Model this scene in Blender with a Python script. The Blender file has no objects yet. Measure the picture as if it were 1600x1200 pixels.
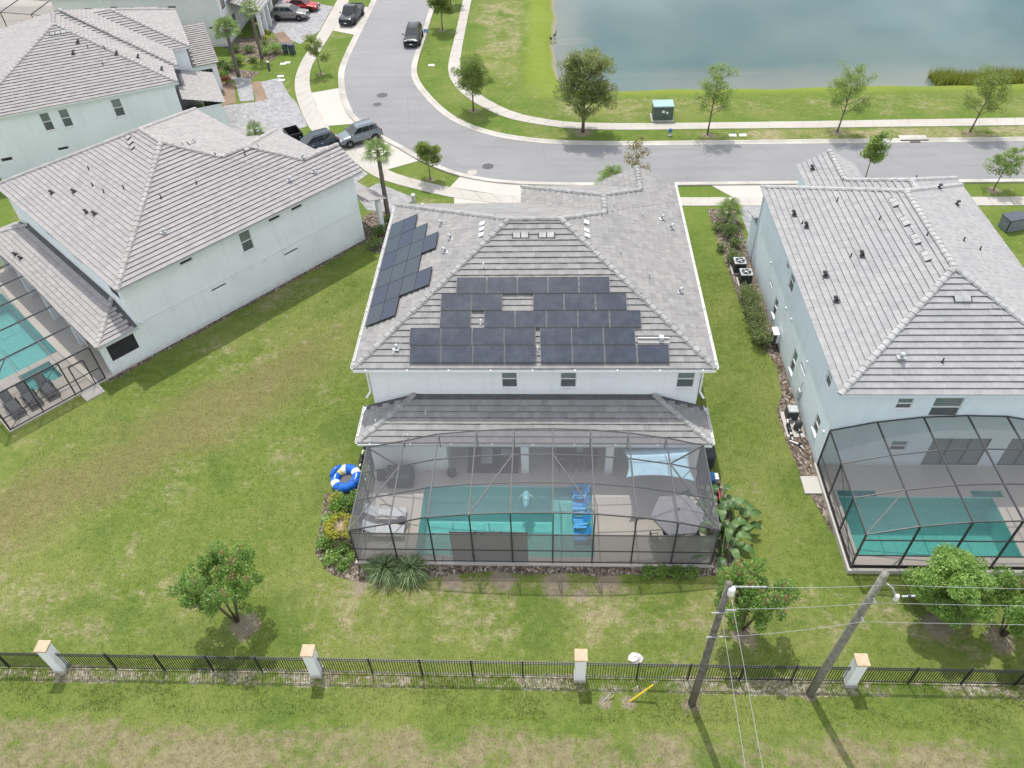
import bpy, math, random
import numpy as np
from mathutils import Vector, Matrix
random.seed(7)
RNG = np.random.default_rng(11)
R = math.radians
scene = bpy.context.scene
COL = scene.collection

# ---------------------------------------------------------------- camera
cam_data = bpy.data.cameras.new('camera')
cam = bpy.data.objects.new('camera', cam_data)
COL.objects.link(cam)
scene.camera = cam
PITCH, YAW, ROLL = R(44.117), R(3.66), R(2.505)
fw = Vector((-math.sin(YAW) * math.cos(PITCH), math.cos(YAW) * math.cos(PITCH), -math.sin(PITCH)))
rt = Vector((math.cos(YAW), math.sin(YAW), 0))
dn = fw.cross(rt)
cu = rt * math.cos(ROLL) + dn * math.sin(ROLL)
cv = -rt * math.sin(ROLL) + dn * math.cos(ROLL)
m3 = Matrix((cu, -cv, -fw)).transposed()
cam.matrix_world = Matrix.Translation((0, 0, 33.5)) @ m3.to_4x4()
cam_data.sensor_fit = 'HORIZONTAL'
cam_data.sensor_width = 36
cam_data.lens = 36 * 1220 / 1600
cam_data.clip_start = 0.5
cam_data.clip_end = 3000

# ---------------------------------------------------------------- sky and sun
SUN_EL = R(66)
SUN = Vector((-0.235 * math.cos(SUN_EL), 0.972 * math.cos(SUN_EL), math.sin(SUN_EL)))
world = bpy.data.worlds.new('World')
scene.world = world
world.use_nodes = True
wt = world.node_tree
wt.nodes.clear()
w_out = wt.nodes.new('ShaderNodeOutputWorld')
w_bg = wt.nodes.new('ShaderNodeBackground')
w_sky = wt.nodes.new('ShaderNodeTexSky')
w_sky.sky_type = 'NISHITA'
w_sky.sun_disc = False
w_sky.sun_elevation = SUN_EL
w_sky.sun_rotation = math.atan2(SUN.x, SUN.y)
w_sky.air_density = 1.0
w_sky.dust_density = 2.5
w_co = wt.nodes.new('ShaderNodeTexCoord')
w_map = wt.nodes.new('ShaderNodeMapping')
w_map.inputs['Scale'].default_value = (1, 1, 2.6)
w_noise = wt.nodes.new('ShaderNodeTexNoise')
w_noise.inputs['Scale'].default_value = 2.6
w_noise.inputs['Detail'].default_value = 7
w_noise.inputs['Roughness'].default_value = 0.62
w_ramp = wt.nodes.new('ShaderNodeValToRGB')
w_ramp.color_ramp.elements[0].position = 0.36
w_ramp.color_ramp.elements[1].position = 0.62
w_mix = wt.nodes.new('ShaderNodeMix')
w_mix.data_type = 'RGBA'
w_mix.inputs[7].default_value = (8.6, 8.7, 8.9, 1)
wt.links.new(w_co.outputs['Generated'], w_map.inputs['Vector'])
wt.links.new(w_map.outputs[0], w_noise.inputs['Vector'])
wt.links.new(w_noise.outputs['Fac'], w_ramp.inputs[0])
wt.links.new(w_ramp.outputs[0], w_mix.inputs[0])
wt.links.new(w_sky.outputs[0], w_mix.inputs[6])
wt.links.new(w_mix.outputs[2], w_bg.inputs['Color'])
w_bg.inputs['Strength'].default_value = 0.15
wt.links.new(w_bg.outputs[0], w_out.inputs['Surface'])

sun_data = bpy.data.lights.new('sun', 'SUN')
sun_data.energy = 2.8
sun_data.angle = R(0.6)
sun_data.color = (1.0, 0.965, 0.9)
sun = bpy.data.objects.new('sun', sun_data)
COL.objects.link(sun)
sun.rotation_euler = SUN.to_track_quat('Z', 'Y').to_euler()
sun.location = (0, 0, 80)

scene.view_settings.view_transform = 'Standard'
scene.view_settings.look = 'None'
scene.view_settings.exposure = 0.33
scene.view_settings.gamma = 1
scene.view_settings.use_curve_mapping = False
cy = scene.cycles
cy.max_bounces = 4
cy.diffuse_bounces = 2
cy.glossy_bounces = 2
cy.transmission_bounces = 2
cy.transparent_max_bounces = 12

# ---------------------------------------------------------------- helpers: objects
def tag(o, label=None, cat=None, group=None, kind=None):
    if label: o['label'] = label
    if cat: o['category'] = cat
    if group: o['group'] = group
    if kind: o['kind'] = kind
    return o

def empty(name, loc=(0, 0, 0), rz=0, label=None, cat=None, group=None, parent=None):
    o = bpy.data.objects.new(name, None)
    o.empty_display_size = 0.2
    COL.objects.link(o)
    o.location = loc
    o.rotation_euler = (0, 0, rz)
    if parent: o.parent = parent
    return tag(o, label, cat, group)

def link(name, me, parent=None, loc=None, rot=None, scale=None):
    o = bpy.data.objects.new(name, me)
    COL.objects.link(o)
    if parent is not None: o.parent = parent
    if loc is not None: o.location = loc
    if rot is not None: o.rotation_euler = rot
    if scale is not None: o.scale = scale
    return o

def copy_tree(o, parent=None):
    c = o.copy()
    COL.objects.link(c)
    c.parent = parent
    for ch in o.children:
        copy_tree(ch, c)
    return c

class MB:
    """collects shapes; build() links them as ONE mesh object"""
    def __init__(s):
        s.v = []; s.f = []; s.mi = []; s.cur = 0; s.sm = []; s.smooth = False
    def add(s, vs, fs):
        b = len(s.v)
        s.v.extend([tuple(p) for p in vs])
        for f in fs:
            s.f.append([i + b for i in f]); s.mi.append(s.cur); s.sm.append(s.smooth)
        return s
    def box(s, x0, x1, y0, y1, z0, z1, M=None):
        vs = [(x, y, z) for z in (z0, z1) for x, y in ((x0, y0), (x1, y0), (x1, y1), (x0, y1))]
        if M is not None: vs = [M @ Vector(p) for p in vs]
        return s.add(vs, [(3, 2, 1, 0), (4, 5, 6, 7), (0, 1, 5, 4), (1, 2, 6, 5), (2, 3, 7, 6), (3, 0, 4, 7)])
    def bbox(s, x0, x1, y0, y1, z0, z1, b=.02, M=None):
        """box with bevelled edges"""
        b = min(b, (x1 - x0) * .45, (y1 - y0) * .45, (z1 - z0) * .45)
        def ring(d, z): return [(x0 + d, y0 + b, z), (x0 + b, y0 + d, z), (x1 - b, y0 + d, z), (x1 - d, y0 + b, z), (x1 - d, y1 - b, z), (x1 - b, y1 - d, z), (x0 + b, y1 - d, z), (x0 + d, y1 - b, z)]
        rs = [ring(b, z0), ring(0, z0 + b), ring(0, z1 - b), ring(b, z1)]
        vs = [p for r in rs for p in r]
        if M is not None: vs = [M @ Vector(p) for p in vs]
        fs = [tuple(range(7, -1, -1)), tuple(range(24, 32))]
        for k in range(3):
            for i in range(8):
                j = (i + 1) % 8
                fs.append((k * 8 + i, k * 8 + j, k * 8 + 8 + j, k * 8 + 8 + i))
        return s.add(vs, fs)
    def bar(s, a, b, w, h=None, up=(0, 0, 1)):
        """rectangular bar from a to b"""
        a = Vector(a); b = Vector(b); h = h or w
        d = (b - a).normalized(); u = Vector(up)
        if abs(d.dot(u)) > .98: u = Vector((0, 1, 0))
        x = d.cross(u).normalized(); y = x.cross(d)
        vs = []
        for p in (a, b):
            for i, j in ((-1, -1), (1, -1), (1, 1), (-1, 1)):
                vs.append(p + x * (i * w / 2) + y * (j * h / 2))
        return s.add(vs, [(3, 2, 1, 0), (4, 5, 6, 7), (0, 1, 5, 4), (1, 2, 6, 5), (2, 3, 7, 6), (3, 0, 4, 7)])
    def tube(s, pts, rad, n=8, cap=True):
        pts = [Vector(p) for p in pts]
        if not hasattr(rad, '__len__'): rad = [rad] * len(pts)
        rings = []
        for i, p in enumerate(pts):
            d = (pts[min(i + 1, len(pts) - 1)] - pts[max(i - 1, 0)]).normalized()
            u = Vector((0, 0, 1)) if abs(d.z) < .9 else Vector((1, 0, 0))
            x = d.cross(u).normalized(); y = x.cross(d)
            rings.append([p + (x * math.cos(6.28319 * k / n) + y * math.sin(6.28319 * k / n)) * rad[i] for k in range(n)])
        vs = [q for r in rings for q in r]; fs = []
        for i in range(len(pts) - 1):
            for k in range(n):
                j = (k + 1) % n
                fs.append((i * n + k, i * n + j, (i + 1) * n + j, (i + 1) * n + k))
        if cap:
            fs.append(tuple(range(n - 1, -1, -1))); fs.append(tuple(range((len(pts) - 1) * n, len(pts) * n)))
        return s.add(vs, fs)
    def lathe(s, prof, n=16, c=(0, 0, 0)):
        vs = []; fs = []
        for r, z in prof:
            for k in range(n):
                vs.append((c[0] + r * math.cos(6.28319 * k / n), c[1] + r * math.sin(6.28319 * k / n), c[2] + z))
        for i in range(len(prof) - 1):
            for k in range(n):
                j = (k + 1) % n
                fs.append((i * n + k, i * n + j, (i + 1) * n + j, (i + 1) * n + k))
        fs.append(tuple(range(n - 1, -1, -1))); fs.append(tuple(range((len(prof) - 1) * n, len(prof) * n)))
        return s.add(vs, fs)
    def prism(s, poly, z0, z1):
        n = len(poly)
        vs = [(p[0], p[1], z0) for p in poly] + [(p[0], p[1], z1) for p in poly]
        fs = [tuple(range(n - 1, -1, -1)), tuple(range(n, 2 * n))]
        for i in range(n):
            j = (i + 1) % n
            fs.append((i, j, n + j, n + i))
        return s.add(vs, fs)
    def quad(s, *p): return s.add(p, [tuple(range(len(p)))])
    def mesh(s, name, mat=None):
        me = bpy.data.meshes.new(name)
        me.from_pydata(s.v, [], s.f)
        mats = mat if isinstance(mat, (list, tuple)) else [mat]
        for m in mats:
            if m: me.materials.append(m)
        if len(mats) > 1: me.polygons.foreach_set('material_index', s.mi)
        if any(s.sm): me.polygons.foreach_set('use_smooth', s.sm)
        me.update()
        return me
    def build(s, name, mat=None, parent=None, loc=None, rot=None, bevel=0):
        o = link(name, s.mesh(name, mat), parent, loc, rot)
        if bevel:
            b = o.modifiers.new('bevel', 'BEVEL'); b.width = bevel; b.segments = 2; b.limit_method = 'ANGLE'
        return o

def np_mesh(name, V, F, mat, smooth=False):
    """V (n,3) array, F (m,k) array of equal-sized faces"""
    me = bpy.data.meshes.new(name)
    V = np.asarray(V, np.float32); F = np.asarray(F, np.int32)
    m, k = F.shape
    me.vertices.add(len(V)); me.vertices.foreach_set('co', V.ravel())
    me.loops.add(m * k); me.loops.foreach_set('vertex_index', F.ravel())
    me.polygons.add(m)
    me.polygons.foreach_set('loop_start', np.arange(0, m * k, k, dtype=np.int32))
    me.polygons.foreach_set('loop_total', np.full(m, k, np.int32))
    if smooth: me.polygons.foreach_set('use_smooth', np.ones(m, bool))
    me.update(calc_edges=True)
    if mat: me.materials.append(mat)
    return me

# ---------------------------------------------------------------- helpers: materials
class NT:
    def __init__(s, name):
        s.m = bpy.data.materials.new(name); s.m.use_nodes = True
        s.t = s.m.node_tree; s.t.nodes.clear()
        s.out = s.t.nodes.new('ShaderNodeOutputMaterial')
    def n(s, typ, **kw):
        nd = s.t.nodes.new('ShaderNode' + typ)
        for k, v in kw.items():
            if k in nd.inputs: s.set(nd.inputs[k], v)
            else: setattr(nd, k, v)
        return nd
    def set(s, inp, v):
        if hasattr(v, 'is_linked') or hasattr(v, 'links'): s.t.links.new(v, inp)
        elif isinstance(v, (tuple, list)) and inp.type == 'RGBA' and len(v) == 3: inp.default_value = (*v, 1)
        else: inp.default_value = v
    def pos(s): return s.n('NewGeometry').outputs['Position']
    def obj(s): return s.n('TexCoord').outputs['Object']
    def noise(s, vec, scale, detail=4, rough=.55, dist=0):
        nd = s.n('TexNoise', Scale=scale, Detail=detail, Roughness=rough, Distortion=dist)
        s.set(nd.inputs['Vector'], vec); return nd.outputs['Fac']
    def vor(s, vec, scale, feature='F1', out='Distance'):
        nd = s.n('TexVoronoi', Scale=scale); nd.feature = feature
        s.set(nd.inputs['Vector'], vec); return nd.outputs[out]
    def mapping(s, vec, scale=(1, 1, 1), rot=(0, 0, 0), loc=(0, 0, 0)):
        nd = s.n('Mapping'); s.set(nd.inputs['Vector'], vec)
        nd.inputs['Scale'].default_value = scale; nd.inputs['Rotation'].default_value = rot; nd.inputs['Location'].default_value = loc
        return nd.outputs[0]
    def mix(s, f, a, b, mode='MIX'):
        nd = s.n('Mix'); nd.data_type = 'RGBA'; nd.blend_type = mode
        s.set(nd.inputs[0], f); s.set(nd.inputs[6], a if not isinstance(a, tuple) else (*a[:3], 1)); s.set(nd.inputs[7], b if not isinstance(b, tuple) else (*b[:3], 1))
        return nd.outputs[2]
    def math(s, op, a, b=0.0, clamp=False):
        nd = s.n('Math'); nd.operation = op; nd.use_clamp = clamp
        s.set(nd.inputs[0], a); s.set(nd.inputs[1], b); return nd.outputs[0]
    def rng(s, v, a, b, c=0.0, d=1.0, smooth=True):
        nd = s.n('MapRange'); nd.interpolation_type = 'SMOOTHSTEP' if smooth else 'LINEAR'
        s.set(nd.inputs[0], v)
        for i, x in enumerate((a, b, c, d)): nd.inputs[i + 1].default_value = x
        return nd.outputs[0]
    def ramp(s, f, stops):
        nd = s.n('ValToRGB'); s.set(nd.inputs[0], f); e = nd.color_ramp.elements
        while len(e) < len(stops): e.new(.5)
        for i, (p, c) in enumerate(stops):
            e[i].position = p; e[i].color = (*c, 1)
        return nd.outputs[0]
    def xyz(s, v):
        nd = s.n('SeparateXYZ'); s.set(nd.inputs[0], v); return nd.outputs
    def island(s):
        """a random value for each loose piece, and for each object"""
        a = s.n('NewGeometry').outputs['Random Per Island']; b = s.n('ObjectInfo').outputs['Random']
        return s.math('FRACT', s.math('ADD', a, b))
    def bump(s, h, strength=.3, dist=.02):
        nd = s.n('Bump', Strength=strength, Distance=dist); s.set(nd.inputs['Height'], h); return nd.outputs[0]
    def bsdf(s, col, rough=.8, spec=.5, metal=0, bump=None, **kw):
        nd = s.n('BsdfPrincipled')
        s.set(nd.inputs['Base Color'], col if not isinstance(col, tuple) else (*col[:3], 1))
        s.set(nd.inputs['Roughness'], rough); s.set(nd.inputs['Metallic'], metal)
        s.set(nd.inputs['Specular IOR Level'], spec)
        if bump is not None: s.set(nd.inputs['Normal'], bump)
        for k, v in kw.items(): s.set(nd.inputs[k], v)
        return nd.outputs[0]
    def end(s, sh):
        s.t.links.new(sh, s.out.inputs['Surface']); return s.m

def simple(name, col, rough=.7, var=.15, scale=3.0, spec=.4, metal=0, bump=0, bscale=30, col2=None, world=False, coat=0):
    n = NT(name)
    v = n.pos() if world else n.obj()
    c2 = col2 or tuple(c * (1 - var) for c in col)
    c1 = tuple(min(1, c * (1 + var * .5)) for c in col)
    f = n.noise(v, scale, 5, .6)
    c = n.mix(n.rng(f, .3, .7), c1, c2)
    b = n.bump(n.noise(v, bscale, 3), bump, .02) if bump else None
    sh = n.bsdf(c, rough, spec, metal, b, **({'Coat Weight': coat, 'Coat Roughness': .06} if coat else {}))
    return n.end(sh)

MAT = {}
def leafmat(name, dark, mid, bright, trans=.48):
    n = NT(name)
    r = n.island()
    c = n.ramp(r, [(0, dark), (.5, mid), (1, bright)])
    c = n.mix(n.rng(n.noise(n.pos(), 1.3, 2), .35, .65), c, n.mix(.45, c, dark))
    d = n.n('BsdfDiffuse'); n.set(d.inputs[0], c)
    t = n.n('BsdfTranslucent'); n.set(t.inputs[0], n.mix(.5, c, bright))
    g = n.n('BsdfGlossy'); g.inputs['Roughness'].default_value = .45; g.inputs[0].default_value = (1, 1, 1, 1)
    a = n.n('MixShader'); a.inputs[0].default_value = trans
    n.t.links.new(d.outputs[0], a.inputs[1]); n.t.links.new(t.outputs[0], a.inputs[2])
    b = n.n('MixShader'); b.inputs[0].default_value = .025
    n.t.links.new(a.outputs[0], b.inputs[1]); n.t.links.new(g.outputs[0], b.inputs[2])
    return n.end(b.outputs[0])
# ---------------------------------------------------------------- materials
SW0 = 37.3
BARE = [(-14.3, 18.05, .75), (8.95, 18.05, .6), (20.4, 17.95, .7), (17.9, 18.6, .8), (2.5, 14.75, .38), (3.55, 14.75, .36), (6.2, 14.7, .42), (-24.1, 81.7, .45), (-10, 59.4, .4), (25.9, 66.9, .5), (14.4, 66.8, .5), (37.3, 66.5, .5), (35.5, 56.7, .6), (-7.2, 72.4, .5), (-12.3, 93.6, .5), (3.2, 67.6, .9), (11.3, 15.2, .35), (-12.3, 83.4, .3), (-2.2, 20.75, .7), (.4, 20.5, .8), (2.9, 20.7, .7), (-4.6, 20.6, .6), (1.6, 19.9, .4), (-9.2, 20.3, .5)]
def grass_color(n, full=True):
    p = n.pos(); x = n.xyz(p)
    big = n.noise(p, .07, 3, .5)
    mid = n.noise(p, .30, 6, .66, .6)
    fin = n.noise(p, 2.4, 4, .68)
    hair = n.noise(n.mapping(p, (1, .5, 1), (0, 0, .6)), 13, 3, .72)
    hair2 = n.noise(n.mapping(p, (.5, 1, 1), (0, 0, -.35)), 6.5, 3, .72)
    green = n.mix(n.rng(fin, .28, .72), (.092, .140, .022), (.150, .190, .043))
    green = n.mix(n.rng(n.noise(p, .16, 4, .6), .4, .65), green, n.mix(.5, green, (.215, .225, .07)))
    dryc = n.mix(n.rng(fin, .3, .7), n.mix(n.rng(x[1], 15, 13.5), (.23, .195, .11), (.18, .145, .09)), n.mix(n.rng(x[1], 15, 13.5), (.36, .31, .20), (.275, .225, .15)))
    # drier patches: between the enclosures and the fence, on the near side of the fence, on the left lawn
    strip = n.math('MULTIPLY', n.rng(x[1], 16, 18.5), n.rng(x[1], 21.5, 20))
    near = n.math('MULTIPLY', n.rng(x[1], 14.4, 12.6), n.rng(x[1], 6, 11.2, .55, 1))
    nearg = n.math('MULTIPLY', n.rng(x[1], 13.0, 14.3), n.rng(x[1], 16.4, 15.4))
    leftlawn = n.math('MULTIPLY', n.rng(x[0], -9, -15), n.math('MULTIPLY', n.rng(x[1], 19, 24), n.rng(x[1], 38, 29)))
    lush0 = n.math('MULTIPLY', n.rng(x[0], 8.5, 9.5), n.rng(x[1], 24, 30))
    wet = n.math('ADD', n.math('ADD', n.math('MULTIPLY', strip, .075), n.math('MULTIPLY', near, .158)), n.math('MULTIPLY', leftlawn, .012))
    wet = n.math('SUBTRACT', wet, n.math('ADD', n.math('MULTIPLY', nearg, .07), n.math('MULTIPLY', lush0, .05)))
    dn = n.math('ADD', n.math('ADD', n.math('MULTIPLY', mid, .60), n.math('MULTIPLY', n.noise(p, 1.1, 4, .7), .42)), wet)
    dn = n.math('ADD', dn, n.math('MULTIPLY', n.math('SUBTRACT', hair2, .5), .30))
    dn = n.math('ADD', dn, n.math('MULTIPLY', n.math('SUBTRACT', big, .5), .25))
    verge = n.math('MULTIPLY', n.math('MULTIPLY', n.rng(x[1], 65.2, 65.9), n.rng(x[1], 68.2, 67.2)), n.rng(x[0], 8, 15))
    bank = n.math('MULTIPLY', n.math('MULTIPLY', n.rng(x[1], 69.5, 71.5), n.rng(x[1], 75.2, 74)), n.rng(x[0], -3, 3))
    bank2 = n.math('MULTIPLY', n.math('MULTIPLY', n.rng(x[0], -8.6, -6), n.rng(x[0], -2, -4)), n.rng(x[1], 74, 80))
    dn = n.math('ADD', dn, n.math('MULTIPLY', verge, .16))
    bk_ = n.math('ADD', bank, bank2, True)
    dn = n.math('ADD', dn, n.math('MULTIPLY', bk_, .08))
    dry = n.rng(dn, .535, .72)
    c = n.mix(n.math('MULTIPLY', dry, .78), green, dryc)
    c = n.mix(n.math('MULTIPLY', n.rng(mid, .49, .32), .55), c, (.07, .12, .022))
    # a broad worn olive-brown swath runs across the left lawn
    rot = n.xyz(n.mapping(p, (1, 1, 1), (0, 0, R(-43)), (0, 0, 0)))
    sw = n.math('ADD', rot[1], n.math('MULTIPLY', n.math('SUBTRACT', n.noise(p, .22, 4, .6), .5), 6.0))
    swath = n.math('MULTIPLY', n.math('MULTIPLY', n.rng(sw, SW0 - 3.6, SW0 - 1.0), n.rng(sw, SW0 + 3.4, SW0 + .8)), n.rng(x[0], -12, -17))
    c = n.mix(n.math('MULTIPLY', swath, n.rng(fin, .25, .7, .95, .6)), c, n.mix(fin, (.13, .115, .045), (.215, .19, .085)))
    shore = n.math('MULTIPLY', n.rng(x[1], 74.3, 76), n.rng(x[0], -4, 1))
    shore2 = n.math('MULTIPLY', n.rng(x[0], -3.5, -1.5), n.rng(x[1], 74, 80))
    lush = n.math('MAXIMUM', shore, shore2)
    c = n.mix(n.math('MULTIPLY', lush, .65), c, n.mix(fin, (.15, .22, .022), (.22, .26, .04)))
    st = n.math('MULTIPLY', n.rng(x[1], 48, 53), n.math('SUBTRACT', 1.0, n.math('MAXIMUM', n.math('MAXIMUM', lush, verge), bk_)))
    c = n.mix(n.math('MULTIPLY', st, n.rng(mid, .7, .4, .1, .5)), c, n.mix(fin, (.06, .125, .014), (.11, .18, .026)))
    c = n.mix(n.math('MULTIPLY', n.rng(hair, .54, .78), .32), c, (.31, .30, .15))
    c = n.mix(n.math('MULTIPLY', n.rng(hair, .48, .26), .33), c, (.05, .07, .02))
    if full:
        mud = n.math('MULTIPLY', n.rng(x[2], -.2, -.42), .9)
        c = n.mix(mud, c, n.mix(fin, (.20, .175, .13), (.34, .30, .235)))
        # stony soil showing along the fence foot
        fs = n.math('MULTIPLY', n.rng(x[1], 14.85, 15.25), n.rng(x[1], 16.25, 15.9))
        ch = n.vor(p, 8, 'F1', 'Color')
        gv = n.ramp(n.xyz(ch)[0], [(0, (.14, .115, .085)), (.45, (.28, .235, .185)), (1, (.47, .42, .355))])
        fm = n.rng(n.math('ADD', n.math('MULTIPLY', fs, .42), n.math('ADD', n.math('MULTIPLY', fin, .45), n.math('MULTIPLY', mid, .55))), .87, .98)
        c = n.mix(n.math('MULTIPLY', fm, .8), c, gv)
        # bare rings round trunks, poles and anchors
        tot = None
        wob = n.math('MULTIPLY', n.math('SUBTRACT', n.noise(p, 2.0, 5, .65), .5), 1.1)
        for bx, by, br in BARE:
            d = n.n('VectorMath'); d.operation = 'DISTANCE'; n.set(d.inputs[0], p); d.inputs[1].default_value = (bx, by, 0)
            m_ = n.rng(n.math('ADD', d.outputs['Value'], wob), br * 1.15, br * .55)
            tot = m_ if tot is None else n.math('MAXIMUM', tot, m_)
        c = n.mix(n.math('MULTIPLY', tot, .85), c, n.mix(fin, (.15, .115, .085), (.36, .30, .24)))
    return c, fin, hair

n = NT('lawn')
gc, fin, hair = grass_color(n)
MAT['lawn'] = n.end(n.bsdf(gc, .95, .15, 0, n.bump(n.math('ADD', hair, fin), .6, .06)))
n = NT('grass_blades')
gc, fin, hair = grass_color(n, False)
gc = n.mix(n.island(), n.mix(.14, gc, (.05, .08, .02)), n.mix(.3, gc, (.34, .36, .13)))
MAT['blades'] = n.end(n.bsdf(gc, .9, .15))

def speckle(name, a, b, scale=40, rough=.9, c3=None, big=.3, bump=.3, crack=False):
    n = NT(name); p = n.pos()
    c = n.mix(n.rng(n.noise(p, scale, 5, .7), .3, .7), a, b)
    c = n.mix(n.rng(n.noise(p, .35, 5, .6), .35, .7, 0, big), c, c3 or tuple(x * .75 for x in a))
    return n.end(n.bsdf(c, rough, .3, 0, n.bump(n.noise(p, scale, 4), bump, .01)))

# asphalt: fine grain, tyre-polished lanes, faint seams
n = NT('asphalt'); p = n.pos()
g = n.mix(n.rng(n.noise(p, 30, 4, .7), .3, .7), (.20, .20, .204), (.25, .25, .254))
g = n.mix(n.rng(n.noise(p, .22, 5, .6), .35, .7, 0, .5), g, (.265, .265, .27))
g = n.mix(n.rng(n.noise(n.mapping(p, (.15, 1.2, 1)), .9, 4), .45, .7, 0, .35), g, (.17, .172, .18))
ck = n.vor(n.mapping(p, (.22, .16, 1)), 1.0, 'DISTANCE_TO_EDGE')
g = n.mix(n.rng(ck, .0, .006, .35, 0), g, (.12, .12, .125))
g = n.mix(n.rng(n.noise(p, .9, 4, .6), .66, .74, 0, .35), g, (.13, .13, .135))
g = n.mix(n.math('MULTIPLY', n.rng(n.xyz(p)[1], 80.9, 81.1), .22), g, (.30, .30, .305))
MAT['asphalt'] = n.end(n.bsdf(g, .85, .35, 0, n.bump(n.noise(p, 60, 3), .25, .01)))
MAT['concrete'] = speckle('concrete', (0.449, 0.422, 0.383), (0.510, 0.484, 0.444), 18, .9, (0.440, 0.414, 0.370), .55, .15)
MAT['concrete_w'] = speckle('walkway_concrete', (0.414, 0.392, 0.356), (0.475, 0.449, 0.409), 16, .9, (0.378, 0.352, 0.312), .6, .15)
MAT['kerb'] = speckle('kerb_concrete', (0.458, 0.440, 0.396), (0.546, 0.519, 0.475), 12, .9, (0.317, 0.299, 0.264), .8, .2)
MAT['deck'] = speckle('pool_deck_stone', (0.493, 0.449, 0.396), (0.554, 0.510, 0.458), 9, .85, (0.431, 0.396, 0.352), .5, .1)
n = NT('paver'); p = n.pos()
bk = n.n('TexBrick', Scale=1.0); n.set(bk.inputs['Vector'], n.mapping(p, (1, 1, 1), (0, 0, .6)))
bk.inputs['Color1'].default_value = (.25, .25, .262, 1); bk.inputs['Color2'].default_value = (.36, .355, .355, 1); bk.inputs['Mortar'].default_value = (.2, .2, .21, 1)
bk.inputs['Brick Width'].default_value = .42; bk.inputs['Row Height'].default_value = .24; bk.inputs['Mortar Size'].default_value = .012
c = n.mix(n.rng(n.noise(p, 1.4, 5, .7), .5, .72, 0, .6), bk.outputs['Color'], (.45, .43, .41))
MAT['paver'] = n.end(n.bsdf(c, .85, .3, 0, n.bump(bk.outputs['Fac'], -.3, .01)))
n = NT('mulch'); p = n.pos()
ch = n.vor(n.mapping(p, (1, .6, 1), (0, 0, .4)), 11, 'F1', 'Color')
c = n.ramp(n.xyz(ch)[0], [(0, (.06, .046, .036)), (.5, (.14, .112, .088)), (.85, (.23, .19, .155)), (1, (.38, .335, .29))])
MAT['mulch'] = n.end(n.bsdf(c, .95, .1, 0, n.bump(n.xyz(ch)[1], .8, .04)))
MAT['redmulch'] = speckle('red_mulch', (0.200, 0.137, 0.094), (0.330, 0.247, 0.174), 16, .95, (0.120, 0.091, 0.072), .5, .7)
n = NT('gravel'); p = n.pos()
ch = n.vor(p, 9, 'F1', 'Color')
c = n.ramp(n.xyz(ch)[0], [(0, (.23, .19, .15)), (.45, (.45, .39, .32)), (1, (.74, .68, .6))])
c = n.mix(n.rng(n.noise(p, .8, 5, .7), .45, .6), c, (.13, .14, .06))
MAT['gravel'] = n.end(n.bsdf(c, .95, .1, 0, n.bump(n.xyz(ch)[1], .8, .04)))
MAT['sand'] = speckle('bare_sand', (.36, .30, .23), (.47, .41, .33), 12, .95, (.25, .21, .14), .7, .4)

# pond: murky water with a light wind ripple
n = NT('pond_water'); p = n.pos(); x = n.xyz(p)
deep = n.rng(n.math('ADD', n.math('MULTIPLY', n.rng(x[1], 77, 84, 0, 1, False), n.rng(x[0], .5, 6, 0, 1, False)), n.math('MULTIPLY', n.math('SUBTRACT', n.noise(p, .12, 4), .5), .8)), .05, 1.05)
c = n.mix(deep, (.115, .135, .11), (.035, .085, .078))
c = n.mix(n.rng(n.noise(n.mapping(p, (.06, .05, 1), (0, 0, .3)), 1, 3, .5), .45, .7, 0, .6), c, (.08, .14, .13))  # broad pale patches: cloud reflections painted into the water colour
c = n.mix(n.math('MULTIPLY', n.rng(n.noise(n.mapping(p, (.05, .32, 1), (0, 0, .1)), 1, 4, .65), .54, .66), n.rng(deep, .95, .25, 0, .4)), c, (.17, .175, .13))
MAT['pond'] = n.end(n.bsdf(c, .05, .36, 0, n.bump(n.noise(n.mapping(p, (1.2, 2.6, 1)), 1.1, 4, .6), .03, .02)))

def pool_water(name, tint, gloss=.07, fac=.35):
    """clear tinted water: light passes through to the pool floor"""
    n = NT(name); p = n.pos()
    h = n.noise(p, 6.0, 3, .55, 1.0)
    nb = n.bump(h, 1.0, .07)
    tr = n.n('BsdfTransparent'); tr.inputs[0].default_value = (*tint, 1)
    gl = n.n('BsdfGlossy'); gl.inputs['Roughness'].default_value = gloss; n.set(gl.inputs['Normal'], nb)
    fr = n.n('Fresnel'); fr.inputs['IOR'].default_value = 1.33; n.set(fr.inputs['Normal'], nb)
    ms = n.n('MixShader'); n.set(ms.inputs[0], fr.outputs[0])
    n.t.links.new(tr.outputs[0], ms.inputs[1]); n.t.links.new(gl.outputs[0], ms.inputs[2])
    df = n.n('BsdfDiffuse'); df.inputs[0].default_value = (.10, .42, .43, 1)
    m2 = n.n('MixShader'); m2.inputs[0].default_value = fac * .35
    n.t.links.new(ms.outputs[0], m2.inputs[1]); n.t.links.new(df.outputs[0], m2.inputs[2])
    return n.end(m2.outputs[0])
MAT['poolwater'] = pool_water('pool_water', (.64, .93, .92))
MAT['poolwater_g'] = pool_water('green_pool_water', (.60, .90, .85), .07, .5)
n = NT('pool_plaster'); p = n.pos()
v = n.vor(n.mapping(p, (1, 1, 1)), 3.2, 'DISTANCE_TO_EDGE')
c = n.mix(n.rng(n.noise(p, 9, 4, .7), .3, .7), (.34, .68, .66), (.52, .82, .79))
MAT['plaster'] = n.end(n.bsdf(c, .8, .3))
MAT['plaster_l'] = simple('pale_pool_plaster', (.42, .62, .60), .8, .1, 4)
MAT['tile_band'] = simple('pool_waterline_tile', (.25, .40, .42), .3, .2, 9)

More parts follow.
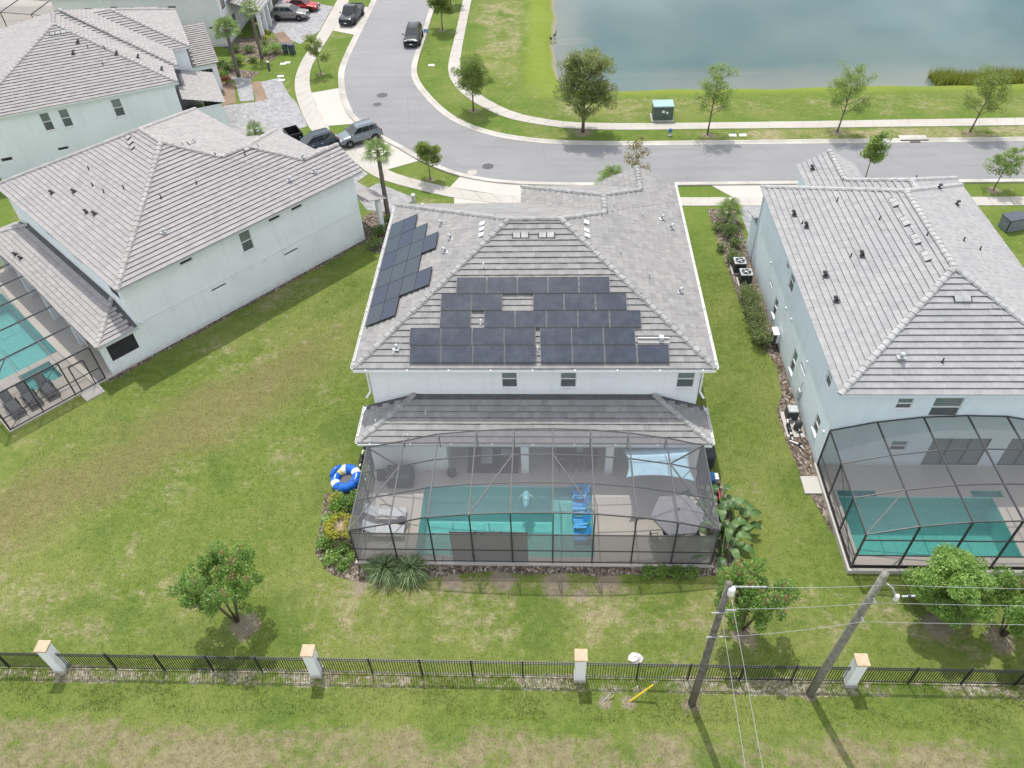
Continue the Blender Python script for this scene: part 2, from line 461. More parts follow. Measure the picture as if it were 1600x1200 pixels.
def stucco(name, col, stain=.1):
    n = NT(name); p = n.pos(); o = n.obj()
    c = n.mix(n.rng(n.noise(p, .5, 5, .6), .35, .7, 0, .6), col, tuple(x * (1 - stain) for x in col))
    c = n.mix(n.rng(n.noise(n.mapping(p, (1.6, 1.6, .12)), 1.5, 4, .6), .52, .75, 0, .35), c, tuple(x * .8 for x in col))
    z = n.xyz(p)[2]
    dirt = n.math('MULTIPLY', n.rng(n.math('ADD', z, n.math('MULTIPLY', n.noise(p, 2.5, 4, .65), .8)), .95, .35), .4)
    c = n.mix(dirt, c, (.34, .31, .26))
    drip = n.math('MULTIPLY', n.rng(n.noise(n.mapping(p, (3.2, 3.2, .07)), 1.0, 3, .6), .58, .74), n.rng(z, 2.5, 5.6, .05, .28))
    c = n.mix(drip, c, tuple(x * .7 for x in col))
    return n.end(n.bsdf(c, .92, .2, 0, n.bump(n.noise(p, 26, 4, .7), .35, .015)))
MAT['stucco'] = stucco('blue_white_stucco', (.865, .885, .895))
MAT['stucco_l'] = stucco('pale_aqua_stucco', (.815, .86, .88))
MAT['stucco_f'] = stucco('grey_white_stucco', (.74, .75, .74))
MAT['stucco_b'] = stucco('sky_blue_stucco', (.745, .835, .87))
MAT['trim'] = simple('white_trim', (.78, .79, .79), .5, .06, 2)
MAT['soffit'] = simple('soffit', (.66, .69, .70), .7, .06)
MAT['fascia'] = simple('grey_fascia', (.52, .55, .57), .6, .1)
def rooftile(name, a, b, c3, stain):
    n = NT(name); p = n.pos(); r = n.island()
    c = n.mix(n.rng(r, 0, 1, .1, .9, False), a, b)
    c = n.mix(n.rng(r, .95, .98, 0, .6), c, c3)
    c = n.mix(n.rng(n.noise(n.mapping(p, (3, 3, .6)), 1.2, 4, .65), .5, .75, 0, .3), c, tuple(min(.8, x * 1.25) for x in b))
    c = n.mix(n.rng(n.noise(p, .45, 5, .65), .45, .75, 0, .55), c, stain)
    c = n.mix(n.rng(n.noise(p, 3.5, 5, .7), .5, .8, 0, .4), c, tuple(x * .62 for x in a))
    return n.end(n.bsdf(c, .88, .25, 0, n.bump(n.noise(p, 30, 4, .7), .3, .01)))
MAT['tile_main'] = rooftile('weathered_roof_tile', (0.232, 0.225, 0.220), (0.305, 0.298, 0.288), (0.172, 0.171, 0.171), (0.190, 0.190, 0.195))
MAT['tile_left'] = rooftile('warm_roof_tile', (0.295, 0.279, 0.276), (0.359, 0.342, 0.335), (0.259, 0.244, 0.240), (0.295, 0.283, 0.282))
MAT['tile_right'] = rooftile('pale_roof_tile', (0.293, 0.290, 0.290), (0.351, 0.349, 0.348), (0.230, 0.228, 0.231), (0.266, 0.269, 0.279))
MAT['underlay'] = simple('roof_underlay', (.10, .10, .105), .9, .2)
MAT['cap_main'] = simple('ridge_tile_weathered', (0.318, 0.319, 0.311), .85, .3, 2.5, bump=.3, world=True)
MAT['cap_left'] = simple('ridge_tile_warm', (0.368, 0.353, 0.341), .85, .22, 2.5, bump=.3, world=True)
MAT['cap_right'] = simple('ridge_tile_pale', (0.385, 0.384, 0.380), .85, .22, 2.5, bump=.3, world=True)
n = NT('window_glass'); p = n.pos()
c = n.mix(n.noise(p, .8, 2), (.13, .17, .16), (.19, .235, .22))
MAT['glass'] = n.end(n.bsdf(c, .06, .6))
MAT['glass_scr'] = simple('screened_glass', (.115, .13, .13), .5, .2, 2)
MAT['dark'] = simple('dark_interior', (.035, .036, .04), .8, .2)
MAT['bronze'] = simple('bronze_aluminium', (.045, .045, .05), .45, .2, 4, .5)
MAT['greyframe'] = simple('bronze_frame_weathered', (.05, .052, .058), .5, .2, 4, .5)
MAT['black'] = simple('black_metal', (.018, .018, .02), .45, .2, 4, .5)
MAT['vent_dark'] = simple('vent_charcoal', (.06, .06, .062), .6, .2)
MAT['vent_light'] = simple('vent_light_grey', (.50, .52, .52), .5, .15)
MAT['steel'] = simple('galvanised_steel', (.50, .51, .52), .4, .15, 6, .5, .6)
MAT['white'] = simple('white_plastic', (.80, .80, .78), .45, .06)
MAT['rubber'] = simple('rubber', (.02, .02, .022), .8, .2)
MAT['wood'] = simple('treated_pole_wood', (.175, .16, .14), .9, .4, 5, bump=.5)
MAT['wood_g'] = simple('weathered_pole_wood', (.25, .245, .205), .9, .35, 5, bump=.5)
MAT['tan'] = simple('tan_column_cap', (.50, .375, .255), .85, .15, 3, bump=.2)
MAT['bark'] = simple('bark', (.17, .135, .105), .95, .35, 8, bump=.6)
MAT['palmbark'] = simple('palm_bark', (.19, .165, .14), .95, .35, 10, bump=.7)
MAT['palmbark_r'] = simple('palm_boots', (.25, .155, .09), .95, .35, 10, bump=.7)

def screen(name, col, fac):
    n = NT(name)
    tr = n.n('BsdfTransparent')
    df = n.n('BsdfDiffuse'); df.inputs[0].default_value = (*col, 1)
    ms = n.n('MixShader'); ms.inputs[0].default_value = fac
    n.t.links.new(tr.outputs[0], ms.inputs[1]); n.t.links.new(df.outputs[0], ms.inputs[2])
    return n.end(ms.outputs[0])
MAT['scr'] = screen('insect_screen', (.16, .162, .175), .35)
MAT['scr_front'] = screen('front_insect_screen', (.13, .13, .135), .2)
MAT['scr_dense'] = screen('privacy_screen', (.27, .26, .25), .76)
MAT['scr_side'] = screen('side_insect_screen', (.15, .152, .16), .46)
MAT['scr_rf'] = screen('right_front_screen', (.10, .10, .105), .28)
MAT['scr_dark'] = screen('dark_insect_screen', (.105, .11, .12), .35)
# solar cells
n = NT('solar_cells'); o = n.obj(); x = n.xyz(o)
gx = n.math('PINGPONG', n.math('MULTIPLY', x[0], 6.06), .5); gy = n.math('PINGPONG', n.math('MULTIPLY', x[1], 6.06), .5)
ln = n.math('MINIMUM', gx, gy)
c = n.mix(n.rng(n.noise(n.pos(), 1.6, 4, .6), .35, .7), (.028, .037, .056), (.05, .06, .082))
c = n.mix(n.rng(n.noise(n.mapping(n.pos(), (5, 1.2, 1)), 1.4, 4, .7), .55, .7, 0, .35), c, (.006, .007, .01))
c = n.mix(n.rng(ln, .0, .035, .7, 0), c, (.11, .12, .135))
MAT['cells'] = n.end(n.bsdf(c, .16, .5, 0))
n = NT('solar_cells_blue'); r = n.n('ObjectInfo').outputs['Random']
c = n.mix(n.rng(r, .45, .55), (.020, .034, .046), (.014, .021, .046))
MAT['cells_b'] = n.end(n.bsdf(c, .12, .5, 0))
# foliage
MAT['lf_oak'] = leafmat('oak_leaf', (0.083, 0.148, 0.031), (0.183, 0.269, 0.054), (0.367, 0.446, 0.105))
MAT['lf_elm'] = leafmat('elm_leaf', (0.097, 0.172, 0.038), (0.220, 0.331, 0.073), (0.442, 0.557, 0.147))
MAT['lf_cyp'] = leafmat('cypress_leaf', (0.088, 0.132, 0.042), (0.214, 0.276, 0.084), (0.452, 0.482, 0.178))
MAT['lf_crape'] = leafmat('crape_myrtle_leaf', (0.074, 0.169, 0.034), (0.176, 0.324, 0.062), (0.365, 0.506, 0.105))
MAT['lf_lime'] = leafmat('lime_green_leaf', (0.113, 0.221, 0.038), (0.246, 0.405, 0.086), (0.472, 0.654, 0.188))
MAT['lf_shrub'] = leafmat('shrub_leaf', (0.053, 0.105, 0.026), (0.126, 0.209, 0.053), (0.251, 0.335, 0.095))
MAT['lf_hedge'] = leafmat('hedge_leaf', (0.088, 0.144, 0.046), (0.214, 0.275, 0.092), (0.376, 0.419, 0.173))
MAT['lf_yel'] = leafmat('croton_leaf', (0.217, 0.248, 0.023), (0.496, 0.465, 0.031), (0.600, 0.600, 0.093))
MAT['lf_red'] = leafmat('red_leaf', (0.186, 0.046, 0.039), (0.372, 0.085, 0.062), (0.512, 0.248, 0.093))
MAT['lf_pink'] = leafmat('pink_blossom', (.26, .06, .06), (.44, .12, .11), (.55, .22, .19))
MAT['lf_palm'] = leafmat('palm_leaf', (0.078, 0.139, 0.031), (0.171, 0.264, 0.062), (0.310, 0.403, 0.124), .25)
MAT['lf_big'] = leafmat('broad_leaf', (0.046, 0.109, 0.031), (0.101, 0.186, 0.054), (0.202, 0.295, 0.109), .25)
MAT['lf_strap'] = leafmat('strap_leaf', (0.062, 0.116, 0.046), (0.155, 0.232, 0.093), (0.372, 0.465, 0.232), .25)
MAT['lf_rust'] = leafmat('rust_leaf', (.13, .17, .04), (.26, .27, .08), (.40, .26, .12))
MAT['reed'] = leafmat('reed', (.12, .18, .025), (.24, .30, .05), (.38, .38, .09))
MAT['plate'] = simple('number_plate', (.75, .76, .74), .4, .05)
MAT['railgrey'] = simple('rail_grey', (.20, .205, .21), .5)

MAT['wire'] = simple('wire_grey', (.34, .35, .36), .6)
# ---------------------------------------------------------------- the ground
def smooth(a, b, x):
    t = np.clip((x - a) / (b - a), 0, 1); return t * t * (3 - 2 * t)
def pond_depth(x, y):
    """signed distance into the pond (positive under water)"""
    wob = .16 * np.sin(y * .37) + .07 * np.sin(y * 1.13 + 1) ; wob2 = .12 * np.sin(x * .35) + .1 * np.sin(x * .9)
    dx = x - .75 + wob; dy = y - 77.35 + wob2
    r = 4.5
    qx, qy = r - dx, r - dy
    corner = r - np.hypot(np.maximum(qx, 0), np.maximum(qy, 0))
    d = np.minimum(np.minimum(dx, dy), np.where((qx > 0) & (qy > 0), corner, 1e9))
    return np.minimum(d, np.minimum(125 - x, 175 - y))
def ground_z(x, y):
    return -.95 * smooth(-1.4, 1.5, pond_depth(x, y))
xs = np.concatenate([[-900, -500, -300, -180, -120, -90], np.arange(-70, 70, .7), [72, 76, 85, 100, 120, 127, 140, 200, 350, 600, 900]])
ys = np.concatenate([[-500, -250, -120, -60, -30, -12], np.arange(-5, 72, 1.4), np.arange(72, 115, .6), [118, 125, 140, 160, 172, 178, 200, 260, 400, 700, 1300]])
X, Y = np.meshgrid(xs, ys)
Zg = ground_z(X, Y)
V = np.stack([X.ravel(), Y.ravel(), Zg.ravel()], 1)
nx_, ny_ = len(xs), len(ys)
ii = (np.arange(ny_ - 1)[:, None] * nx_ + np.arange(nx_ - 1)[None, :]).ravel()
F = np.stack([ii, ii + 1, ii + 1 + nx_, ii + nx_], 1)
ground = link('ground', np_mesh('ground', V, F, MAT['lawn'], True)); ground['kind'] = 'structure'
pond = MB().quad((-3, 73, -.47), (130, 73, -.47), (130, 180, -.47), (-3, 180, -.47)).build('pond_water', MAT['pond']); pond['kind'] = 'structure'

def catmull(P, step=.6):
    P = [np.array(p, float) for p in P]; out = []
    for i in range(len(P) - 1):
        p0 = P[max(i - 1, 0)]; p1 = P[i]; p2 = P[i + 1]; p3 = P[min(i + 2, len(P) - 1)]
        L = np.linalg.norm(p2[:2] - p1[:2]); k = max(1, int(L / step))
        # centripetal-like tangents scaled to this segment
        t1 = (p2 - p0) / max(1e-6, np.linalg.norm((p2 - p0)[:2])) * L; t2 = (p3 - p1) / max(1e-6, np.linalg.norm((p3 - p1)[:2])) * L
        for j in range(k):
            t = j / k; h = (2 * t**3 - 3 * t**2 + 1, t**3 - 2 * t**2 + t, -2 * t**3 + 3 * t**2, t**3 - t**2)
            out.append(h[0] * p1 + h[1] * t1 + h[2] * p2 + h[3] * t2)
    out.append(P[-1]); return np.array(out)
def resample(C, n):
    d = np.r_[0, np.cumsum(np.linalg.norm(np.diff(C, axis=0), axis=1))]
    s = np.linspace(0, d[-1], n)
    return np.stack([np.interp(s, d, C[:, k]) for k in range(C.shape[1])], 1)
def offset(C, d):
    T = np.gradient(C, axis=0); T /= np.linalg.norm(T, axis=1)[:, None]
    return C + np.stack([-T[:, 1], T[:, 0]], 1) * d

KL = catmull([(-22.35, 300), (-22.35, 150), (-22.35, 100), (-22.4, 83.5), (-21.4, 77.75), (-20.3, 74.2), (-18.9, 71.0), (-15.7, 67.1), (-13.6, 65.0), (-11.3, 62.6), (-8.57, 60.4), (-6.3, 59.25), (-3.0, 58.4), (4, 57.95), (17.5, 57.85), (40, 57.8), (120, 57.6), (300, 57.2)], 1.0)
KR = catmull([(-14.0, 300), (-14.0, 150), (-14.0, 92), (-14.05, 84.5), (-13.75, 81.2), (-12.7, 77.9), (-10.1, 72.8), (-7.94, 70), (-4.8, 67.7), (-.36, 66.2), (5, 65.65), (13.9, 65.5), (41.5, 65.4), (120, 65.2), (300, 64.9)], 1.0)
a = resample(offset(KL, .45), 420); b = resample(offset(KR, -.45), 420)
mb = MB()
for i in range(419):
    mb.quad((*a[i], .012), (*b[i], .012), (*b[i + 1], .012), (*a[i + 1], .012))
road = mb.build('street', MAT['asphalt']); road['kind'] = 'structure'
def kerb(C, side, name):
    mb = MB(); prof = [(0, -.05), (0, .13), (.16, .13), (.32, .05), (.62, .03), (.62, -.05)]
    L = [offset(C, side * o) for o, z in prof]
    nP = len(prof)
    for i in range(len(C)):
        mb.v.extend([(L[k][i][0], L[k][i][1], prof[k][1]) for k in range(nP)])
    for i in range(len(C) - 1):
        for k in range(nP - 1):
            q = (i * nP + k, i * nP + k + 1, (i + 1) * nP + k + 1, (i + 1) * nP + k)
            mb.f.append(q if side > 0 else q[::-1]); mb.mi.append(0); mb.sm.append(False)
    o = mb.build(name, MAT['kerb']); o['kind'] = 'structure'; return o
kerb(KL, 1, 'kerb_near'); kerb(KR, -1, 'kerb_far')

def slabs(A, B, name, length=1.55, z=.045, mat='concrete_w'):
    A = np.array(A, float); B = np.array(B, float)
    C = catmull(np.hstack([A, B]), .4)
    mid = (C[:, :2] + C[:, 2:]) / 2
    d = np.r_[0, np.cumsum(np.linalg.norm(np.diff(mid, axis=0), axis=1))]
    n_ = int(d[-1] / length); s = np.linspace(0, d[-1], n_ + 1)
    root = MB()
    at = lambda q: np.array([np.interp(q, d, C[:, k]) for k in range(4)])
    nb = max(2, n_ // 1)
    for i in range(n_):
        p, q = at(s[i]), at(s[i + 1])
        root.quad((*p[:2], .018), (*p[2:], .018), (*q[2:], .018), (*q[:2], .018))
    ro = root.build(name, MAT['kerb']); ro['kind'] = 'structure'
    for i in range(n_):
        p, q = at(s[i] + .018), at(s[i + 1] - .018)
        dz = random.uniform(-.006, .006)
        poly = [tuple(p[:2]), tuple(q[:2]), tuple(q[2:]), tuple(p[2:])]
        c = np.mean(poly, axis=0)
        if c[1] > 118 or c[0] > 62: continue
        mb = MB().prism([(x - c[0], y - c[1]) for x, y in poly], 0, z + dz)
        ar = sum(poly[k][0] * poly[(k + 1) % 4][1] - poly[(k + 1) % 4][0] * poly[k][1] for k in range(4))
        if ar < 0: mb.f = [f[::-1] for f in mb.f]
        mb.build('slab', MAT[mat], ro, (c[0], c[1], 0))
    return ro
slabs([(-26.85, 125), (-26.85, 90.5), (-27, 85.4), (-26.7, 81.1), (-26, 77.9), (-25, 74.9), (-22.8, 69.7), (-21.1, 67), (-17.4, 63), (-15.5, 60.6), (-13.9, 59.3), (-11, 57.8), (-7.75, 56.4), (-3, 55.3), (3, 54.85), (10.4, 54.8), (37, 54.4), (75, 54.2)],
      [(-25.3, 125), (-25.3, 93.9), (-25.5, 88), (-25.5, 83.2), (-24.8, 79.4), (-24, 76.8), (-22.6, 73.1), (-20.9, 69.7), (-19.6, 67), (-16.5, 63.7), (-14, 61.2), (-12, 59.8), (-8.4, 58.1), (-4, 56.8), (3, 56.2), (10.5, 56.06), (37, 55.65), (75, 55.45)], 'sidewalk_near')
slabs([(-10.7, 125), (-10.66, 91.8), (-10.6, 82.4), (-9.73, 78.7), (-8, 75.3), (-5, 71.65), (-2.2, 69.8), (3.3, 68.2), (14.2, 67.9), (42.6, 67.75), (75, 67.6)],
      [(-9.55, 125), (-9.6, 91.8), (-9.35, 82.7), (-8.7, 79.6), (-6.8, 76), (-3.9, 72.5), (-1.2, 70.75), (3.3, 69.5), (14.4, 69.15), (43, 69.2), (75, 69.1)], 'sidewalk_far')

def sheet(name, poly, mat, z0=-.05, z1=.03, kind='structure'):
    mb = MB().prism(poly, z0, z1)
    ar = sum(poly[k][0] * poly[(k + 1) % len(poly)][1] - poly[(k + 1) % len(poly)][0] * poly[k][1] for k in range(len(poly)))
    if ar < 0: mb.f = [f[::-1] for f in mb.f]
    o = mb.build(name, MAT[mat]); o['kind'] = kind; return o
sheet('driveway_apron', [(-24.1, 77.0), (-21.35, 78.1), (-20.3, 74.3), (-19.1, 71.3), (-18.1, 70.0), (-20.85, 69.6), (-22.6, 73.1)], 'concrete', z1=.034)
sheet('driveway_apron', [(-19.6, 66.9), (-18.2, 69.9), (-15.75, 67.2), (-13.6, 65.0), (-11.4, 62.6), (-14, 61.1), (-16.5, 63.6)], 'concrete', z1=.034)
sheet('driveway_apron', [(-25.28, 94.1), (-22.35, 92.6), (-22.35, 101.8), (-25.3, 102.4)], 'concrete', z1=.034)
sheet('driveway_apron', [(-7.5, 59.75), (-6.2, 59.2), (-3, 58.4), (3.4, 57.95), (1.6, 56.2), (-3.9, 56.75), (-8.2, 58.05)], 'concrete', z1=.034)
sheet('driveway', [(-7.7, 56.4), (-3, 55.25), (-.8, 54.95), (-1.4, 49), (-6.9, 49)], 'concrete', z1=.028)
sheet('driveway_apron', [(13.4, 57.88), (20.5, 57.85), (19.2, 55.85), (14.9, 55.95)], 'concrete', z1=.034)
sheet('paver_driveway', [(-32.4, 74.4), (-29.3, 75.1), (-30.8, 79.6), (-28.35, 80.9), (-26.3, 76.6), (-25.05, 74.7), (-22.85, 69.6), (-25.1, 67.9), (-29, 66.2), (-31.5, 69)], 'paver', z1=.022)
sheet('paver_driveway', [(-21.15, 66.8), (-17.4, 62.8), (-15.5, 60.4), (-18, 56), (-24, 61.5)], 'paver', z1=.022)
sheet('paver_path', [(-14.4, 58.9), (-10.8, 56.3), (-12.4, 54.2), (-14.6, 54.6), (-16, 57)], 'paver', z1=.02)
sheet('paver_driveway', [(-34.2, 95.6), (-28.3, 90.2), (-26.95, 94.0), (-26.95, 102.4), (-34.5, 106)], 'paver', z1=.022)
sheet('paver_path', [(-34.0, 81.5), (-33.0, 80.3), (-31.0, 75.3), (-29.6, 75.5), (-31.4, 80.8)], 'paver', z1=.018)
sheet('paver_driveway', [(15, 54.8), (19.5, 54.75), (20, 50.7), (15.2, 47.9)], 'paver', z1=.022)
# planting beds
_c, _s = math.cos(R(-41.65)), math.sin(R(-41.65))
def left_xy(x, y): return (-14.02 + _c * (x - 8.05) - _s * (y - 47.9), 50.45 + _s * (x - 8.05) + _c * (y - 47.9))
sheet('soil_strip', [left_xy(*q) for q in [(7.9, 27.0)] + [(8.32 + .09 * math.sin(k * 1.9) + .05 * math.sin(k * .7), 27.0 + k * .6) for k in range(36)] + [(7.9, 48.3)]], 'mulch', z1=.012)
sheet('mulch_bed', [(-32.5, 74.4), (-31.3, 75.0), (-33.0, 80.0), (-34.3, 80.0)], 'redmulch', z1=.026)
sheet('mulch_bed', [(-29.3, 75.2), (-28.2, 75.6), (-30.3, 80.2), (-31.2, 79.9)], 'redmulch', z1=.024)
sheet('mulch_bed', [(-37, 89.6), (-33, 86.5), (-30.3, 85.6), (-29.7, 88), (-31, 91.5), (-33.4, 93), (-36.4, 92.5)], 'mulch', z1=.02)
sheet('mulch_bed', [(-36.5, 80.4), (-31.2, 80.6), (-31, 82.6), (-35.8, 84)], 'mulch', z1=.016)
sheet('mulch_bed', [(-29.6, 89.0), (-28.6, 89.6), (-31.2, 94.2), (-32.3, 93.4)], 'redmulch', z1=.03)
sheet('mulch_bed', [(-13.6, 49.0), (-12.4, 48.6), (-11.8, 54.0), (-13.6, 55.2), (-14.8, 53.4)], 'mulch', z1=.014)
sheet('mulch_bed', [(12.55, 54.3), (14.75, 54.3), (14.75, 47.5), (14.7, 27.0), (14.7, 23.2), (14.4, 23.6), (14.1, 25.2), (13.75, 26.6), (13.6, 28.5), (13.45, 30), (13.4, 32.2), (14.0, 33.6), (14.2, 36), (13.8, 37.6), (13.2, 41), (12.95, 44.2), (12.8, 48)], 'mulch', z1=.018)
sheet('mulch_bed', [(-12.1, 25.9), (-9.6, 26.2), (-9.4, 21.4), (-8.5, 20.6), (-9.4, 20.5), (-10.8, 20.9), (-11.8, 22.1)], 'mulch', z1=.016)
sheet('mulch_bed', [(-8.6, 21.6), (8.3, 21.6), (8.3, 21.1), (6, 20.9), (4.1, 21.12), (2.5, 20.95), (1, 21.15), (-1, 20.98), (-2.6, 21.2), (-4.4, 21.0), (-6, 20.75), (-8.2, 20.7)], 'mulch', z1=.012)
sheet('mulch_bed', [(8.0, 27.4), (9.3, 27.2), (9.6, 24.8), (9.4, 22.0), (8.4, 21.2), (8.0, 21.6)], 'mulch', z1=.014)
# grass blades: short tufts over the near lawns, all one mass
def blades(name, N, region, h0, h1, w, mat='blades', test=None):
    x0, x1, y0, y1 = region
    px = RNG.uniform(x0, x1, N); py = RNG.uniform(y0, y1, N)
    if test is not None:
        k = test(px, py); px, py = px[k], py[k]
    m = len(px); pz = ground_z(px, py)
    th = RNG.uniform(0, 6.283, m); h = RNG.uniform(h0, h1, m); ww = RNG.uniform(.6, 1.3, m) * w
    lx = RNG.normal(0, .5, m) * h; ly = RNG.normal(0, .5, m) * h
    dx, dy = np.cos(th) * ww, np.sin(th) * ww
    V = np.zeros((m, 3, 3), np.float32)
    V[:, 0] = np.stack([px - dx, py - dy, pz - .01], 1); V[:, 1] = np.stack([px + dx, py + dy, pz - .01], 1)
    V[:, 2] = np.stack([px + lx, py + ly, pz + h], 1)
    return link(name, np_mesh(name, V.reshape(-1, 3), np.arange(m * 3).reshape(-1, 3), MAT[mat]))
def not_paved(x, y):
    k = ~((x > -9.9) & (x < 8.4) & (y > 20.9) & (y < 48.5))          # main house and cage
    k &= ~((x > 14.2) & (x < 28) & (y > 21.2) & (y < 51))            # house on the right
    # rotated house on the left, in its own axes
    ca, sa = math.cos(R(-41.65)), math.sin(R(-41.65))
    lx = 8.05 + ca * (x + 14.02) + sa * (y - 50.45); ly = 47.9 - sa * (x + 14.02) + ca * (y - 50.45)
    k &= ~((lx > -10) & (lx < 8.15) & (ly > 20.5) & (ly < 48.5))
    k &= ~((y > 15.2) & (y < 16.0) & (RNG.random(len(x)) < .5))
    k &= ~((x > 13.7) & (x < 15) & (y > 24) & (y < 54)) & ~((x > -11.2) & (x < -9) & (y > 20.8) & (y < 26))
    k &= ~((y > 21.1) & (y < 21.8) & (x > -8.7) & (x < 8.4))
    return k
g1 = blades('lawn_grass', 300000, (-30, 26, 9, 46), .03, .085, .014, test=not_paved)
tag(g1, 'short patchy lawn grass around the houses', 'grass', kind='stuff')
g2 = blades('tall_grass', 30000, (-32, 27, 13.9, 15.9), .08, .2, .014, test=lambda x, y: RNG.random(len(x)) < .35 + .5 * np.sin(x * .9 + np.sin(x * .31) * 3) * np.cos(y * 2 + x * .5))
tag(g2, 'longer green grass growing along the foot of the fence', 'grass', kind='stuff')
# ---------------------------------------------------------------- roofs
def pz(P, x, y): return P[0] * x + P[1] * y + P[2]
def clip(poly, hp):
    A, B, C = hp; out = []
    for i in range(len(poly)):
        p, q = poly[i], poly[(i + 1) % len(poly)]
        dp = A * p[0] + B * p[1] + C; dq = A * q[0] + B * q[1] + C
        if dp >= 0: out.append(p)
        if (dp < 0) != (dq < 0):
            t = dp / (dp - dq); out.append((p[0] + (q[0] - p[0]) * t, p[1] + (q[1] - p[1]) * t))
    return out
def rect_hp(x0, x1, y0, y1): return [(1, 0, -x0), (-1, 0, x1), (0, 1, -y0), (0, -1, y1)]
def slope(axis, sgn, edge, z0, m):
    """plane rising from z0 at the eave (axis = edge) with slope m towards sgn"""
    return (m * sgn, 0, z0 - m * sgn * edge) if axis == 'x' else (0, m * sgn, z0 - m * sgn * edge)
def meet(p, q, r):
    A = np.array([[p[0] - q[0], p[1] - q[1]], [p[0] - r[0], p[1] - r[1]]]); b = np.array([q[2] - p[2], r[2] - p[2]])
    x, y = np.linalg.solve(A, b); return (x, y, pz(p, x, y))
class Comp:
    def __init__(s, rect, planes, extra=None):
        s.rect = rect; s.planes = planes; s.extra = extra or {}
    def region(s, k):
        x0, x1, y0, y1 = s.rect
        poly = [(x0, y0), (x1, y0), (x1, y1), (x0, y1)]
        P = s.planes[k]
        for j, Q in enumerate(s.planes):
            if j != k: poly = clip(poly, (Q[0] - P[0], Q[1] - P[1], Q[2] - P[2]))
            if not poly: return []
        for hp in s.extra.get(k, []): poly = clip(poly, hp)
        return poly
    def height(s, x, y):
        x0, x1, y0, y1 = s.rect
        if not (x0 <= x <= x1 and y0 <= y <= y1): return -1e9
        return min(pz(P, x, y) for P in s.planes)

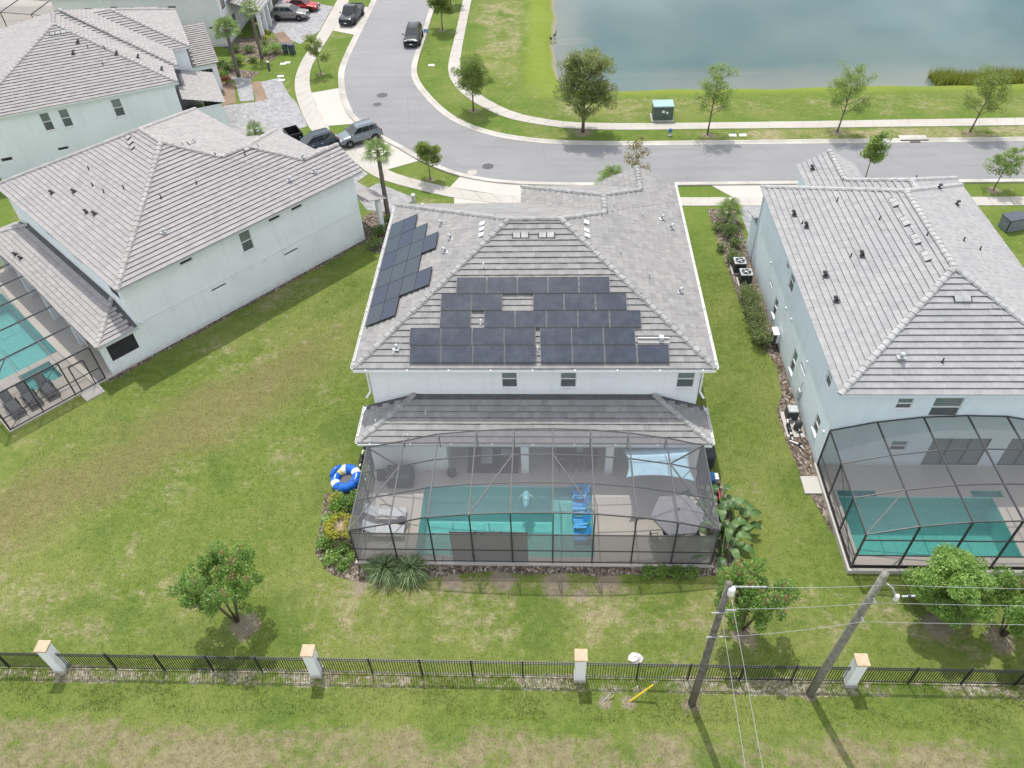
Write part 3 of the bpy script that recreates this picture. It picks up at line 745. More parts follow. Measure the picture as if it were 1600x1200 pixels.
def build_roof(root, comps, tile_mat, cap_mat, caps, campos, n_single=300, E=.345, W=.36, lip=.062):
    deck = MB(); tiles = []
    for ci, c in enumerate(comps):
        for k, P in enumerate(c.planes):
            reg = c.region(k)
            if len(reg) < 3: continue
            deck.add([(x, y, pz(P, x, y) - .005) for x, y in reg], [tuple(range(len(reg)))])
            m = math.hypot(P[0], P[1]); U = (P[0] / m, P[1] / m); e = (-U[1], U[0])
            us = [p[0] * U[0] + p[1] * U[1] for p in reg]; vs = [p[0] * e[0] + p[1] * e[1] for p in reg]
            ar = sum(reg[i][0] * reg[(i + 1) % len(reg)][1] - reg[(i + 1) % len(reg)][0] * reg[i][1] for i in range(len(reg)))
            if ar < 0: reg = reg[::-1]
            hps = []
            for i in range(len(reg)):
                p, q = reg[i], reg[(i + 1) % len(reg)]
                L = math.hypot(q[0] - p[0], q[1] - p[1])
                if L < 1e-6: continue
                A, B = -(q[1] - p[1]) / L, (q[0] - p[0]) / L
                hps.append((A, B, -(A * p[0] + B * p[1])))
            u_lo = min(us) - .03; nu = int((max(us) - u_lo) / E) + 1
            g = .0015
            for i in range(nu):
                u0 = u_lo + i * E; off = (i % 2) * W / 2
                nv0 = int(math.floor((min(vs) - off) / W)); nv1 = int(math.ceil((max(vs) - off) / W))
                for j in range(nv0, nv1):
                    v0 = j * W + off
                    quad = [(u0, v0 + g), (u0 + E + .02, v0 + g), (u0 + E + .02, v0 + W - g), (u0, v0 + W - g)]
                    xy = [(u * U[0] + v * e[0], u * U[1] + v * e[1]) for u, v in quad]
                    full = True; out = False
                    for A, B, C in hps:
                        d = [A * x + B * y + C for x, y in xy]
                        if max(d) < -.035: out = True; break
                        if min(d) < -.045: full = False
                    if out: continue
                    if not full:
                        # the lowest course may overhang the eave by a hand
                        for A, B, C in hps:
                            xy = clip(xy, (A, B, C + (.04 if A * U[0] + B * U[1] > .99 else 0)))
                            if len(xy) < 3: break
                        if len(xy) < 3: continue
                    cx = sum(p[0] for p in xy) / len(xy); cy = sum(p[1] for p in xy) / len(xy); cz = pz(P, cx, cy)
                    if any(o is not c and o.height(cx, cy) > cz + .12 for o in comps): continue
                    tiles.append((xy, P, u0, U, e, v0, full, (cx, cy, cz), (ci, k)))
    roof = deck.build('roof', MAT['underlay'], root)
    # nearest whole tiles are separate pieces
    cp = Vector(campos)
    order = sorted([i for i, t in enumerate(tiles) if t[6]], key=lambda i: (Vector(tiles[i][7]) - cp).length)
    single = set(order[:n_single]); shared = {}
    rest = MB()
    for i, (xy, P, u0, U, e, v0, full, c, key) in enumerate(tiles):
        jit = random.uniform(-.006, .01)
        def top(x, y):
            u = x * U[0] + y * U[1]
            return pz(P, x, y) + .012 + jit + lip * (1 - (u - u0) / E)
        n_ = len(xy)
        ar = sum(xy[a][0] * xy[(a + 1) % n_][1] - xy[(a + 1) % n_][0] * xy[a][1] for a in range(n_))
        if ar < 0: xy = xy[::-1]
        vs = [(x, y, top(x, y)) for x, y in xy]; fs = [tuple(range(n_))]
        for a in range(n_):
            b = (a + 1) % n_
            (xa, ya, za), (xb, yb, zb_) = vs[a], vs[b]
            k0 = len(vs)
            if max(xa * U[0] + ya * U[1], xb * U[0] + yb * U[1]) - u0 < .012:
                # the butt: a thin front edge and an underside running back over the course below
                qa, qb = (xa + U[0] * .09, ya + U[1] * .09), (xb + U[0] * .09, yb + U[1] * .09)
                vs += [(xa, ya, za - .022), (xb, yb, zb_ - .022), (qa[0], qa[1], pz(P, *qa) + .012), (qb[0], qb[1], pz(P, *qb) + .012)]
                fs += [(a, k0, k0 + 1, b), (k0, k0 + 2, k0 + 3, k0 + 1)]
            else:
                vs += [(xa, ya, za - .03), (xb, yb, zb_ - .03)]
                fs.append((a, k0, k0 + 1, b))
        if i in single:
            ox, oy = u0 * U[0] + v0 * e[0], u0 * U[1] + v0 * e[1]; oz = pz(P, ox, oy)
            if key not in shared:
                jit0 = jit
                shared[key] = MB().add([(x - ox, y - oy, z - oz) for x, y, z in vs], fs).mesh('roof_tile', tile_mat)
            link('roof_tile', shared[key], roof, (ox, oy, oz + random.uniform(0, .008)))
        else:
            rest.add(vs, fs)
    o = rest.build('roof_tiles', tile_mat, roof); o['kind'] = 'stuff'
    # ridge and hip caps, overlapping like scales
    cl = .40
    prof = [(-.19, -.055), (-.12, .04), (0, .07), (.12, .04), (.19, -.055)]
    vs = []; fs = []
    for t, s_, up in ((0, 1.0, .034), (1, .92, .0)):
        for y, z in prof: vs.append((t * (cl + .03), y * s_, z * s_ + up))
    fs = [(k, k + 1, 6 + k, 5 + k) for k in range(4)] + [(4, 3, 2, 1, 0)]
    cap_me = MB().add(vs, [f[::-1] for f in fs]).mesh('ridge_tile', cap_mat)
    for a, b in caps:
        a = Vector(a); b = Vector(b)
        if b.z < a.z: a, b = b, a
        d = b - a; L = d.length; k = max(1, round(L / cl)); yaw = math.atan2(d.y, d.x); pit = math.asin(d.z / L)
        for i in range(k):
            p = a + d * (i / k)
            link('ridge_tile', cap_me, roof, (p.x, p.y, p.z + .055), (0, -pit, yaw + random.uniform(-.02, .02)), (L / k / cl, 1, 1))
    return roof

def hood_vent(roof, p, yaw, mat='vent_dark', s=1.0):
    """gooseneck hood on a flat flange"""
    mb = MB(); mb.smooth = True
    mb.tube([(0, 0, -.1), (0, 0, .16), (.03, 0, .26), (.12, 0, .31), (.22, 0, .26)], [.10, .10, .11, .115, .10], 10)
    mb.smooth = False
    mb.box(-.22, .18, -.2, .2, .02, .055)
    o = mb.build('roof_vent', MAT[mat], roof, p, (0, 0, yaw)); o.scale = (s, s, s); return o
def pipe_vent(roof, p, mat='vent_dark'):
    return MB().lathe([(.08, -.05), (.045, .06), (.038, .1), (.038, .25), (.03, .25)], 8).build('vent_pipe', MAT[mat], roof, p)
def tile_vent(roof, p, yaw, tilt, mat='cap_right', slots=True):
    mb = MB(); mb.bbox(-.17, .17, -.2, .2, .05, .125, .02)
    o = mb.build('tile_vent', MAT[mat], roof, p); o.rotation_euler = (0, -tilt, yaw)
    for y in (-.225, .225) if slots else (): MB().box(-.17, .17, y - .02, y + .02, .05, .105).build('vent_slot', MAT['dark'], roof, p).rotation_euler = (0, -tilt, yaw)
    return o

# ---------------------------------------------------------------- walls and windows
def facade(root, p0, p1, z0, z1, wins, mat, top=None, depth=.09):
    """one wall face with real openings; wins = (u0,u1,z0,z1,kind)"""
    p0 = Vector((*p0, 0)); p1 = Vector((*p1, 0)); d = (p1 - p0); L = d.length; d /= L; nrm = Vector((d.y, -d.x, 0))
    us = sorted({0, L, *[w[0] for w in wins], *[w[1] for w in wins]}); zs = sorted({z0, z1, *[w[2] for w in wins], *[w[3] for w in wins]})
    mb = MB(); P = lambda u, z, o=0: p0 + d * u + Vector((0, 0, z)) + nrm * o
    for i in range(len(us) - 1):
        for j in range(len(zs) - 1):
            uc, zc = (us[i] + us[i + 1]) / 2, (zs[j] + zs[j + 1]) / 2
            if any(w[0] < uc < w[1] and w[2] < zc < w[3] for w in wins): continue
            mb.quad(P(us[i], zs[j]), P(us[i + 1], zs[j]), P(us[i + 1], zs[j + 1]), P(us[i], zs[j + 1]))
    for u0, u1, a, b, kind in wins:
        for q in ((P(u0, a), P(u1, a), P(u1, a, -depth), P(u0, a, -depth)), (P(u1, a), P(u1, b), P(u1, b, -depth), P(u1, a, -depth)),
                  (P(u1, b), P(u0, b), P(u0, b, -depth), P(u1, b, -depth)), (P(u0, b), P(u0, a), P(u0, a, -depth), P(u0, b, -depth))):
            mb.quad(*q)
    if top:
        mb.add([P(u, z) for u, z in top], [tuple(range(len(top)))])
    wall = mb.build('wall', mat, root)
    for u0, u1, a, b, kind in wins: window(root, P, u0, u1, a, b, kind, depth, nrm, d)
    return wall
def window(root, P, u0, u1, a, b, kind, depth, nrm, d):
    fw_, off = .045, -depth + .012
    fr = MB()
    def strip(ua, ub, za, zb, o0, o1):
        vs = [P(u, z, o) for o in (o0, o1) for u, z in ((ua, za), (ub, za), (ub, zb), (ua, zb))]
        fr.add(vs, [(3, 2, 1, 0), (4, 5, 6, 7), (0, 1, 5, 4), (1, 2, 6, 5), (2, 3, 7, 6), (3, 0, 4, 7)])
    fm = 'trim' if kind in ('hung', 'slot') else 'bronze'
    o0, o1 = -depth, -depth + .05
    strip(u0, u1, a, a + fw_, o0, o1); strip(u0, u1, b - fw_, b, o0, o1)
    strip(u0, u0 + fw_, a + fw_, b - fw_, o0, o1); strip(u1 - fw_, u1, a + fw_, b - fw_, o0, o1)
    mid = (a + b) / 2
    if kind == 'hung': strip(u0 + fw_, u1 - fw_, mid - .03, mid + .03, o0, o1 + .01)
    n_door = 0
    if kind == 'door':
        n_door = max(2, round((u1 - u0) / 1.1))
        for k in range(1, n_door):
            uu = u0 + (u1 - u0) * k / n_door; strip(uu - .035, uu + .035, a + fw_, b - fw_, o0, o1 + .006)
    w = fr.build('window', MAT[fm], root)
    def pane(ua, ub, za, zb, m): MB().quad(*[P(u, z, -depth + .018) for u, z in ((ua, za), (ub, za), (ub, zb), (ua, zb))]).build('pane', MAT[m], w)
    if kind == 'hung':
        pane(u0 + fw_, u1 - fw_, a + fw_, mid - .03, 'glass_scr'); pane(u0 + fw_, u1 - fw_, mid + .03, b - fw_, 'glass')
    elif kind == 'door':
        for k in range(n_door):
            pane(u0 + (u1 - u0) * k / n_door + .04, u0 + (u1 - u0) * (k + 1) / n_door - .04, a + fw_, b - fw_, 'glass')
    else: pane(u0 + fw_, u1 - fw_, a + fw_, b - fw_, 'dark' if kind in ('slot', 'open') else 'glass')
    if kind == 'hung':
        sl = MB(); sv = [P(u, z, o) for o in (.0, .05) for u, z in ((u0 - .05, a - .07), (u1 + .05, a - .07), (u1 + .05, a - .005), (u0 - .05, a - .005))]
        sl.add(sv, [(3, 2, 1, 0), (4, 5, 6, 7), (0, 1, 5, 4), (1, 2, 6, 5), (2, 3, 7, 6), (3, 0, 4, 7)]); sl.build('sill', MAT['trim'], w)

def eaves(root, segs, z, mat='fascia', h=.2, gutter=None):
    """fascia boards (and gutters) along eave segments"""
    for a, b in segs:
        MB().bar((*a, z - .07), (*b, z - .07), .05, h).build('fascia', MAT[mat], root)
    for a, b, nx, ny in gutter or []:
        mb = MB(); q = Vector((nx, ny, 0)) * .09
        a_, b_ = Vector((*a, z)) + q, Vector((*b, z)) + q
        mb.bar(a_ - Vector((0, 0, .11)), b_ - Vector((0, 0, .11)), .13, .02)
        mb.bar(a_ + q * .75 - Vector((0, 0, .05)), b_ + q * .75 - Vector((0, 0, .05)), .02, .14)
        gt = mb.build('gutter', MAT['trim'], root)
        L = (b_ - a_).length; k = int(L / 2.2)
        for i in range(k + 1):
            p = a_.lerp(b_, (i + .3) / (k + .6)) + q * .2
            MB().box(p.x - .03, p.x + .03, p.y - .05, p.y + .05, p.z - .01, p.z + .012).build('gutter_bracket', MAT['trim'], gt)

def local_cam(root_loc, rz):
    v = Vector((0, 0, 33.5)) - Vector(root_loc); return Matrix.Rotation(-rz, 3, 'Z') @ v

# ---------------------------------------------------------------- the two houses of one plan (main house and the turned house on the left)
EZ = 5.8
def house_a(loc, rz, label, tile, cap, wallm, n_single, main):
    root = empty('house', loc, rz, label, 'house', 'houses of the estate')
    P = {k: MAT[wallm] for k in 'w'}
    rear = slope('y', 1, 29.65, EZ, .421); left = slope('x', 1, -10.2, EZ, .45); right = slope('x', -1, 8.62, EZ, .4557); front = slope('y', -1, 45.8, EZ, .4737)
    ml = slope('x', 1, -1.8, EZ, .4557); mf = slope('y', -1, 48.0, EZ, .4557)
    wl = slope('x', 1, 3.4, EZ, .4557)
    ge = lambda A, B: (A[0] - B[0], A[1] - B[1], A[2] - B[2])
    main_c = Comp((-10.2, 8.62, 29.65, 45.8), [rear, left, right, front])
    mid_c = Comp((-1.8, 8.62, 38.5, 48.0), [ml, right, mf], {1: [ge(right, front)]})
    wing_c = Comp((3.4, 8.62, 43.5, 48.4), [wl, right], {1: [ge(right, mf)]})
    lz = 2.75
    lr = slope('y', 1, 27.2, lz, .33); ll = slope('x', 1, -10.05, lz, .32); lri = slope('x', -1, 8.5, lz, .32)
    lan = Comp((-10.05, 8.5, 27.2, 29.94), [lr, ll, lri])
    gar = Comp((-6.4, -1.9, 45.3, 50.2), [slope('y', -1, 50.2, 3.0, .33)])
    por = Comp((3.6, 8.7, 47.95, 50.0), [slope('y', -1, 50.0, 2.85, .30)])
    A = meet(rear, left, front); B = meet(rear, right, front)
    def on(pl_, x, y): return (x, y, pz(pl_, x, y))
    p2 = meet(right, front, ml); p3 = meet(right, ml, mf); p4 = meet(right, mf, wl)
    caps = [((-10.2, 29.65, EZ), A), ((8.62, 29.65, EZ), B), ((-10.2, 45.8, EZ), A), (A, B), (B, p2), (p2, p3), (p3, p4), (p4, (p4[0], 48.4, p4[2])), ((-1.8, 48.0, EZ), p3)]
    lt = 27.2 + .9 / .33
    tl = meet(lr, ll, (0, 0, lz + .89)); tr_ = meet(lr, lri, (0, 0, lz + .89))
    caps += [((-10.05, 27.2, lz), tl), ((8.5, 27.2, lz), tr_)]
    roof = build_roof(root, [main_c, mid_c, wing_c, lan, gar, por], MAT[tile], MAT[cap], caps, local_cam(loc, rz), n_single, .345 if main else .305, .36 if main else .33)
    # soffits
    outline = [(-10.15, 29.7), (8.57, 29.7), (8.57, 48.35), (3.45, 48.35), (3.45, 47.95), (-1.75, 47.95), (-1.75, 45.75), (-10.15, 45.75)]
    MB().add([(x, y, EZ - .16) for x, y in outline], [tuple(range(len(outline)))[::-1]]).build('soffit', MAT['soffit'], root)
    MB().box(-9.98, 8.43, 27.27, 29.93, lz - .19, lz - .15).build('lanai_ceiling', MAT['soffit'], root)
    seg = [(outline[i], outline[(i + 1) % 8]) for i in range(8)]
    eaves(root, seg, EZ, gutter=[((-10.2, 29.63), (8.62, 29.63), 0, -1), ((8.63, 29.7), (8.63, 48.3), 1, 0), ((-10.2, 45.7), (-10.2, 29.7), -1, 0)] if main else None)
    eaves(root, [((-10.0, 27.24), (8.45, 27.24)), ((-10.02, 27.26), (-10.02, 29.95)), ((8.47, 27.26), (8.47, 29.95))], lz, gutter=[((-10.05, 27.2), (8.5, 27.2), 0, -1), ((-10.05, 29.9), (-10.05, 27.2), -1, 0), ((8.5, 27.2), (8.5, 29.9), 1, 0)] if main else None)
    # walls
    w = MAT[wallm]
    xr, xl, yr = 8.02, -9.55, 29.95
    opx = lambda x0, x1, z0, z1, k: (x0 - xl, x1 - xl, z0, z1, k)
    opy = lambda y0, y1, z0, z1, k: (y0 - yr, y1 - yr, z0, z1, k)
    if main:
        rw = [opx(-2.46, -1.62, 4.12, 5.4, 'hung'), opx(.66, 1.52, 4.12, 5.4, 'hung'), opx(6.8, 7.72, 4.12, 5.4, 'hung'), opx(-4.9, -1.6, .12, 2.45, 'door'), opx(-.6, 2.9, .12, 2.45, 'door'), opx(4.2, 7.4, .12, 2.45, 'door')]
    else:
        rw = [opx(-3.3, -1.9, 4.6, 5.2, 'slot'), opx(1.0, 2.6, 4.6, 5.2, 'slot'), opx(6.2, 7.5, 4.35, 5.35, 'open'), opx(-4.9, -1.6, .12, 2.45, 'door'), opx(-.6, 2.9, .12, 2.45, 'door')]
    facade(root, (xl, yr), (xr, yr), 0, EZ - .16, rw, w)
    sw = [opy(38.25, 39.1, 3.75, 5.25, 'hung'), opy(40.6, 41.5, 4.98, 5.24, 'slot'), opy(42.45, 43.35, 4.98, 5.24, 'slot'), opy(33.95, 34.85, 5.0, 5.26, 'slot'), opy(35.25, 36.4, 2.16, 2.36, 'slot'), opy(41.0, 42.2, 2.0, 2.2, 'slot')]
    facade(root, (xr, yr), (xr, 47.9), 0, EZ - .16, sw if not main else [], w)
    facade(root, (xr, 47.9), (3.95, 47.9), 0, EZ - .16, [(.6, 3.2, 3.6, 5.0, 'pane'), (.8, 2.0, .1, 2.3, 'pane')], w, top=[(0, EZ - .16), (4.07, EZ - .16), (4.07 / 2, EZ + 1.02)])
    facade(root, (3.95, 47.9), (3.95, 47.5), 0, EZ - .16, [], w)
    facade(root, (3.95, 47.5), (-1.3, 47.5), 0, EZ - .16, [(1.2, 3.6, 3.6, 5.0, 'pane')], w)
    facade(root, (-1.3, 47.5), (-1.3, 45.3), 0, EZ - .16, [], w)
    facade(root, (-1.3, 45.3), (xl, 45.3), 0, EZ - .16, [(1.5, 3.5, 3.7, 5.0, 'pane')], w)
    facade(root, (xl, 45.3), (xl, yr), 0, EZ - .16, [], w)
    # garage block and porch in front
    MB().box(-6.0, -2.3, 45.28, 49.75, 0, 2.86).build('garage', w, root)
    MB().bbox(-5.6, -2.7, 49.74, 49.80, .05, 2.3, .02).build('garage_door', MAT['trim'], root)
    for x in (4.0, 8.2):
        MB().bbox(x - .17, x + .17, 49.3, 49.64, 0, 2.84, .02).build('porch_column', MAT['trim'], root)
    # lanai block, end walls and columns
    if main:
        facade(root, (xl, 27.5), (-5.45, 27.5), 0, lz - .19, [], w); facade(root, (-5.45, 27.5), (-5.45, yr), 0, lz - .19, [], w); facade(root, (xl, yr), (xl, 27.5), 0, lz - .19, [], w)
    else:
        facade(root, (xl, 27.45), (-8.9, 27.45), 0, lz - .19, [], w); facade(root, (-8.9, 27.45), (-8.9, yr), 0, lz - .19, [], w); facade(root, (xl, yr), (xl, 27.45), 0, lz - .19, [], w)
    if main:
        facade(root, (xr - .5, 27.5), (xr, 27.5), 0, lz - .19, [], w); facade(root, (xr, 27.5), (xr, yr), 0, lz - .19, [], w); facade(root, (xr - .5, yr), (xr - .5, 27.5), 0, lz - .19, [], w)
        cols = (-1.23, 3.3)
    else:
        facade(root, (7.6, 27.45), (xr, 27.45), 0, lz - .19, [], w); facade(root, (xr, 27.45), (xr, yr), 0, lz - .19, [(.35, 2.15, 1.0, 2.2, 'open')], w); facade(root, (7.6, yr), (7.6, 27.45), 0, lz - .19, [], w)
        cols = (-4.5, -.5, 3.6)
    for x in cols:
        MB().bbox(x - .21, x + .21, 27.3, 27.72, .1, lz - .19, .02).build('lanai_column', w, root)
    # roof furniture
    rs, ls, rr = .421, .45, .4557
    if main:
        for x, y in ((7.14, 42.63), (7.66, 41.94), (7.39, 35.29)): hood_vent(roof, (x, y, pz(right, x, y) + .06), 0.2, 'vent_light', .8)
        for x, y in ((4.03, 41.81), (4.09, 36.83), (5.67, 35.66), (5.83, 41.97)): pipe_vent(roof, (x, y, pz(right, x, y) + .05), 'vent_light')
        for x, y in ((2.18, 38.75), (2.16, 37.9), (2.17, 37.4)): tile_vent(roof, (x, y, pz(right, x, y)), math.pi, .43, 'vent_light', False)
        for x, y in ((-6.48, 40.62), (-5.7, 38.58), (-5.91, 37.35)): hood_vent(roof, (x, y, pz(left, x, y) + .06), 2.9, 'vent_light', .8)
        for x, y in ((-3.77, 38.75), (-3.75, 38.2), (-3.75, 37.6)): tile_vent(roof, (x, y, pz(left, x, y)), 0, .42, 'vent_light', False)
        for x, y in ((-1.75, 37.15), (-1.3, 37.15), (-.3, 37.15), (.15, 37.15)): tile_vent(roof, (x, y, pz(rear, x, y)), 1.5708, .4)
        for x, y in ((-3.55, 35.3), (-8.13, 30.48), (-3.58, 32.06), (-.54, 30.6)): pipe_vent(roof, (x, y, pz(rear, x, y) + .05), 'white')
        hood_vent(roof, (-8.0, 30.65, pz(rear, -8, 30.65) + .06), 1.57, 'vent_light', .7)
        for x, y in ((-6.55, 28.75), (-9.2, 28.3), (-7.4, 27.45)): pipe_vent(roof, (x, y, max(min(pz(lr, x, y), pz(ll, x, y)), 2) + .05), 'vent_light')
        # conduit run and junction box beside the lowest solar row
        mb = MB(); y = 31.2; mb.tube([(4.7, y, pz(rear, 4.7, y) + .12), (6.35, y, pz(rear, 6.35, y) + .12)], .035, 8); mb.tube([(4.7, y - .25, pz(rear, 4.7, y - .25) + .12), (6.35, y - .25, pz(rear, 6, y - .25) + .12)], .02, 8)
        mb.build('conduit', MAT['white'], roof); MB().bbox(5.8, 6.05, y - .2, y + .1, pz(rear, 6, y) + .02, pz(rear, 6, y) + .26, .02).build('junction_box', MAT['vent_light'], roof)
        # downspouts
        for x, dx in ((-9.62, -.05), (8.09, .05)):
            mb = MB(); mb.bar((x, 29.86, EZ - .2), (x, 29.86, 3.9), .09, .07); mb.bar((x, 29.86, 3.94), (x + dx * 4, 29.55, 3.72), .09, .07); mb.build('downspout', MAT['trim'], root)
        MB().tube([(-.6, 29.93, 5.58), (-2.6, 29.93, 5.58)], .02, 6).build('conduit', MAT['trim'], root)
        MB().box(-.75, .35, 29.6, 29.64, EZ - .17, EZ - .10).build('gutter_patch', MAT['vent_dark'], root)
    else:
        for x, y in ((6.6, 34.2), (7.0, 43.4), (7.2, 45.3), (5.9, 45.4)): hood_vent(roof, (x, y, pz(right, x, y) + .06), .6, 'vent_light', .8)
        for x, y in ((4.4, 35.6), (4.5, 38.1), (4.0, 42.2), (3.2, 40.5)): pipe_vent(roof, (x, y, pz(right, x, y) + .05))
        for x, y in ((-2.2, 32.5), (-4.0, 31.6), (1.4, 32.2), (.6, 32.0)): hood_vent(roof, (x, y, pz(rear, x, y) + .06), -1.57, s=.75)
        for x, y in ((-1.2, 33.5), (.3, 33.6), (1.6, 34.5), (-3.0, 34.2)): pipe_vent(roof, (x, y, pz(rear, x, y) + .05))
        for x, y in ((-2.4, 37.3), (-1.8, 37.1), (-1.2, 36.9)): tile_vent(roof, (x, y, pz(rear, x, y)), 1.5708, .4, 'cap_left')
        for x, y in ((1.5, 39.0), (1.6, 39.8), (3.6, 42.6), (3.7, 43.2)): tile_vent(roof, (x, y, pz(right, x, y)), math.pi, .43, 'cap_left')
        for x, y in ((-5.2, 27.9), (-4.4, 27.95)): hood_vent(roof, (x, y, pz(lr, x, y) + .05), -1.57, s=.7)
        for y, z in ((32.5, 2.5), (37.0, 2.55), (38.4, 2.5), (39.6, 2.5), (41.3, 2.55), (30.4, 2.6)):
            mb = MB(); mb.smooth = True; mb.lathe([(.09, 0), (.09, .04), (.06, .08), (.02, .09)], 12); mb.build('wall_vent', MAT['trim'], root, (xr, y, z), (0, R(90), 0))
        MB().bar((xr + .03, 30.2, 2.68), (xr + .03, 47.7, 2.68), .03, .025).build('band_joint', MAT['stucco_l'], root)
        for y in (34.6, 43.8): MB().bar((xr + .006, y, .2), (xr + .006, y, 5.6), .012, .012).build('control_joint', MAT['trim'], root)
    return root, rear, left

main_house, REAR, LEFT = house_a((0, 0, 0), 0, 'grey tiled two storey house in the centre with solar panels on its roof', 'tile_main', 'cap_main', 'stucco', 300, True)
# turned house: plan point (8.05, 47.9) stands at (-14.02, 50.45)
LRZ = R(-41.65)
lofs = Vector((-14.02, 50.45, 0)) - Matrix.Rotation(LRZ, 3, 'Z') @ Vector((8.05, 47.9, 0))
left_house, _, _ = house_a(lofs, LRZ, 'pale aqua two storey house turned at an angle, left of the big lawn', 'tile_left', 'cap_left', 'stucco_l', 300, False)

# ---------------------------------------------------------------- the blue house on the right
def house_right():
    root = empty('house', (0, 0, 0), 0, 'sky blue two storey house with pale roof at the right edge', 'house', 'houses of the estate')
    e = 5.75
    L, Rr, re, fr = slope('x', 1, 14.4, e, .492), slope('x', -1, 27.6, e, .492), slope('y', 1, 27.8, e, .533), slope('y', -1, 47.7, e, .524)
    m1 = Comp((14.4, 27.6, 27.8, 47.7), [L, Rr, re, fr])
    l2, f2, r2 = slope('x', 1, 17.4, e, .55), slope('y', -1, 48.6, e, .55), Rr
    ge = lambda A, B: (A[0] - B[0], A[1] - B[1], A[2] - B[2])
    m2 = Comp((17.4, 27.6, 41, 48.6), [l2, f2, r2], {2: [ge(Rr, fr)]})
    r3 = slope('x', -1, 21.4, e, .55)
    ge = lambda A, B: (A[0] - B[0], A[1] - B[1], A[2] - B[2])
    m3_ = Comp((17.4, 21.4, 45, 50.6), [l2, r3], {0: [ge(l2, f2)]})
    por = Comp((14.3, 17.2, 47.35, 49.4), [slope('y', -1, 49.4, 2.9, .3)])
    a, b = meet(L, Rr, re), meet(L, Rr, fr)
    c2 = meet(l2, f2, r2); c3 = meet(l2, r3, f2)
    caps = [((14.4, 27.8, e), a), ((27.6, 27.8, e), a), (a, b), ((14.4, 47.7, e), b), ((27.6, 47.7, e), b), (c3, (19.4, 50.6, c3[2])), (c3, c2), ((27.6, 48.6, e), c2), (c2, (c2[0], c2[1] - 1.2, c2[2]))]
    roof = build_roof(root, [m1, m2, m3_, por], MAT['tile_right'], MAT['cap_right'], caps, local_cam((0, 0, 0), 0), 300, .31, .36, .07)
    out = [(14.45, 27.85), (27.55, 27.85), (27.55, 48.55), (21.35, 48.55), (21.35, 50.55), (17.45, 50.55), (17.45, 47.65), (14.45, 47.65)]
    MB().add([(x, y, e - .14) for x, y in out], [tuple(range(len(out)))[::-1]]).build('soffit', MAT['soffit'], root)
    eaves(root, [(out[i], out[(i + 1) % 8]) for i in range(8)], e, 'stucco_b', .18)
    w = MAT['stucco_b']; z1 = e - .14
    xl, yr = 14.66, 28.05
    oy = lambda y0, y1, z0, z, k: (47.4 - y1, 47.4 - y0, z0, z, k)
    facade(root, (xl, 47.4), (xl, yr), 0, z1, [oy(39.55, 40.15, 4.65, 5.3, 'hung'), oy(38.05, 38.95, 4.0, 5.38, 'hung'), oy(39.8, 40.5, .75, 2.1, 'hung'), oy(41.55, 42.3, 1.88, 2.1, 'slot'),
                                              oy(34.55, 35.3, .65, 2.25, 'hung'), oy(32.85, 33.9, 2.22, 2.45, 'slot'), oy(29.6, 30.35, 4.3, 5.45, 'hung'), oy(29.2, 29.95, 1.1, 2.3, 'hung')], w)
    ox = lambda x0, x1, z0, z, k: (x0 - xl, x1 - xl, z0, z, k)
    facade(root, (xl, yr), (27.3, yr), 0, z1, [ox(17.5, 18.3, 4.5, 5.25, 'hung'), ox(19.3, 20.75, 3.95, 5.3, 'hung'), ox(18.15, 19.0, 1.3, 2.05, 'hung'), ox(20.2, 23.2, .12, 2.3, 'door'), ox(24.2, 27, .12, 2.3, 'door')], w)
    facade(root, (27.3, yr), (27.3, 48.3), 0, z1, [], w); facade(root, (27.3, 48.3), (21.1, 48.3), 0, z1, [(1, 2.6, 3.5, 5, 'pane')], w); facade(root, (21.1, 48.3), (21.1, 50.3), 0, z1, [], w)
    facade(root, (21.1, 50.3), (17.7, 50.3), 0, z1, [(1, 2.4, 3.5, 5, 'pane')], w, top=[(0, z1), (3.4, z1), (1.7, z1 + .95)]); facade(root, (17.7, 50.3), (17.7, 47.4), 0, z1, [], w); facade(root, (17.7, 47.4), (xl, 47.4), 0, z1, [(.8, 2.2, .1, 2.4, 'pane')], w)
    MB().box(14.62, 17.0, 47.38, 49.1, 0, 2.75).build('porch', w, root)
    for x, y in ((15.5, 43.2), (15.85, 41.6), (15.75, 36.6), (15.75, 34.3), (17.7, 37.2)): hood_vent(roof, (x, y, pz(L, x, y) + .08), 2.6, s=.85)
    hood_vent(roof, (18.1, 49.2, pz(l2, 18.1, 49.2) + .06), 2.6, s=.85)
    for x, y in ((17.8, 43.0), (15.7, 42.1), (19.2, 39.8), (17.2, 37.5), (20.7, 37.0)): pipe_vent(roof, (x, y, pz(L, x, y) + .05))
    for x, y in ((25.2, 43.2), (24.5, 44.6)): hood_vent(roof, (x, y, pz(Rr, x, y) + .06), .3, s=.8)
    for x, y in ((23.6, 46), (23.4, 38), (24.4, 37.8)): pipe_vent(roof, (x, y, min(pz(Rr, x, y), pz(f2, x, y)) + .05))
    for y in (41.0, 39.0, 37.2, 35.6): tile_vent(roof, (20.2, y, pz(L, 20.2, y)), 0, .45); tile_vent(roof, (20.2, y - .42, pz(L, 20.2, y)), 0, .45)
    for x in (20.9, 21.3): tile_vent(roof, (x, 32.3, pz(re, x, 32.3)), 1.5708, .48)
    hood_vent(roof, (17.6, 29.5, pz(re, 17.6, 29.5) + .06), -1.57, 'vent_light'); pipe_vent(roof, (19.6, 29.3, pz(re, 19.6, 29.3) + .05))
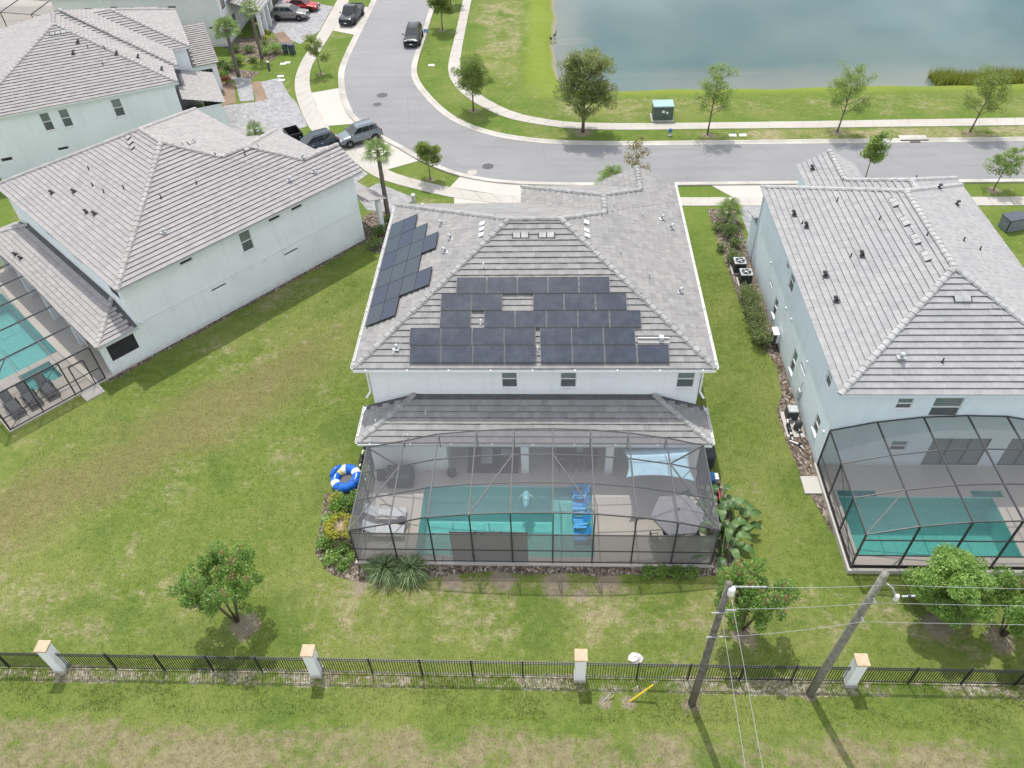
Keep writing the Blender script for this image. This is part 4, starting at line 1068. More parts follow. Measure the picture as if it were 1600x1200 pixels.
    for y, z in ((42.9, 2.95), (36.9, 3.1), (33.0, 3.2), (28.5, 2.3), (38.2, 2.9)):
        mb = MB(); mb.smooth = True; mb.lathe([(.09, 0), (.09, .04), (.06, .08), (.02, .09)], 12); mb.build('wall_vent', MAT['trim'], root, (xl, y, z), (0, R(-90), 0))
    mb = MB(); mb.bar((xl - .05, 47.35, .1), (xl - .05, 47.35, 5.6), .08, .08); mb.build('downspout', MAT['stucco_b'], root)
    # electricity meter box
    MB().bbox(xl - .16, xl, 32.5, 32.85, .55, 1.3, .02).build('meter_box', MAT['vent_light'], root); MB().tube([(xl - .07, 32.68, 1.3), (xl - .07, 32.68, 2.0)], .03, 6).build('conduit', MAT['vent_light'], root)
    return root
right_house = house_right()

# ---------------------------------------------------------------- the two houses at the upper left
def house_far():
    rz = math.atan2(.44, .898)
    root = empty('house', (-32.43, 66.55, 0), rz, 'pale tiled house with stepped hips behind the turned house, far left', 'house', 'houses of the estate')
    e = 5.75   # local x = towards the street, y = away
    r1, f1, b1, l1 = slope('y', 1, 0, e, .41), slope('x', -1, 0, e, .43), slope('x', 1, -17, e, .43), slope('y', -1, 21.2, e, .41)
    r2, f2 = slope('y', 1, 3.7, e, .45), slope('x', -1, .45, e, .45)
    r3, f3, l3 = slope('y', 1, 8, e, .45), slope('x', -1, 2.1, e, .45), slope('y', -1, 19.5, e, .45)
    c1 = Comp((-17, 0, 0, 21.2), [r1, f1, b1, l1]); c2 = Comp((-8.5, .45, 3.7, 21), [r2, f2, l1]); c3 = Comp((-5.5, 2.1, 8, 19.5), [r3, f3, l3])
    pf = Comp((-.2, 3.4, .6, 8.2), [slope('x', -1, 3.4, 2.9, .30)])
    pr_ = Comp((1.6, 4.4, 10.6, 17), [slope('y', 1, 10.6, 2.9, .30)])
    a, b = meet(r1, f1, b1), meet(l1, f1, b1)
    h2 = meet(r2, f2, b1); h3 = meet(r3, f3, l3)
    caps = [((0, 0, e), a), ((-17, 0, e), a), (a, b), ((.45, 3.7, e), (h2[0] + .2, h2[1] - .2, h2[2])), ((2.1, 8, e), h3), ((2.1, 19.5, e), h3)]
    roof = build_roof(root, [c1, c2, c3, pf, pr_], MAT['tile_left'], MAT['cap_left'], caps, (0, 0, 0), 0, .32, .36, .06)
    out = [(-16.95, .05), (-.05, .05), (-.05, 3.75), (.4, 3.75), (.4, 8.05), (2.05, 8.05), (2.05, 19.45), (-.05, 19.45), (-.05, 21.15), (-16.95, 21.15)]
    MB().add([(x, y, e - .14) for x, y in out], [tuple(range(len(out)))[::-1]]).build('soffit', MAT['soffit'], root)
    eaves(root, [(out[i], out[(i + 1) % len(out)]) for i in range(len(out))], e, 'trim', .18)
    w = MAT['stucco_l']; z1 = e - .14
    ox = lambda x0, x1, z0, z, k: (x0 + 16.6, x1 + 16.6, z0, z, k)
    facade(root, (-16.6, .4), (-.4, .4), 0, z1, [ox(-11.6, -10.85, 3.65, 5.2, 'hung'), ox(-10.1, -9.35, 3.65, 5.2, 'hung'), ox(-5.85, -5.05, 3.65, 5.2, 'hung'), ox(-15.9, -15.0, 1.8, 2.15, 'slot'), ox(-11.4, -10.5, 1.75, 2.05, 'slot')], w)
    facade(root, (-.4, .4), (-.4, 4.1), 0, z1, [], w); facade(root, (-.4, 4.1), (.05, 4.1), 0, z1, [], w); facade(root, (.05, 4.1), (.05, 8.4), 0, z1, [], w); facade(root, (.05, 8.4), (1.7, 8.4), 0, z1, [], w)
    facade(root, (1.7, 8.4), (1.7, 19.1), 0, z1, [(1, 2.5, 3.5, 5, 'pane'), (5, 7, 3.5, 5, 'pane')], w); facade(root, (1.7, 19.1), (-16.6, 20.8), 0, z1, [], w); facade(root, (-16.6, 20.8), (-16.6, .4), 0, z1, [], w)
    # low front rooms under the two lower roofs
    facade(root, (-.38, .9), (3.1, .9), 0, 2.8, [], w); facade(root, (3.1, .9), (3.1, 7.9), 0, 2.78, [(1, 5.9, .05, 2.3, 'pane')], w); facade(root, (3.1, 7.9), (1.7, 7.9), 0, 2.8, [], w)
    facade(root, (1.7, 10.9), (4.1, 10.9), 0, 2.75, [(.5, 1.9, .9, 2.35, 'open')], w); facade(root, (4.1, 10.9), (4.1, 16.7), 0, 2.8, [], w)
    for x, y in ((-7.0, 6.2), (-7.6, 5.1), (-4.2, 4.2), (-2.6, 4.1), (-1.0, 2.1)): hood_vent(roof, (x, y, min(pz(r1, x, y), pz(f1, x, y)) + .05), 0, s=.8)
    for x in (-8.8, -8.35, -7.9, -7.45): tile_vent(roof, (x, 7.7, pz(r1, x, 7.7)), 1.5708, .4)
    for x, y in ((-6.3, 5.5), (-5.0, 5.0), (-5.5, 3.3)): pipe_vent(roof, (x, y, pz(r1, x, y) + .05))
    return root
far_house = house_far()

def house_farthest():
    root = empty('house', (-36.5, 89.9, 0), 0, 'grey white house at the top left with porch columns beside the parked cars', 'house', 'houses of the estate')
    w = MAT['stucco_f']; e = 5.75
    rects = [slope('y', 1, -.4, e, .43), slope('x', -1, .4, e, .43), slope('x', 1, -19, e, .43), slope('y', -1, 20, e, .43)]
    c1 = Comp((-19, .4, -.4, 20), rects)
    por = Comp((.0, 3.6, 2.6, 8.4), [slope('x', -1, 3.6, 2.85, .32)])
    gar = Comp((.0, 2.2, 8.8, 18), [slope('x', -1, 2.2, 2.85, .32)])
    a, b = meet(rects[0], rects[1], rects[2]), meet(rects[3], rects[1], rects[2])
    build_roof(root, [c1, por, gar], MAT['tile_left'], MAT['cap_left'], [((.4, -.4, e), a), ((-19, -.4, e), a), (a, b)], (0, 0, 0), 0, .36, .4)
    MB().box(-18.95, .35, -.35, 19.95, e - .17, e - .13).build('soffit', MAT['soffit'], root)
    facade(root, (-18.6, 0), (0, 0), 0, e - .14, [(3.4, 4.5, 4.2, 4.5, 'slot'), (6.4, 7.3, 3.3, 4.6, 'hung'), (8.4, 9.4, 4.2, 4.5, 'slot'), (12.9, 13.9, 4.2, 4.5, 'slot'), (10.2, 11.2, 4.2, 4.5, 'slot'), (16.9, 17.5, 1.9, 2.2, 'slot')], w)
    facade(root, (0, 0), (0, 19.6), 0, e - .14, [(.7, 1.7, 1.0, 2.3, 'pane'), (3.2, 4.3, .1, 2.3, 'pane'), (1.0, 2.2, 3.6, 5, 'pane'), (5, 7, 3.6, 5, 'pane')], w)
    facade(root, (0, 19.6), (-18.6, 19.6), 0, e - .14, [], w); facade(root, (-18.6, 19.6), (-18.6, 0), 0, e - .14, [], w)
    for y in (2.9, 4.6, 6.3, 8.0): MB().bbox(3.0, 3.4, y - .2, y + .2, 0, 2.7, .02).build('porch_column', MAT['trim'], root)
    MB().box(2.95, 3.45, 2.65, 8.3, 2.58, 2.82).build('porch_beam', MAT['trim'], root)
    MB().box(.02, 1.9, 9.0, 17.8, 0, 2.75).build('garage', w, root); MB().bbox(1.88, 1.96, 9.8, 16.2, .05, 2.3, .02).build('garage_door', MAT['bronze'], root)
    return root
house_farthest()
# ---------------------------------------------------------------- screen enclosures, decks and pools
def cage(root_loc, rz, label, X, Zt, yf, yb, purl, rails, base=.1, frame='greyframe', scr='scr', dense=None, front='scr_front', braces=(), curb=True, side_left=True, side_right=True, door_right=False):
    root = empty('screen_enclosure', root_loc, rz, label, 'screen enclosure', 'pool screen enclosures')
    fm = MAT[frame]; dk = MAT['bronze']
    ys = [yf] + list(purl) + [yb]; n_ = len(X)
    bw = .06
    for i in range(n_):                       # uprights, roof beams
        MB().box(X[i] - bw / 2, X[i] + bw / 2, yf - .05, yf + .05, base, Zt[i] + .04).build('upright', dk, root)
        MB().bar((X[i], yf + .05, Zt[i]), (X[i], yb, Zt[i]), bw, .09).build('roof_beam', fm, root)
    for i in range(n_ - 1):
        for k, y in enumerate(ys):
            MB().bar((X[i] + bw / 2, y, Zt[i]), (X[i + 1] - bw / 2, y, Zt[i + 1]), .045, .06).build('purlin', dk if k == 0 else fm, root)
        for z in rails:
            if z < min(Zt[i], Zt[i + 1]) - .15: MB().bar((X[i] + bw / 2, yf, z), (X[i + 1] - bw / 2, yf, z), .05, .05).build('rail', dk, root)
        MB().bar((X[i] + bw / 2, yf, base + .03), (X[i + 1] - bw / 2, yf, base + .03), .05, .06).build('rail', dk, root)
        # roof screens
        for k in range(len(ys) - 1):
            MB().quad((X[i] + .03, ys[k] + .03, Zt[i] + .02), (X[i + 1] - .03, ys[k] + .03, Zt[i + 1] + .02), (X[i + 1] - .03, ys[k + 1] - .03, Zt[i + 1] + .02), (X[i] + .03, ys[k + 1] - .03, Zt[i] + .02)).build('roof_screen', MAT[scr], root)
        # front screens
        zz = [base] + [z for z in rails if z < min(Zt[i], Zt[i + 1]) - .15]
        for k in range(len(zz)):
            top = (zz[k + 1], zz[k + 1]) if k + 1 < len(zz) else (Zt[i], Zt[i + 1])
            m = dense if (dense and k + 1 < len(zz)) or (dense and len(zz) == 1) else front
            MB().quad((X[i] + .03, yf, zz[k]), (X[i + 1] - .03, yf, zz[k]), (X[i + 1] - .03, yf, top[1]), (X[i] + .03, yf, top[0])).build('wall_screen', MAT[m], root)
    for side, on in ((0, side_left), (n_ - 1, side_right)):
        if not on: continue
        x = X[side]; z = Zt[side]
        sub = []
        for k in range(len(ys) - 1): sub += [ys[k]] + ([(ys[k] + ys[k + 1]) / 2] if ys[k + 1] - ys[k] > 2.6 else [])
        sub.append(yb)
        for k in range(len(sub)):
            if k: MB().box(x - .035, x + .035, sub[k] - .04, sub[k] + .04, base, z - .05).build('upright', dk, root)
        for k in range(len(sub) - 1):
            MB().bar((x, sub[k] + .05, 1.05), (x, sub[k + 1] - .05, 1.05), .05, .05).build('rail', dk, root)
            MB().bar((x, sub[k] + .05, base + .03), (x, sub[k + 1] - .05, base + .03), .05, .06).build('rail', dk, root)
            for a, b in ((base, 1.03), (1.08, z - .04)):
                MB().quad((x, sub[k] + .04, a), (x, sub[k + 1] - .04, a), (x, sub[k + 1] - .04, b), (x, sub[k] + .04, b)).build('wall_screen', MAT['scr_side' if scr == 'scr' else scr], root)
        # cross bracing cables in the end walls
        MB().bar((x, sub[0] + .05, base + .05), (x, sub[min(2, len(sub) - 1)], z - .08), .03, .03).build('brace', dk, root)
    for (i, y0), (j, y1) in braces:
        MB().bar((X[i], y0, Zt[i] + .01), (X[j], y1, Zt[j] + .01), .06, .06).build('brace', fm, root)
    # riser screens between the house eave and the arched rear beam
    return root
def deck_with_pools(name, x0, x1, y0, y1, holes, mat, parent_loc=(0, 0, 0), rz=0, z=.1, kerb_w=None):
    xs_ = sorted({x0, x1, *[h[0] for h in holes], *[h[1] for h in holes]}); ys_ = sorted({y0, y1, *[h[2] for h in holes], *[h[3] for h in holes]})
    mb = MB()
    for i in range(len(xs_) - 1):
        for j in range(len(ys_) - 1):
            cx, cy = (xs_[i] + xs_[i + 1]) / 2, (ys_[j] + ys_[j + 1]) / 2
            if any(h[0] < cx < h[1] and h[2] < cy < h[3] for h in holes): continue
            mb.quad((xs_[i], ys_[j], z), (xs_[i + 1], ys_[j], z), (xs_[i + 1], ys_[j + 1], z), (xs_[i], ys_[j + 1], z))
    for a, b in (((x0, y0), (x1, y0)), ((x1, y0), (x1, y1)), ((x1, y1), (x0, y1)), ((x0, y1), (x0, y0))):
        mb.quad((*a, -.05), (*b, -.05), (*b, z), (*a, z))
    o = mb.build(name, MAT[mat]); o.location = parent_loc; o.rotation_euler = (0, 0, rz); o['kind'] = 'structure'
    return o
def pool(label, rects, loc=(0, 0, 0), rz=0, water='poolwater', wl=.0, deck=.1):
    """rects = (x0,x1,y0,y1,floor z, floor material)"""
    root = empty('swimming_pool', loc, rz, label, 'pool', 'swimming pools')
    for q, (x0, x1, y0, y1, fz, fm) in enumerate(rects):
        mb = MB(); mb.quad((x0, y0, fz), (x1, y0, fz), (x1, y1, fz), (x0, y1, fz))
        for (a, b) in (((x0, y0), (x1, y0)), ((x1, y0), (x1, y1)), ((x1, y1), (x0, y1)), ((x0, y1), (x0, y0))):
            # leave the side open towards a neighbouring basin
            mx, my = (a[0] + b[0]) / 2, (a[1] + b[1]) / 2
            nb_ = [r for r in rects if r is not rects[q] and r[0] - .01 <= mx <= r[1] + .01 and r[2] - .01 <= my <= r[3] + .01]
            top = deck if not nb_ else nb_[0][4]
            if top > fz + .01: mb.quad((*b, fz), (*a, fz), (*a, top), (*b, top))
        mb.build('basin', MAT[fm], root)
        MB().quad((x0, y0, wl), (x1, y0, wl), (x1, y1, wl), (x0, y1, wl)).build('water', MAT[water], root)
    return root

# main pool enclosure
MX = [-9.52, -7.5, -5.62, -3.66, -1.73, .25, 2.18, 4.1, 6.05, 8.02]
MZ = [2.66, 3.2, 3.75, 4.0, 4.15, 4.18, 4.1, 3.88, 3.5, 2.95]
YF, YB = 21.68, 26.92
cg = cage((0, 0, 0), 0, 'arched grey screen enclosure over the pool behind the solar panel house', MX, MZ, YF, YB, (23.45, 25.2), (1.1, 2.42), dense='scr_dense',
     braces=(((0, YF), (1, 25.2)), ((1, 25.2 + .0), (0, YB)), ((3, YF), (4, 25.2)), ((5, 25.2), (6, YF)), ((9, YF), (8, 25.2)), ((8, 25.2), (9, YB))))
for i in range(9):   # risers above the lanai eave
    MB().quad((MX[i] + .03, YB, 2.78), (MX[i + 1] - .03, YB, 2.78), (MX[i + 1] - .03, YB, MZ[i + 1] - .03), (MX[i] + .03, YB, MZ[i] - .03)).build('riser_screen', MAT['scr'], cg)
    if MZ[i] > 2.95: MB().box(MX[i] - .03, MX[i] + .03, YB - .03, YB + .03, 2.72, MZ[i] - .06).build('riser_post', MAT['greyframe'], cg)
MPOOL = (-6.68, .22, 22.0, 26.45); MSHELF = (.22, 2.35, 22.0, 26.45)
deck_with_pools('pool_deck', -9.62, 8.12, 21.55, 29.95, [MPOOL, MSHELF], 'deck')
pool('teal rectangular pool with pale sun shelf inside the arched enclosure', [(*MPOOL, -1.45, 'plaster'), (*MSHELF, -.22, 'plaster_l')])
# concrete footing under the screen wall
ft = MB().box(-9.66, 8.16, 21.5, 21.55, -.05, .12).build('pool_footing', MAT['concrete']); ft['kind'] = 'structure'

# right house
RX = [14.68, 16.9, 19.1, 21.25, 23.2, 25.2, 27.2]
RZ_ = [2.95, 3.6, 3.98, 4.1, 4.05, 3.6, 2.95]
cr = cage((0, 0, 0), 0, 'dark arched screen enclosure over the green pool of the blue house', RX, RZ_, 21.5, 27.98, (23.6, 25.75), (1.25, 2.5), base=.2, frame='bronze', scr='scr_dark', front='scr_rf',
     braces=(((0, 21.5), (1, 23.6)),))
deck_with_pools('pool_deck', 14.6, 27.28, 21.4, 28.06, [(15.3, 23.2, 22.25, 25.92), (15.3, 17.3, 25.92, 26.35), (22.2, 23.8, 25.92, 26.4), (24.4, 25.8, 22.6, 24.2)], 'deck')
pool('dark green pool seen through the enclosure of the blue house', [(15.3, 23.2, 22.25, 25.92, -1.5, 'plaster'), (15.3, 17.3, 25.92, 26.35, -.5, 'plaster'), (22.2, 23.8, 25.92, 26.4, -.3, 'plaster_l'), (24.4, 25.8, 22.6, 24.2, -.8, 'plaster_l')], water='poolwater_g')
ft = MB().box(14.5, 27.38, 21.28, 21.4, -.05, .28).box(14.5, 14.6, 21.4, 28.05, -.05, .28).build('pool_footing', MAT['concrete']); ft['kind'] = 'structure'
for i in range(6): MB().box(RX[i] + .04, RX[i + 1] - .04, 21.49, 21.51, .24, .44).build('kick_plate', MAT['black'], cr)
for k in range(3):
    y0, y1 = (21.55, 23.6, 25.75)[k], (23.55, 25.7, 27.9)[k]; MB().box(14.675, 14.69, y0, y1, .24, .44).build('kick_plate', MAT['black'], cr)
st = MB().bbox(13.62, 14.58, 26.1, 27.27, -.05, .1, .015).build('door_slab', MAT['concrete']); tag(st, 'white concrete slab outside the screen door of the blue house', 'slab')

# turned house
LX = [-9.4, -7.2, -5.0, -2.8, -.6, 1.5, 3.7, 5.9, 7.95]
LZt = [2.75, 3.3, 3.7, 3.9, 3.95, 3.9, 3.7, 3.3, 2.75]
cl_ = cage(lofs, LRZ, 'dark screen enclosure over the pool of the turned house at the left edge', LX, LZt, 21.0, 26.95, (23.0, 25.0), (1.05,), frame='greyframe', scr='scr_dark', braces=(((8, 21.0), (7, 23.0)),))
mb = MB(); mb.bar((7.95, 25.4, .12), (7.95, 25.4, 2.1), .07, .07); mb.bar((7.95, 26.3, .12), (7.95, 26.3, 2.1), .07, .07); mb.bar((7.95, 25.4, 2.1), (7.95, 26.3, 2.1), .07, .07); mb.build('door_frame', MAT['bronze'], cl_)
deck_with_pools('pool_deck', -9.5, 8.05, 20.9, 29.95, [(-6.5, 3.0, 22.0, 26.0), (3.5, 5.6, 23.2, 25.2)], 'deck', lofs, LRZ)
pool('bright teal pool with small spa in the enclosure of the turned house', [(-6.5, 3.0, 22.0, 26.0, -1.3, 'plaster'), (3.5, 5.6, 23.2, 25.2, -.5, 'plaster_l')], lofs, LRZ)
st = MB().bbox(8.1, 9.0, 25.2, 26.4, -.05, .1, .015).build('door_slab', MAT['concrete']); st.location = lofs; st.rotation_euler = (0, 0, LRZ); tag(st, 'white concrete slab outside the screen door of the turned house', 'slab')

# cage of the house in the top left corner
TX = [-73, -69.5, -66, -62.5, -59, -55.6]
cage((0, 0, 0), 0, 'dark screen enclosure in the top left corner behind the pale roof', TX, [3, 3.4, 3.7, 3.7, 3.4, 3.0], 91.5, 106, (96, 101), (1.2,), frame='greyframe', scr='scr_dark')
deck_with_pools('pool_deck', -74, -55.4, 91.3, 108, [], 'deck')

# remove the lawn under houses and decks so that the basins are open
import bmesh
def inside_built(x, y):
    if -9.5 < x < 8.0 and 21.6 < y < 47.4: return True
    if 14.66 < x < 27.2 and 21.45 < y < 47.4: return True
    v = Matrix.Rotation(-LRZ, 2) @ Vector((x - lofs.x, y - lofs.y))
    return -9.4 < v.x < 7.95 and 21.0 < v.y < 45.2
bm = bmesh.new(); bm.from_mesh(ground.data)
kill = [f for f in bm.faces if all(inside_built(v.co.x, v.co.y) for v in f.verts)]
bmesh.ops.delete(bm, geom=kill, context='FACES'); bm.to_mesh(ground.data); bm.free()

# ---------------------------------------------------------------- solar panels
def solar(center, u, v, w, h, label, group, mat):
    """panel in the plane spanned by unit vectors u (width) and v (up the slope)"""
    nrm = u.cross(v).normalized()
    root = empty('solar_panel', (0, 0, 0), 0, label, 'solar panel', group)
    root.matrix_world = Matrix.Translation(center) @ Matrix((u, v, nrm)).transposed().to_4x4()
    fr = MB(); t = .016
    for b in ((-w / 2 + t, w / 2 - t, -h / 2, -h / 2 + t), (-w / 2 + t, w / 2 - t, h / 2 - t, h / 2)): fr.box(*b, -.035, .008)
    fr.build('frame', MAT['black'], root)
    for b in ((-w / 2, -w / 2 + t, -h / 2, h / 2), (w / 2 - t, w / 2, -h / 2, h / 2)): MB().box(*b, -.035, .008).build('side_rail', MAT['railgrey' if mat == 'cells' else 'black'], root)
    MB().box(-w / 2 + t, w / 2 - t, -h / 2 + t, h / 2 - t, -.03, .0).build('glass', MAT[mat], root)
    return root
ORD = ['first', 'second', 'third', 'fourth', 'fifth', 'sixth', 'seventh', 'eighth']
su = Vector((1, 0, 0)); sv = Vector((0, 1, .421)).normalized()
pw = 1.642
rows = [('top', 34.08, [-4.16, -2.49, -.83, .83, 2.51], None),
        ('second', 33.13, [-4.95, -3.28, .03, 1.7, 3.38], None),
        ('third', 32.18, [-4.94, -2.58, -.91, .76, 2.42, 4.1], None),
        ('fourth', 31.24, [-6.5, -4.83, -3.16, -1.48, .41, 2.07, 3.74], None),
        ('bottom', 30.3, [-6.43, -4.76, -3.09, -1.42, .44, 2.11, 3.78, 5.45], None)]
for nm, y, xs2, _ in rows:
    for k, x in enumerate(xs2):
        c = Vector((x, y, pz(REAR, x, y) + .19))
        solar(c, su, sv, pw, 1.0, 'black solar panel, %s from left in the %s row, rear roof slope' % (ORD[k], nm), 'solar panels on the rear slope', 'cells')
lu = Vector((0, -1, 0)); lv = Vector((1, 0, .45)).normalized()
cols = [('lowest', -9.62, 0, 6), ('second', -8.74, 0, 6), ('third', -7.87, 1, 4)]
for nm, x, k0, kn in cols:
    for k in range(kn):
        y = 33.65 + (k0 + k) * 1.7
        solar(Vector((x, y, pz(LEFT, x, y) + .19)), lu, lv, 1.695, .97, 'blue solar panel, %s from the near end, %s row, left roof slope' % (ORD[k], nm), 'solar panels on the left slope', 'cells_b')
for y, lb in ((35.35, 'near'), (38.9, 'far')):
    x = -7.0; solar(Vector((x, y, pz(LEFT, x, y) + .19)), lu, lv, 1.695, .97, 'blue solar panel alone at the %s end of the top row, left roof slope' % lb, 'solar panels on the left slope', 'cells_b')
# ---------------------------------------------------------------- plants
def leaf_cloud(name, pts, size, mat, parent, aspect=.5, upbias=.5, droop=0):
    """thousands of small leaf faces around the given points"""
    n_ = len(pts); pts = np.asarray(pts, float)
    nr = RNG.normal(size=(n_, 3)); nr[:, 2] = np.abs(nr[:, 2]) + upbias; nr /= np.linalg.norm(nr, axis=1)[:, None]
    t = RNG.normal(size=(n_, 3)); t[:, 2] -= droop; t -= (t * nr).sum(1)[:, None] * nr; t /= np.linalg.norm(t, axis=1)[:, None]
    b = np.cross(nr, t); s = size * RNG.uniform(.6, 1.35, n_)[:, None]
    V = np.stack([pts - t * s, pts - b * s * aspect + t * s * .1, pts + t * s, pts + b * s * aspect + t * s * .1], 1)
    return link(name, np_mesh(name, V.reshape(-1, 3), np.arange(n_ * 4).reshape(-1, 4), mat), parent)
def clump_points(centers, radii, per, flat=1.0):
    out = []
    for c, r in zip(centers, radii):
        m = max(6, int(per * r * r)); d = RNG.normal(size=(m, 3)); d /= np.linalg.norm(d, axis=1)[:, None]
        rr = r * RNG.uniform(.25, 1.0, m) ** .55
        p = d * rr[:, None]; p[:, 2] *= flat
        out.append(np.asarray(c) + p)
    return np.vstack(out)
def skeleton(mb, base, h, nb, spread, r0, lean=(0, 0), start=.3, twigs=3, rise=.6):
    """tapered trunk with limbs; returns limb ends and points along limbs"""
    ends = []
    trunk = []
    for k in range(6):
        t = k / 5; trunk.append(Vector((lean[0] * t + random.uniform(-.05, .05) * t, lean[1] * t + random.uniform(-.05, .05) * t, h * t)))
    mb.tube(trunk, [r0 * (1 - .8 * k / 5) for k in range(6)], 8)
    for i in range(nb):
        t = start + (1 - start) * (i + random.random() * .7) / nb
        a = i * 2.4 + random.uniform(-.4, .4)
        p = Vector((lean[0] * t, lean[1] * t, h * t))
        sp = spread * random.uniform(.75, 1.15) * (1.05 - .55 * max(0, t - .35))
        q = p + Vector((math.cos(a) * sp, math.sin(a) * sp, sp * rise * random.uniform(.6, 1.3)))
        m = p.lerp(q, .5) + Vector((0, 0, .12 * sp))
        mb.tube([p, m, q], [r0 * .42 * (1 - .5 * t), r0 * .25 * (1 - .5 * t), .012], 5)
        ends += [q, p.lerp(q, .72) + Vector((0, 0, .1))]
        for _ in range(twigs):
            s_ = p.lerp(q, random.uniform(.35, .9)); e_ = s_ + Vector((random.uniform(-1, 1), random.uniform(-1, 1), random.uniform(-.1, .9))) * sp * .38
            mb.tube([s_, e_], [.02, .008], 4); ends.append(e_)
    ends.append(trunk[-1])
    return ends
def tree(name, label, loc, h, spread, leaf, lsize, per, r0=.09, nb=9, start=.3, clump=.42, flat=.8, lean=(0, 0), group=None, bark='bark', cat='tree', aspect=.45, twigs=5, rise=.65, blossom=None, droop=0):
    root = empty(name, loc, random.uniform(0, 6.28), label, cat, group)
    root.rotation_euler = (0, 0, 0)
    mb = MB(); mb.smooth = True
    ends = skeleton(mb, loc, h, nb, spread, r0, lean, start, twigs, rise)
    mb.build('trunk', MAT[bark], root)
    rad = [clump * spread * random.uniform(.65, 1.25) for _ in ends]
    pts = clump_points([tuple(e) for e in ends], rad, per, flat)
    pts = pts[pts[:, 2] > .25]
    leaf_cloud('crown', pts, lsize, MAT[leaf], root, aspect, droop=droop)
    if blossom:
        tops = sorted(ends, key=lambda e: -e.z)[:blossom]
        bp = clump_points([tuple(e + Vector((0, 0, .18))) for e in tops], [.2] * len(tops), 700, 1.2)
        leaf_cloud('blossom', bp, .05, MAT['lf_pink'], root)
    return root
G = 'street trees'
tree('cypress_tree', 'largest feathery green street tree, standing on the inside of the bend', (3.2, 67.7, 0), 6.3, 2.3, 'lf_cyp', .17, 330, .16, 26, .14, .22, .9, group=G, aspect=.16, rise=.7, twigs=6, droop=.9)
tree('oak_tree', 'round young oak between the bend kerb and the far sidewalk', (-7.2, 72.4, 0), 4.3, 1.7, 'lf_oak', .075, 560, .085, 17, .3, .27, .9, group=G, aspect=.4)
tree('oak_tree', 'small oak beside the parked black car at the top', (-12.3, 93.7, 0), 4.2, 1.35, 'lf_oak', .10, 480, .08, 9, .34, .4, 1, group=G)
tree('oak_tree', 'small oak cut by the top edge, behind the one beside the black car', (-12.1, 102.3, 0), 4.0, 1.3, 'lf_oak', .10, 420, .08, 8, .34, .4, 1, group=G)
tree('elm_tree', 'airy elm beside the green transformer box', (14.4, 66.9, 0), 5.3, 1.65, 'lf_elm', .07, 430, .085, 17, .3, .24, 1.05, (.15, 0), group=G, aspect=.35)
tree('elm_tree', 'leaning airy elm in the middle of the pond side verge', (25.95, 67.0, 0), 4.8, 1.85, 'lf_elm', .07, 430, .085, 17, .3, .24, .95, (.3, 0), group=G, aspect=.35)
tree('elm_tree', 'dark leaning elm near the right edge in front of the reeds', (37.4, 66.6, 0), 4.6, 1.75, 'lf_oak', .07, 430, .085, 15, .3, .25, .95, (.6, .1), group=G, aspect=.35)
tree('elm_tree', 'small tree on the near verge at the right edge', (35.55, 56.8, 0), 2.9, 1.25, 'lf_elm', .07, 430, .055, 14, .35, .24, .8, (.25, 0), group=G)
tree('elm_tree', 'small sapling on the grass island beside the driveway apron', (-10.0, 59.5, 0), 2.9, 1.0, 'lf_oak', .085, 480, .05, 8, .4, .42, .8, group=G)
tree('elm_tree', 'staked sapling between the sidewalk and the street at the upper left', (-24.1, 81.8, 0), 3.5, 1.05, 'lf_oak', .085, 300, .05, 8, .34, .38, 1, (-.2, 0), group=G)
tree('elm_tree', 'green tree top showing above the front roof of the blue house', (25.4, 57.3, 0), 4.1, .9, 'lf_elm', .085, 520, .06, 9, .5, .42, 1, group=G)
tree('maple_tree', 'thin rusty tree above the far roof corner of the solar panel house', (6.9, 56.6, 0), 4.6, 1.05, 'lf_rust', .085, 130, .05, 9, .35, .36, .9, group=G, twigs=4)
G = 'crape myrtles'
def crape(label, loc, h, spread, seed):
    random.seed(seed)
    root = empty('crape_myrtle', loc, 0, label, 'tree', G)
    mb = MB(); mb.smooth = True; ends = []
    for s_ in range(5):
        a = s_ * 1.257 + random.uniform(-.3, .3); top = Vector((math.cos(a) * spread * .62, math.sin(a) * spread * .62, h * random.uniform(.72, .95)))
        b0 = Vector((math.cos(a) * .07, math.sin(a) * .07, -.05)); m = b0.lerp(top, .5) + Vector((0, 0, .25))
        mb.tube([b0, m, top], [.055, .038, .012], 6); ends += [top, m.lerp(top, .55)]
        for k in range(10):
            p = m.lerp(top, random.uniform(-.1, 1)); q = p + Vector((random.uniform(-1, 1), random.uniform(-1, 1), random.uniform(-.25, .75))) * spread * .52
            mb.tube([p, q], [.02, .008], 4); ends.append(q)
    mb.build('trunk', MAT['bark'], root)
    ends = [e for e in ends if e.z > 1.5 and math.hypot(e.x, e.y) < spread * .98]
    rad = [spread * random.uniform(.13, .26) for _ in ends]
    pts = clump_points([tuple(e) for e in ends], rad, 2100, 1.15); pts = pts[pts[:, 2] > .6]
    leaf_cloud('crown', pts, .056, MAT['lf_crape'], root, .55)
    tops = sorted(ends, key=lambda e: -e.z)[:11]
    bp = clump_points([tuple(e + Vector((0, 0, .2))) for e in tops], [.17] * len(tops), 900, 1.5)
    leaf_cloud('blossom', bp, .045, MAT['lf_pink'], root)
    return root
crape('crape myrtle with faded pink tips alone on the left lawn', (-14.75, 18.3, 0), 4.9, 1.8, 3)
crape('crape myrtle behind the dark utility pole', (8.96, 18.3, 0), 4.5, 1.65, 4)
crape('crape myrtle cut by the right edge of the frame', (20.6, 18.2, 0), 4.2, 1.7, 5)
random.seed(21)
